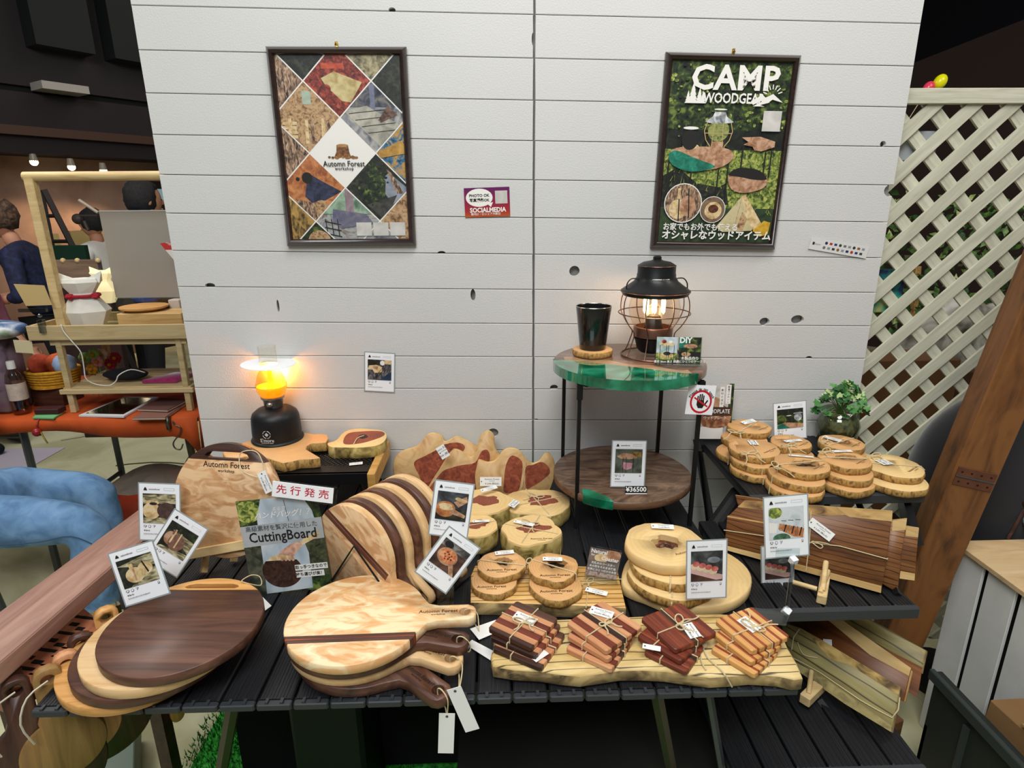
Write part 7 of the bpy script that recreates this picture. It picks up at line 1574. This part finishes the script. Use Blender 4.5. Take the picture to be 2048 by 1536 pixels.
def standing_person(label, base, H, top_m, bot_m, m_hair, yaw, lean=0, arms=None, sleeve=.5, mw_r=1.0, bun=False):
    e = emp('person', label, 'person', base, (0, 0, yaw)); h = H
    P = lambda x, y, z: V((x, y-lean*max(0, z-.5)*1.0, z))*1
    legs = [(P(0, 0, .50*h), (.15*mw_r, .11)), (P(.09, 0, .47*h), .085), (P(.10, -.01, .27*h), .06), (P(.10, .02, .06*h), .042), (P(.10, -.12, .03), .038), (P(-.09, 0, .47*h), .085), (P(-.10, -.01, .27*h), .06), (P(-.10, .02, .06*h), .042), (P(-.10, -.12, .03), .038)]
    skin(legs, [(0, 1), (1, 2), (2, 3), (3, 4), (0, 5), (5, 6), (6, 7), (7, 8)], 'trousers', bot_m, e)
    sh = .80*h
    arms = arms or [((.27, .0, .62*h), (.28, -.12, .50*h)), ((-.27, .0, .62*h), (-.28, -.12, .50*h))]
    pts = [(P(0, 0, .50*h), (.15*mw_r, .11)), (P(0, 0, .60*h), (.14*mw_r, .10)), (P(0, 0, .71*h), (.16*mw_r, .115)), (P(0, .01, .79*h), (.13*mw_r, .09)), (P(0, 0, .835*h), .058)]; ed = [(0, 1), (1, 2), (2, 3), (3, 4)]
    hands = []
    for s_, (el_, wr) in zip((1, -1), arms):
        i = len(pts); a_ = P(s_*.17*mw_r, .0, .785*h); el = V(el_); w_ = V(wr); mid = el+(w_-el)*sleeve
        pts += [(a_, .062), (el, .052), (mid, .050)]; ed += [(3, i), (i, i+1), (i+1, i+2)]; hands.append((mid, el, w_))
    skin(pts, ed, 'shirt', top_m, e)
    for mid, el, w_ in hands:
        skin([(el+(w_-el)*(sleeve-.1), .036), (w_, .026)], [(0, 1)], 'forearm', flesh, e, 1); hand(e, w_, (w_-el), flesh)
    skin([(P(0, 0, .80*h), .055), (P(0, -.01, .88*h), .05)], [(0, 1)], 'neck', flesh, e, 1)
    head(e, P(0, -.02, .925*h), .068*h, m_hair, 0, bun=bun); return e
navy = blot('navy_cloth', ['#0b1026', '#151c3c', '#222a4e'], 30, .85); blackc = mat('black_cloth', '#0c0d12', .9); bluec = blot('happi_blue', ['#0d2f8f', '#1c55c8', '#3c7ae0', '#1a2a38'], 14, .8); pinkc = mat('pink_cloth', '#c77a97', .85, var=.1, vscale=12)
base = Py(42, 500, 2.5); base = V((base.x+.17, 2.5, 0)); Hh = 1.53
standing_person('person in a navy top leaning over a table, at the far left edge', base, 1.52, navy, blackc, hairb, -PI/2+.35, .22, arms=[((.25, -.12, .93), (.10, -.36, .90)), ((-.25, -.12, .93), (-.10, -.36, .90))], sleeve=.35, bun=False)
base = Py(243, 420, 2.45); base = V((base.x, 2.45, 0))
standing_person('person in a blue patterned festival coat, seen from behind the clear panel', base, 1.64, bluec, blackc, hairk, PI*.75, .12, mw_r=1.15, arms=[((.30, -.05, .98), (.22, -.28, .86)), ((-.30, -.05, .98), (-.22, -.28, .86))], sleeve=.5)
base = Py(-60, 560, 2.0); base = V((base.x-.10, 2.0, 0)); standing_person('person in a pink shirt cut off by the left edge of the picture', base, 1.22, pinkc, blackc, hairb, PI/2, .1)
base = Py(193, 470, 3.55); base = V((base.x, 3.55, 0)); standing_person('small distant person with black hair and white collar beyond the blue coat', base, 1.46, inkW, blackc, hairk, -PI/2)
# seated person in jeans
denim = blot('denim', ['#4f7299', '#6289b0', '#7397bb'], 16, .85, 8, .8); denimd = mat('denim_seam', '#2c4a6b', .85)
k1 = Pz(180, 1003, .47); k2 = Pz(203, 1048, .48)
e = emp('person', 'seated person in blue jeans at the left edge, only knees and thighs showing', 'person', (-2.05, k2.y, 0)); O = e.location.copy()
hip = V((-2.10, k2.y+.05, .50))-O
a_ = k1+V((0, .10, .0))-O; b_ = k2-O
skin([(hip, (.17, .15)), (hip+V((.25, .10, .02)), .095), (a_+V((-.28, 0, .01)), .085), (a_+V((-.03, 0, 0)), .068), (a_+V((-.02, -.02, -.20)), .058), (a_+V((-.06, -.0, -.42)), .045),
      (hip+V((.25, -.10, .02)), .098), (b_+V((-.30, 0, .02)), .090), (b_+V((-.04, 0, 0)), .072), (b_+V((-.03, -.03, -.18)), .064), (b_+V((-.05, -.04, -.42)), .048)], [(0, 1), (1, 2), (2, 3), (3, 4), (4, 5), (0, 6), (6, 7), (7, 8), (8, 9), (9, 10)], 'jeans', denim, e, 3)
for v_ in e.children[0].data.vertices: v_.co += NZ.noise_vector(V((v_.co.x*9, v_.co.y*16, v_.co.z*16)))*.007
ob('seam', G().tube(cat_mull([b_+V((-.30, -.088, -.02)), b_+V((-.15, -.080, -.015)), b_+V((-.05, -.074, .0)), b_+V((.01, -.055, -.05))], 4, False), .002, 4), denimd, e)
for c_ in (a_, b_): ob('shoe', G().ball(c_+V((.02, -.03, -.455)), (.13, .05, .042), 16, 10), mat('shoe_grey', '#3a3a3d', .7), e, smooth='all')
tq = [(hip, (.17, .13)), (hip+V((-.05, 0, .25)), (.16, .12)), (hip+V((-.02, 0, .45)), (.17, .12)), (hip+V((0, 0, .58)), .06), (hip+V((.02, .2, .48)), .06), (hip+V((.12, .24, .25)), .05), (hip+V((.07, .20, .05)), .04), (hip+V((.02, -.2, .48)), .06), (hip+V((.12, -.24, .25)), .05), (hip+V((.07, -.20, .05)), .04)]
skin(tq, [(0, 1), (1, 2), (2, 3), (2, 4), (4, 5), (5, 6), (2, 7), (7, 8), (8, 9)], 'jacket', mat('jacket_dark', '#2a2c31', .9), e)
hand(e, hip+V((.05, -.20, .06)), (1, 0, -.5), flesh, .9); hand(e, hip+V((.05, .20, .06)), (1, 0, -.5), flesh, .9)
skin([(hip+V((0, 0, .58)), .05), (hip+V((.01, 0, .68)), .048)], [(0, 1)], 'neck', flesh, e, 1); head(e, hip+V((.03, 0, .80)), .105, hairk, PI/2)
ch = emp('stool', 'stool under the seated person in jeans', 'stool', (-2.12, k2.y, 0)); ob('seat', G().box((0, 0, .325), (.36, .36, .03), bev=.01), blackp, ch)
for sx in (-1, 1):
    for sy in (-1, 1): ob('leg', G().tube([(sx*.15, sy*.15, .31), (sx*.17, sy*.17, 0)], .012, 8), grey_m, ch)
# ================================================================== NEIGHBOUR'S TABLE
orange = mat('orange_cloth', '#b5480c', .8, var=.12, vscale=14, bump=.4, bscale=60)
f0 = Pz(200, 836, .70); yfN = f0.y; xrN = Pz(392, 836, .70).x; xlN = -3.2; DN = .62
e = emp('neighbour_table', 'folding table of the next stand, seen left of the white wall', 'table', (xrN-.5, yfN, 0)); O = e.location.copy()
ob('top', G().box(((xlN+xrN)/2-O.x, DN/2, .685), (xrN-xlN-.02, DN-.02, .022), bev=.004), mat('table_white', '#bdb9b0', .6), e)
for px in (45, 372):
    p = Py(px, 860, yfN+.05); s_ = 1 if px < 100 else 1
    for yy in (yfN+.05, yfN+DN-.05): ob('leg', G().tube([V((p.x, yy, .68))-O, V((p.x+(.03 if px > 100 else .0), yy, 0))-O], .014, 8), grey_m if px < 100 else legm, e)
    ob('stretcher', G().tube([V((p.x, yfN+.05, .22))-O, V((p.x, yfN+DN-.05, .22))-O], .010, 6), grey_m, e)
p = Py(45, 872, yfN+.05); ob('brace', G().tube([p-O, V((p.x-.5, yfN+.3, .52))-O], .009, 6), blackm, e)
g = G(); n = 40
def hem(u): x = xlN+(xrN-xlN)*u; px_ = None; return .045+.028*math.sin(u*9)+.012*math.sin(u*31)
rows_ = []
for i in range(n+1):
    u = i/n; x = xlN+(xrN-xlN)*u; h_ = .055+.018*math.sin(u*PI*5)+(.0 if u < .97 else .10*(u-.97)/.03)
    rows_.append([V((x, yfN+DN, .699)), V((x, yfN+.0, .700)), V((x, yfN-.012, .694)), V((x, yfN-.016-.006*math.sin(u*40), .694-h_))])
vs = [p-O for r in rows_ for p in r]; fs = [(i*4+j, (i+1)*4+j, (i+1)*4+j+1, i*4+j+1) for i in range(n) for j in range(3)]
b_ = len(vs); vs += [V((xrN, yfN+DN, .699))-O, V((xrN+.012, yfN+DN, .60))-O, V((xrN+.012, yfN-.016, .56))-O]; fs += [(n*4, b_, b_+1, n*4+1), (n*4+1, b_+1, b_+2, n*4+3)]
cl = ob('tablecloth', G().add(vs, fs), orange, smooth='all', label='orange cloth draped over the neighbouring table at the left', cat='tablecloth'); cl.location = O; sf = cl.modifiers.new('thick', 'SOLIDIFY'); sf.thickness = .002
zN = .703
# wooden display rack on it
yR = yfN+.05
def rp(px, py, y=None): return Py(px, py, yR if y is None else y)
e = emp('display_rack', 'pale wooden display rack with a tall frame on the orange table', 'rack', V((rp(200, 800).x, yR, zN))); O = e.location.copy(); DR = .30
xA, xB = rp(128, 760).x, rp(366, 760).x; xT0, xT1 = rp(56, 664).x, rp(400, 664).x
zt0, zt1_ = rp(200, 679).z, rp(200, 650).z
ob('tray_front', G().box(((xT0+xT1)/2-O.x, 0, (zt0+zt1_)/2-zN), (xT1-xT0, .014, zt1_-zt0), bev=.002), pine_d, e); ob('tray_back', G().box(((xT0+xT1)/2-O.x, DR, (zt0+zt1_)/2-zN), (xT1-xT0, .014, zt1_-zt0), bev=.002), pine_d, e)
ob('tray_base', G().box(((xT0+xT1)/2-O.x, DR/2, zt0+.012-zN), (xT1-xT0, DR, .012)), pine_d, e)
for x in (xT0+.007, xT1-.007): ob('tray_side', G().box((x-O.x, DR/2, (zt0+zt1_)/2-zN), (.014, DR, zt1_-zt0), bev=.002), pine_d, e)
ob('apron', G().box(((xA+xB)/2-O.x, .02, zt0-.012-zN), (xB-xA+.06, .016, .022)), pine_d, e)
for x in (xA, xB):
    for y in (.02, DR-.02): ob('leg', G().box((x-O.x, y, (zt0-zN)/2), (.022, .022, zt0-zN), bev=.002), pine_d, e)
zs_ = rp(250, 783).z; ob('shelf_rail', G().box(((xA+xB)/2-O.x, .008, zs_-zN), (xB-xA+.06, .014, .018), bev=.002), pine_d, e); ob('shelf_rail', G().box(((xA+xB)/2-O.x, DR-.008, zs_-zN), (xB-xA+.06, .014, .018), bev=.002), pine_d, e)
for q in range(3): ob('shelf_slat', G().box(((xA+xB)/2-O.x, .05+.1*q, zs_-zN+.011), (xB-xA+.04, .08, .008), bev=.002), pine_d, e)
xP = rp(118, 640).x; zT_ = rp(60, 352).z
ob('tall_post', G().box((xP-O.x-.01, .03, (zT_+zt0)/2-zN), (.032, .032, zT_-zt0), bev=.003), beech, e); ob('top_rail', G().tube([V((xP-O.x-.03, .03, zT_-zN)), V((xT1-O.x+.05, .03, zT_-zN))], .016, 12), beech, e, smooth=True)
# cat-shaped paper lanterns
washi = mat('washi_paper', '#e4e1d6', .8, var=.04, vscale=30); washil = mat('washi_lit', '#efe0ad', .8, emit=.55)
def cat_lamp(label, p, h, m, collar=None, yaw=0):
    e = emp('paper_lamp', label, 'lamp', p, (0, 0, yaw), group='faceted cat-shaped paper lamps'); lv = [(0, .22, .18), (.08, .27, .22), (.34, .40, .30), (.60, .21, .18), (.66, .20, .17), (.84, .33, .24), (.90, .30, .2)]
    n = 6; vs = [V((r*h*math.cos(2*PI*(j+.5)/n), r2*h*math.sin(2*PI*(j+.5)/n), z*h)) for z, r, r2 in lv for j in range(n)]; fs = [(i*n+j, i*n+(j+1) % n, (i+1)*n+(j+1) % n, (i+1)*n+j) for i in range(len(lv)-1) for j in range(n)]
    fs += [tuple(range(n-1, -1, -1)), tuple((len(lv)-1)*n+j for j in range(n))]; ob('body', G().add(vs, fs), m, e)
    for s_ in (-1, 1): ob('ear', G().add([V((s_*.30*h, -.06*h, .82*h)), V((s_*.06*h, -.10*h, .87*h)), V((s_*.10*h, .12*h, .88*h)), V((s_*.30*h, .10*h, .84*h)), V((s_*.34*h, 0, 1.02*h))], [(0, 1, 4), (1, 2, 4), (2, 3, 4), (3, 0, 4), (3, 2, 1, 0)]), m, e)
    if collar:
        ob('collar', G().tube([V((.24*h*math.cos(t), .20*h*math.sin(t), .61*h)) for t in [2*PI*i/20 for i in range(20)]], .03*h, 6, True), collar, e, smooth='all')
        for a_ in (-2.2, -.6): ob('flower', G().ball((.25*h*math.cos(a_), .22*h*math.sin(a_), .61*h), .055*h, 8, 6).wob(.01, 90), collar, e)
    return e
redc = mat('red_braid', '#a3182a', .8, var=.3, vscale=120)
p = rp(180, 652, yR+.09); p.z = zt0+.020; cat_lamp('large white paper cat lamp with a red braided collar on the rack tray', p, (rp(180, 545, yR+.09).z-p.z), washi, redc, .25)
p = rp(222, 640, yR+.22); p.z = zt0+.020; hh = rp(222, 534, yR+.22).z-p.z; e = cat_lamp('smaller lit yellow paper cat lamp behind the white one', p+V((0, 0, hh*.38)), hh*.62, washil, None, -.1); ob('plinth', G().box((0, 0, -hh*.19), (.07, .06, hh*.38)), clear('plinth_clear', '#e8ece8', .12, .05), e)
# clear panel
a_, b_ = Py(200, 422, yR+.20), Py(352, 594, yR+.20); c = (a_+b_)/2
pn_ = bpy.data.materials.new('frosted_panel'); MATS['frosted_panel'] = pn_; pn_.use_nodes = True; N = pn_.node_tree.nodes; K = pn_.node_tree.links; bs = N['Principled BSDF']; bs.inputs['Base Color'].default_value = L('#a39b8f'); bs.inputs['Roughness'].default_value = .15; bs.inputs['Alpha'].default_value = .93
e = emp('acrylic_panel', 'large greyish acrylic panel standing on the rack before the blue coat', 'panel', V((c.x, c.y, zt0+.02))); xw = 1.0
x0_, x1_ = Py(232, 594, yR+.20).x, Py(372, 594, yR+.20).x
ob('sheet', G().box(((x0_+x1_)/2-c.x, 0, (a_.z-b_.z)/2+(b_.z-zt0-.02)), (x1_-x0_, .004, a_.z-b_.z), bev=0), pn_, e); ob('foot', G().box(((x0_+x1_)/2-c.x, 0, (b_.z-zt0-.02)/2), (x1_-x0_-.02, .05, max(.01, b_.z-zt0-.02))), clear('plinth_clear'), e)
ob('edge', G().box(((x0_+x1_)/2-c.x, 0, a_.z-zt0-.02), (x1_-x0_, .005, .004)), mat('edge_light', '#c9c9c4', .3), e)
# pieces in the tray
zq = zt0+.02
def tb(name, label, cat, px0, px1, pyt, pyb, y, dpt, m, z0=None, bev=.003, rz=0):
    a_, b_ = rp(px0, pyt, y), rp(px1, pyb, y); z0 = b_.z if z0 is None else z0; h_ = max(.004, a_.z-z0); return ob(name, G().box((0, 0, h_/2), (b_.x-a_.x, dpt, h_), bev=min(bev, h_*.3)), m, loc=((a_.x+b_.x)/2, y+dpt/2, z0), rot=(0, 0, rz), label=label, cat=cat)
tb('wooden_box', 'flat pale wooden box in the tray right of the white cat lamp', 'box', 232, 366, 628, 650, yR+.02, .12, wood('box_pale', ['#b28a52', '#c9a266', '#d8b47a'], 3, 30), zq)
o = ob('wooden_dish', G().lathe([(0, 0), (.06, 0), (.085, .012), (.085, .018), (0, .016)], 28), ochre, loc=rp(290, 624, yR+.10)+V((0, 0, 0)), smooth=50, label='shallow round wooden dish resting on the pale box', cat='dish'); o.location.z = rp(290, 628, yR+.02).z+.001
tb('small_carton', 'small pale carton with a slot beside the wooden dish at the wall edge', 'box', 335, 362, 600, 628, yR+.15, .05, mat('carton', '#cdbfae', .7), zq)
p = rp(84, 650, yR-.01); e = emp('card_clip', 'clear clip stand with a cream sign on the tray corner', 'stand', V((p.x, p.y, zt1_-.02))); ob('clip', G().box((0, .0, .02), (.02, .02, .05), bev=.002).ball((0, 0, .06), .008, 8, 6), clear('acrylic_thick'), e); ob('holder', G().box((-.02, 0, .08), (.10, .012, .012)), clear('acrylic_thick'), e)
q = [rp(x, y, yR-.01)-V((p.x, p.y, zt1_-.02)) for x, y in ((27, 568), (88, 571), (104, 610), (52, 612))]; ob('sign', G().add(q+[v_+V((0, .002, 0)) for v_ in q], [(3, 2, 1, 0), (4, 5, 6, 7), (0, 1, 5, 4), (1, 2, 6, 5), (2, 3, 7, 6), (3, 0, 4, 7)]), mat('sign_cream', '#c9ac73', .7), e)
# under the tray
zsh = zs_+.016
o = ob('black_pouch', G().ball((0, 0, 0), (.085, .045, .024), 18, 10).wob(.006, 20), blackc, loc=rp(252, 752, yR+.10)+V((0, 0, 0)), smooth='all', label='soft black pouch on the lower slats of the wooden rack', cat='pouch'); o.location.z = zsh+.026
q = [rp(x, y, yR+.03) for x, y in ((238, 778), (330, 779), (358, 760), (352, 732), (305, 745))]; c = sum(q, V())/5
ob('magenta_cloth', G().prism([(-.075, -.05), (.055, -.05), (.085, .06), (.0, .06)], 0, .016, .004).wob(.003, 30), mat('magenta', '#96185a', .9, var=.25, vscale=60, sheen=.5), loc=(c.x, yR+.10, zsh), label='folded magenta cloth on the lower slats of the wooden rack', cat='cloth', smooth=60)
g = G().tube(cat_mull([rp(122, 649, yR-.012), rp(128, 664, yR-.014), rp(145, 684, yR-.012), rp(162, 705, yR-.005), rp(168, 735, yR), rp(172, 757, yR), rp(190, 768, yR+.01), rp(218, 771, yR-.005), rp(232, 762, yR+.0), rp(238, 750, yR), rp(262, 739, yR+.03), rp(290, 745, yR+.06)], 4, False), .0022, 6); ob('white_cable', g, mat('cable_white', '#dcd8cf', .5), label='white cable looping down from the tray of the wooden rack', cat='cable', smooth='all')
e = emp('tablet', 'white-framed tablet lying on the orange cloth under the rack', 'tablet', V((0, 0, zN))); q = [Pz(x, y, zN) for x, y in ((158, 834), (248, 836), (318, 797), (250, 796))]; c = sum(q, V())/4; e.location = c
ob('body', G().prism([(v_.x-c.x, v_.y-c.y) for v_ in q], 0, .008, .001), mat('tablet_white', '#d9d7d6', .3), e); ob('screen', G().prism([((v_.x-c.x)*.84, (v_.y-c.y)*.84) for v_ in q], .0075, .0086), mat('screen_black', '#0b0a0a', .1), e)
for i, (pts, m, lab) in enumerate((([(265, 836), (330, 835), (372, 806), (318, 803)], mat('notebook_brown', '#7d5648', .7), 'pinkish brown notebook, lower of two beside the tablet'), ([(275, 818), (335, 820), (375, 799), (322, 796)], mat('notebook_dark', '#5c3c35', .7), 'darker notebook lying on top of the pinkish one'))):
    zq_ = zN+.012*i; q = [Pz(x, y, zq_+.01) for x, y in pts]; c = sum(q, V())/4; e = emp('notebook', lab, 'notebook', V((c.x, c.y, zq_))); ob('cover', G().prism([(v_.x-c.x, v_.y-c.y) for v_ in q], 0, .011, .001), m, e); ob('pages', G().prism([((v_.x-c.x)*1.003, (v_.y-c.y)*1.003) for v_ in q], .003, .008), mat('page_cream', '#b9a48e', .8), e)
q = [Pz(x, y, zN) for x, y in ((66, 838), (108, 839), (128, 826), (80, 826))]; c = sum(q, V())/4; e = emp('phone', 'phone in a green case with a hanging charm on the orange cloth', 'phone', c); ob('case', G().prism([(v_.x-c.x, v_.y-c.y) for v_ in q], 0, .007, .001), mat('case_green', '#6fae76', .5), e); ob('wallet', G().box((.0, .02, .018), (.09, .05, .020), bev=.003), mat('wallet_dark', '#3a1518', .6), e)
ob('charm', G().tube([(-.01, -.03, .004), (-.012, -.05, -.02), (-.004, -.052, -.06)], .003, 5).ball((-.012, -.056, -.045), .016, 12, 8), mat('charm_red', '#8a1f22', .3), e, smooth='all'); ob('charm_clasp', G().tube([(.0, -.055, -.04), (.014, -.058, -.075), (.02, -.058, -.09)], .003, 5), brass, e)
g = G().tube(cat_mull([rp(345, 842, yfN-.03), rp(350, 850, yfN-.03), rp(361, 855, yfN-.03), rp(359, 868, yfN-.03), rp(347, 885, yfN-.03), rp(350, 896, yfN-.03), rp(361, 899, yfN-.03), rp(366, 888, yfN-.03)], 4, False), .0028, 6); g.box(rp(337, 846, yfN-.024), (.012, .02, .05)); ob('hook', g, mat('hook_metal', '#6a6458', .35, .9), label='metal S-hook clamped to the front edge of the orange table', cat='hook', smooth='all')
# bottle, baskets, cushion
p = Pz(46, 826, zN); e = emp('water_bottle', 'clear plastic water bottle with a white cap on the orange cloth', 'bottle', p); hb = rp(46, 722, p.y).z-zN
ob('bottle', G().lathe([(0, .003), (.028, 0), (.031, .01), (.031, hb*.62), (.026, hb*.76), (.012, hb*.86), (.012, hb*.9)], 28, cap=False), clear('bottle_plastic', '#e2d3cc', .16, .06), e, smooth='all'); ob('label', G().lathe([(.0315, hb*.28), (.0315, hb*.6)], 28, cap=False), mat('bottle_label', '#bfae9f', .6, var=.2, vscale=50), e, smooth='all'); ob('cap', G().lathe([(0, hb*.86), (.014, hb*.86), (.014, hb*.97), (.013, hb), (0, hb)], 20), mat('cap_white', '#dedbd5', .5), e, smooth=40)
p = Pz(105, 778, zN+.03); p = rp(112, 768, yR+.16); e = emp('crochet_basket', 'mustard crochet basket behind the water bottle', 'basket', V((p.x, p.y, rp(112, 768, yR+.16).z)))
yel = mat('mustard_yarn', '#c08a1e', .9, var=.25, vscale=90); 
for q in range(6): ob('coil', G().tube([V(((.085+.002*q)*math.cos(t), (.07+.002*q)*math.sin(t), .008+.011*q)) for t in [2*PI*i/28 for i in range(28)]], .007, 6, True).wob(.002, 120, q), yel, e, smooth='all')
ob('bottom', G().lathe([(0, 0), (.085, 0), (.085, .006), (0, .006)], 24), yel, e); random.seed(4)
for i, (cx, cy, m) in enumerate(((-.045, 0, mat('yarn_red', '#b8492e', .9, var=.2, vscale=80)), (.02, .01, mat('yarn_orange', '#c65a2a', .9, var=.2, vscale=80)), (.06, -.01, mat('yarn_blue', '#9fb6d8', .9, var=.15, vscale=80)))): ob('yarn_ball', G().ball((cx, cy, .085), .042, 16, 12).wob(.004, 90, i), m, e, smooth='all')
ob('basket_stand', G().box((0, 0, 0), (.12, .12, rp(112, 768, yR+.16).z-zN-.002)), walnut2, loc=(p.x, p.y, (zN+rp(112, 768, yR+.16).z)/2), label='small dark riser under the mustard crochet basket', cat='riser')
fl_m = [mat('yarn_pink', '#d98a8a', .9, var=.2, vscale=80), mat('yarn_cream', '#d9c7b4', .9, var=.15, vscale=80), mat('yarn_green', '#7fae52', .9, var=.2, vscale=80), mat('yarn_crimson', '#a32236', .9, var=.2, vscale=80), yel]
fn = ['pink', 'cream', 'leaf-green', 'crimson', 'mustard']
for i, (px, py, k) in enumerate(((196, 722, 0), (205, 708, 1), (188, 708, 2), (222, 728, 3), (185, 738, 4), (232, 715, 3), (170, 715, 2))):
    p = rp(px, py, yR+.22+.03*(i % 2)); e = emp('crochet_flower', fn[k]+' crochet flower '+('lowest in the clump', 'topmost of the clump', 'left of the cream one', 'beside the rack leg', 'at the front of the clump', 'highest beside the rear leg', 'at the far left of the clump')[i]+' behind the rack', 'flower', p, group='crochet flowers behind the rack')
    ob('centre', G().ball((0, -.012, 0), .008, 8, 6), yel, e)
    for j in range(6): t = j*PI/3; ob('petal', G().ball((.014*math.cos(t), -.004, .014*math.sin(t)), (.012, .007, .012), 8, 6), fl_m[k], e, smooth='all')
    ob('stem', G().tube([(0, 0, 0), (0, .005, -(p.z-zN))], .002, 4), fl_m[2], e)
p = rp(18, 660, yR+.05); o = ob('cushion', G().ball((-.05, 0, 0), (.11, .09, .035), 24, 12).wob(.006, 8), blot('cushion_print', ['#1d2c4a', '#3f5d86', '#c9ccd0', '#7d8f6a'], 7, .85), loc=p, smooth='all', label='blue, white and grey patterned cushion at the far left on a fabric pile', cat='cushion')
ob('fabric_pile', G().box((-.06, 0, 0), (.13, .14, p.z-.035-zN), bev=.02).wob(.006, 12), blot('fabric_mauve', ['#4a3a42', '#7a6472', '#6d7a5a'], 12, .9), loc=(p.x-.03, p.y+.02, (zN+p.z-.035)/2), label='pile of folded mauve and green fabric under the patterned cushion', cat='fabric', smooth=60)
q = [rp(x, y, yR-.0) for x, y in ((26, 680), (63, 682), (68, 707), (32, 705))]; c = sum(q, V())/4; ob('note_card', G().add([v_-c for v_ in q]+[v_-c+V((0, .002, 0)) for v_ in q], [(3, 2, 1, 0), (4, 5, 6, 7), (0, 1, 5, 4), (1, 2, 6, 5), (2, 3, 7, 6), (3, 0, 4, 7)]), mat('note_cream', '#d0c29a', .7), loc=c, label='small cream handwritten note card leaning on the fabric pile', cat='card')
# red and orange bag under a grey cover on the floor
p = Pz(300, 985, .22); e = emp('covered_bag', 'red-orange bag under a crumpled grey cover on the floor behind the rail', 'bag', (p.x, p.y, 0))
ob('bag', G().ball((-.02, -.10, .14), (.17, .12, .14), 24, 16).wob(.02, 8), mat('bag_red', '#a8381c', .7, var=.25, vscale=12), e, smooth='all'); ob('cover', G().ball((.03, .03, .13), (.27, .19, .20), 28, 18).wob(.025, 6, 4), blot('cover_grey', ['#6b625a', '#8a7d70', '#9b7b6c'], 9, .6), e, smooth='all')
ob('pale_sheet', G().box((0, 0, 0), (.5, .5, .004)), mat('lavender_sheet', '#c3bccb', .7), loc=V((Pz(5, 930, 0).x-.05, Pz(5, 930, 0).y, .003)), label='pale lavender sheet lying on the floor at the far left', cat='sheet')
# ladder, green cloth, brown board, pole in the hall
u0, h0 = hpy(80, 380, 1.2); lm_ = mat('ladder_dark', '#241a16', .6)
e = emp('stepladder', 'dark stepladder standing before the brown wall', 'ladder', (0, 0, 0)); O = Py(118, 505, 3.2); O.z = 0; e.location = O
tl = Py(82, 380, 3.2)-O; bl2 = Py(100, 470, 3.2); dirn = (bl2-Py(82, 380, 3.2)); bl2 = Py(82, 380, 3.2)+dirn*(tl.z/(-dirn.z))-O; tr = Py(88, 380, 3.2)-O; br2 = Py(145, 492, 3.2); dirn = (br2-Py(88, 380, 3.2)); br2 = Py(88, 380, 3.2)+dirn*(tr.z/(-dirn.z))-O
ob('stile', G().tube([tl, bl2], .022, 4), lm_, e); ob('stile', G().tube([tr, br2], .026, 4), lm_, e)
for k in range(1, 8): t = k/8.5; ob('rung', G().tube([tl+(bl2-tl)*t, tr+(br2-tr)*t], .014, 4), lm_, e)
def hall_box(name, label, cat, x0, y0, x1, y1, y, m, dpt=.05, full=True):
    a_, b_ = Py(x0, y0, y), Py(x1, y1, y); z0 = 0 if full else b_.z; return ob(name, G().box((0, 0, 0), (b_.x-a_.x, dpt, a_.z-z0), bev=.004), m, loc=((a_.x+b_.x)/2, y, (a_.z+z0)/2), label=label, cat=cat)
hall_box('green_screen', 'dark green cloth-covered screen behind the brown board', 'screen', 98, 491, 186, 560, 3.1, mat('green_cloth', '#06301f', .9))
e = hall_box('brown_board', 'brown pegboard panel with small wooden knobs behind the paper cat lamps', 'panel', 106, 520, 222, 640, 2.3, wood('pegboard', ['#66503f', '#7d6552', '#8c7460'], 2, 14, .7))
for px in (126, 155, 196): ob('knob', G().ball(Py(px, 521, 2.28)-e.location, .016, 8, 6), beech, e)
hall_box('dark_table_front', 'dark brown cloth-fronted counter below the brown board', 'counter', 108, 577, 240, 660, 2.2, mat('counter_dark', '#2a1512', .9))
g = G().tube([Py(158, 400, 3.2), Py(196, 425, 3.2)], .012, 6); o = ob('white_pole', g, mat('pole_white', '#c9b9a4', .6), label='thin pale pole slanting beside the head of the person in the blue coat', cat='pole')
g = G().tube([Py(160, 432, 3.2), Py(196, 432, 3.2)], .012, 6).tube([Py(168, 442, 3.2), Py(176, 460, 3.2)], .014, 6).ball(Py(156, 438, 3.2), .04, 10, 8); ob('stage_light', g, mat('stage_dark', '#3a322e', .6), label='dark bracket with a pale round lamp near the small distant person', cat='lamp')
q = [Py(x, y, yR+.1) for x, y in ((320, 487), (350, 482), (356, 530))]; c = sum(q, V())/3; ob('paper_flag', G().add([v_-c for v_ in q]+[v_-c+V((0, .003, 0)) for v_ in q], [(2, 1, 0), (3, 4, 5), (0, 1, 4, 3), (1, 2, 5, 4), (2, 0, 3, 5)]), blot('flag_red', ['#c9302a', '#e8e4dd'], 22, .7, 1, 0, pos=(.48, .52)), loc=c, label='red and white paper flag tip at the left edge of the white wall', cat='flag')
# ------------------------------------------------------------------ end
bpy.context.view_layer.update()
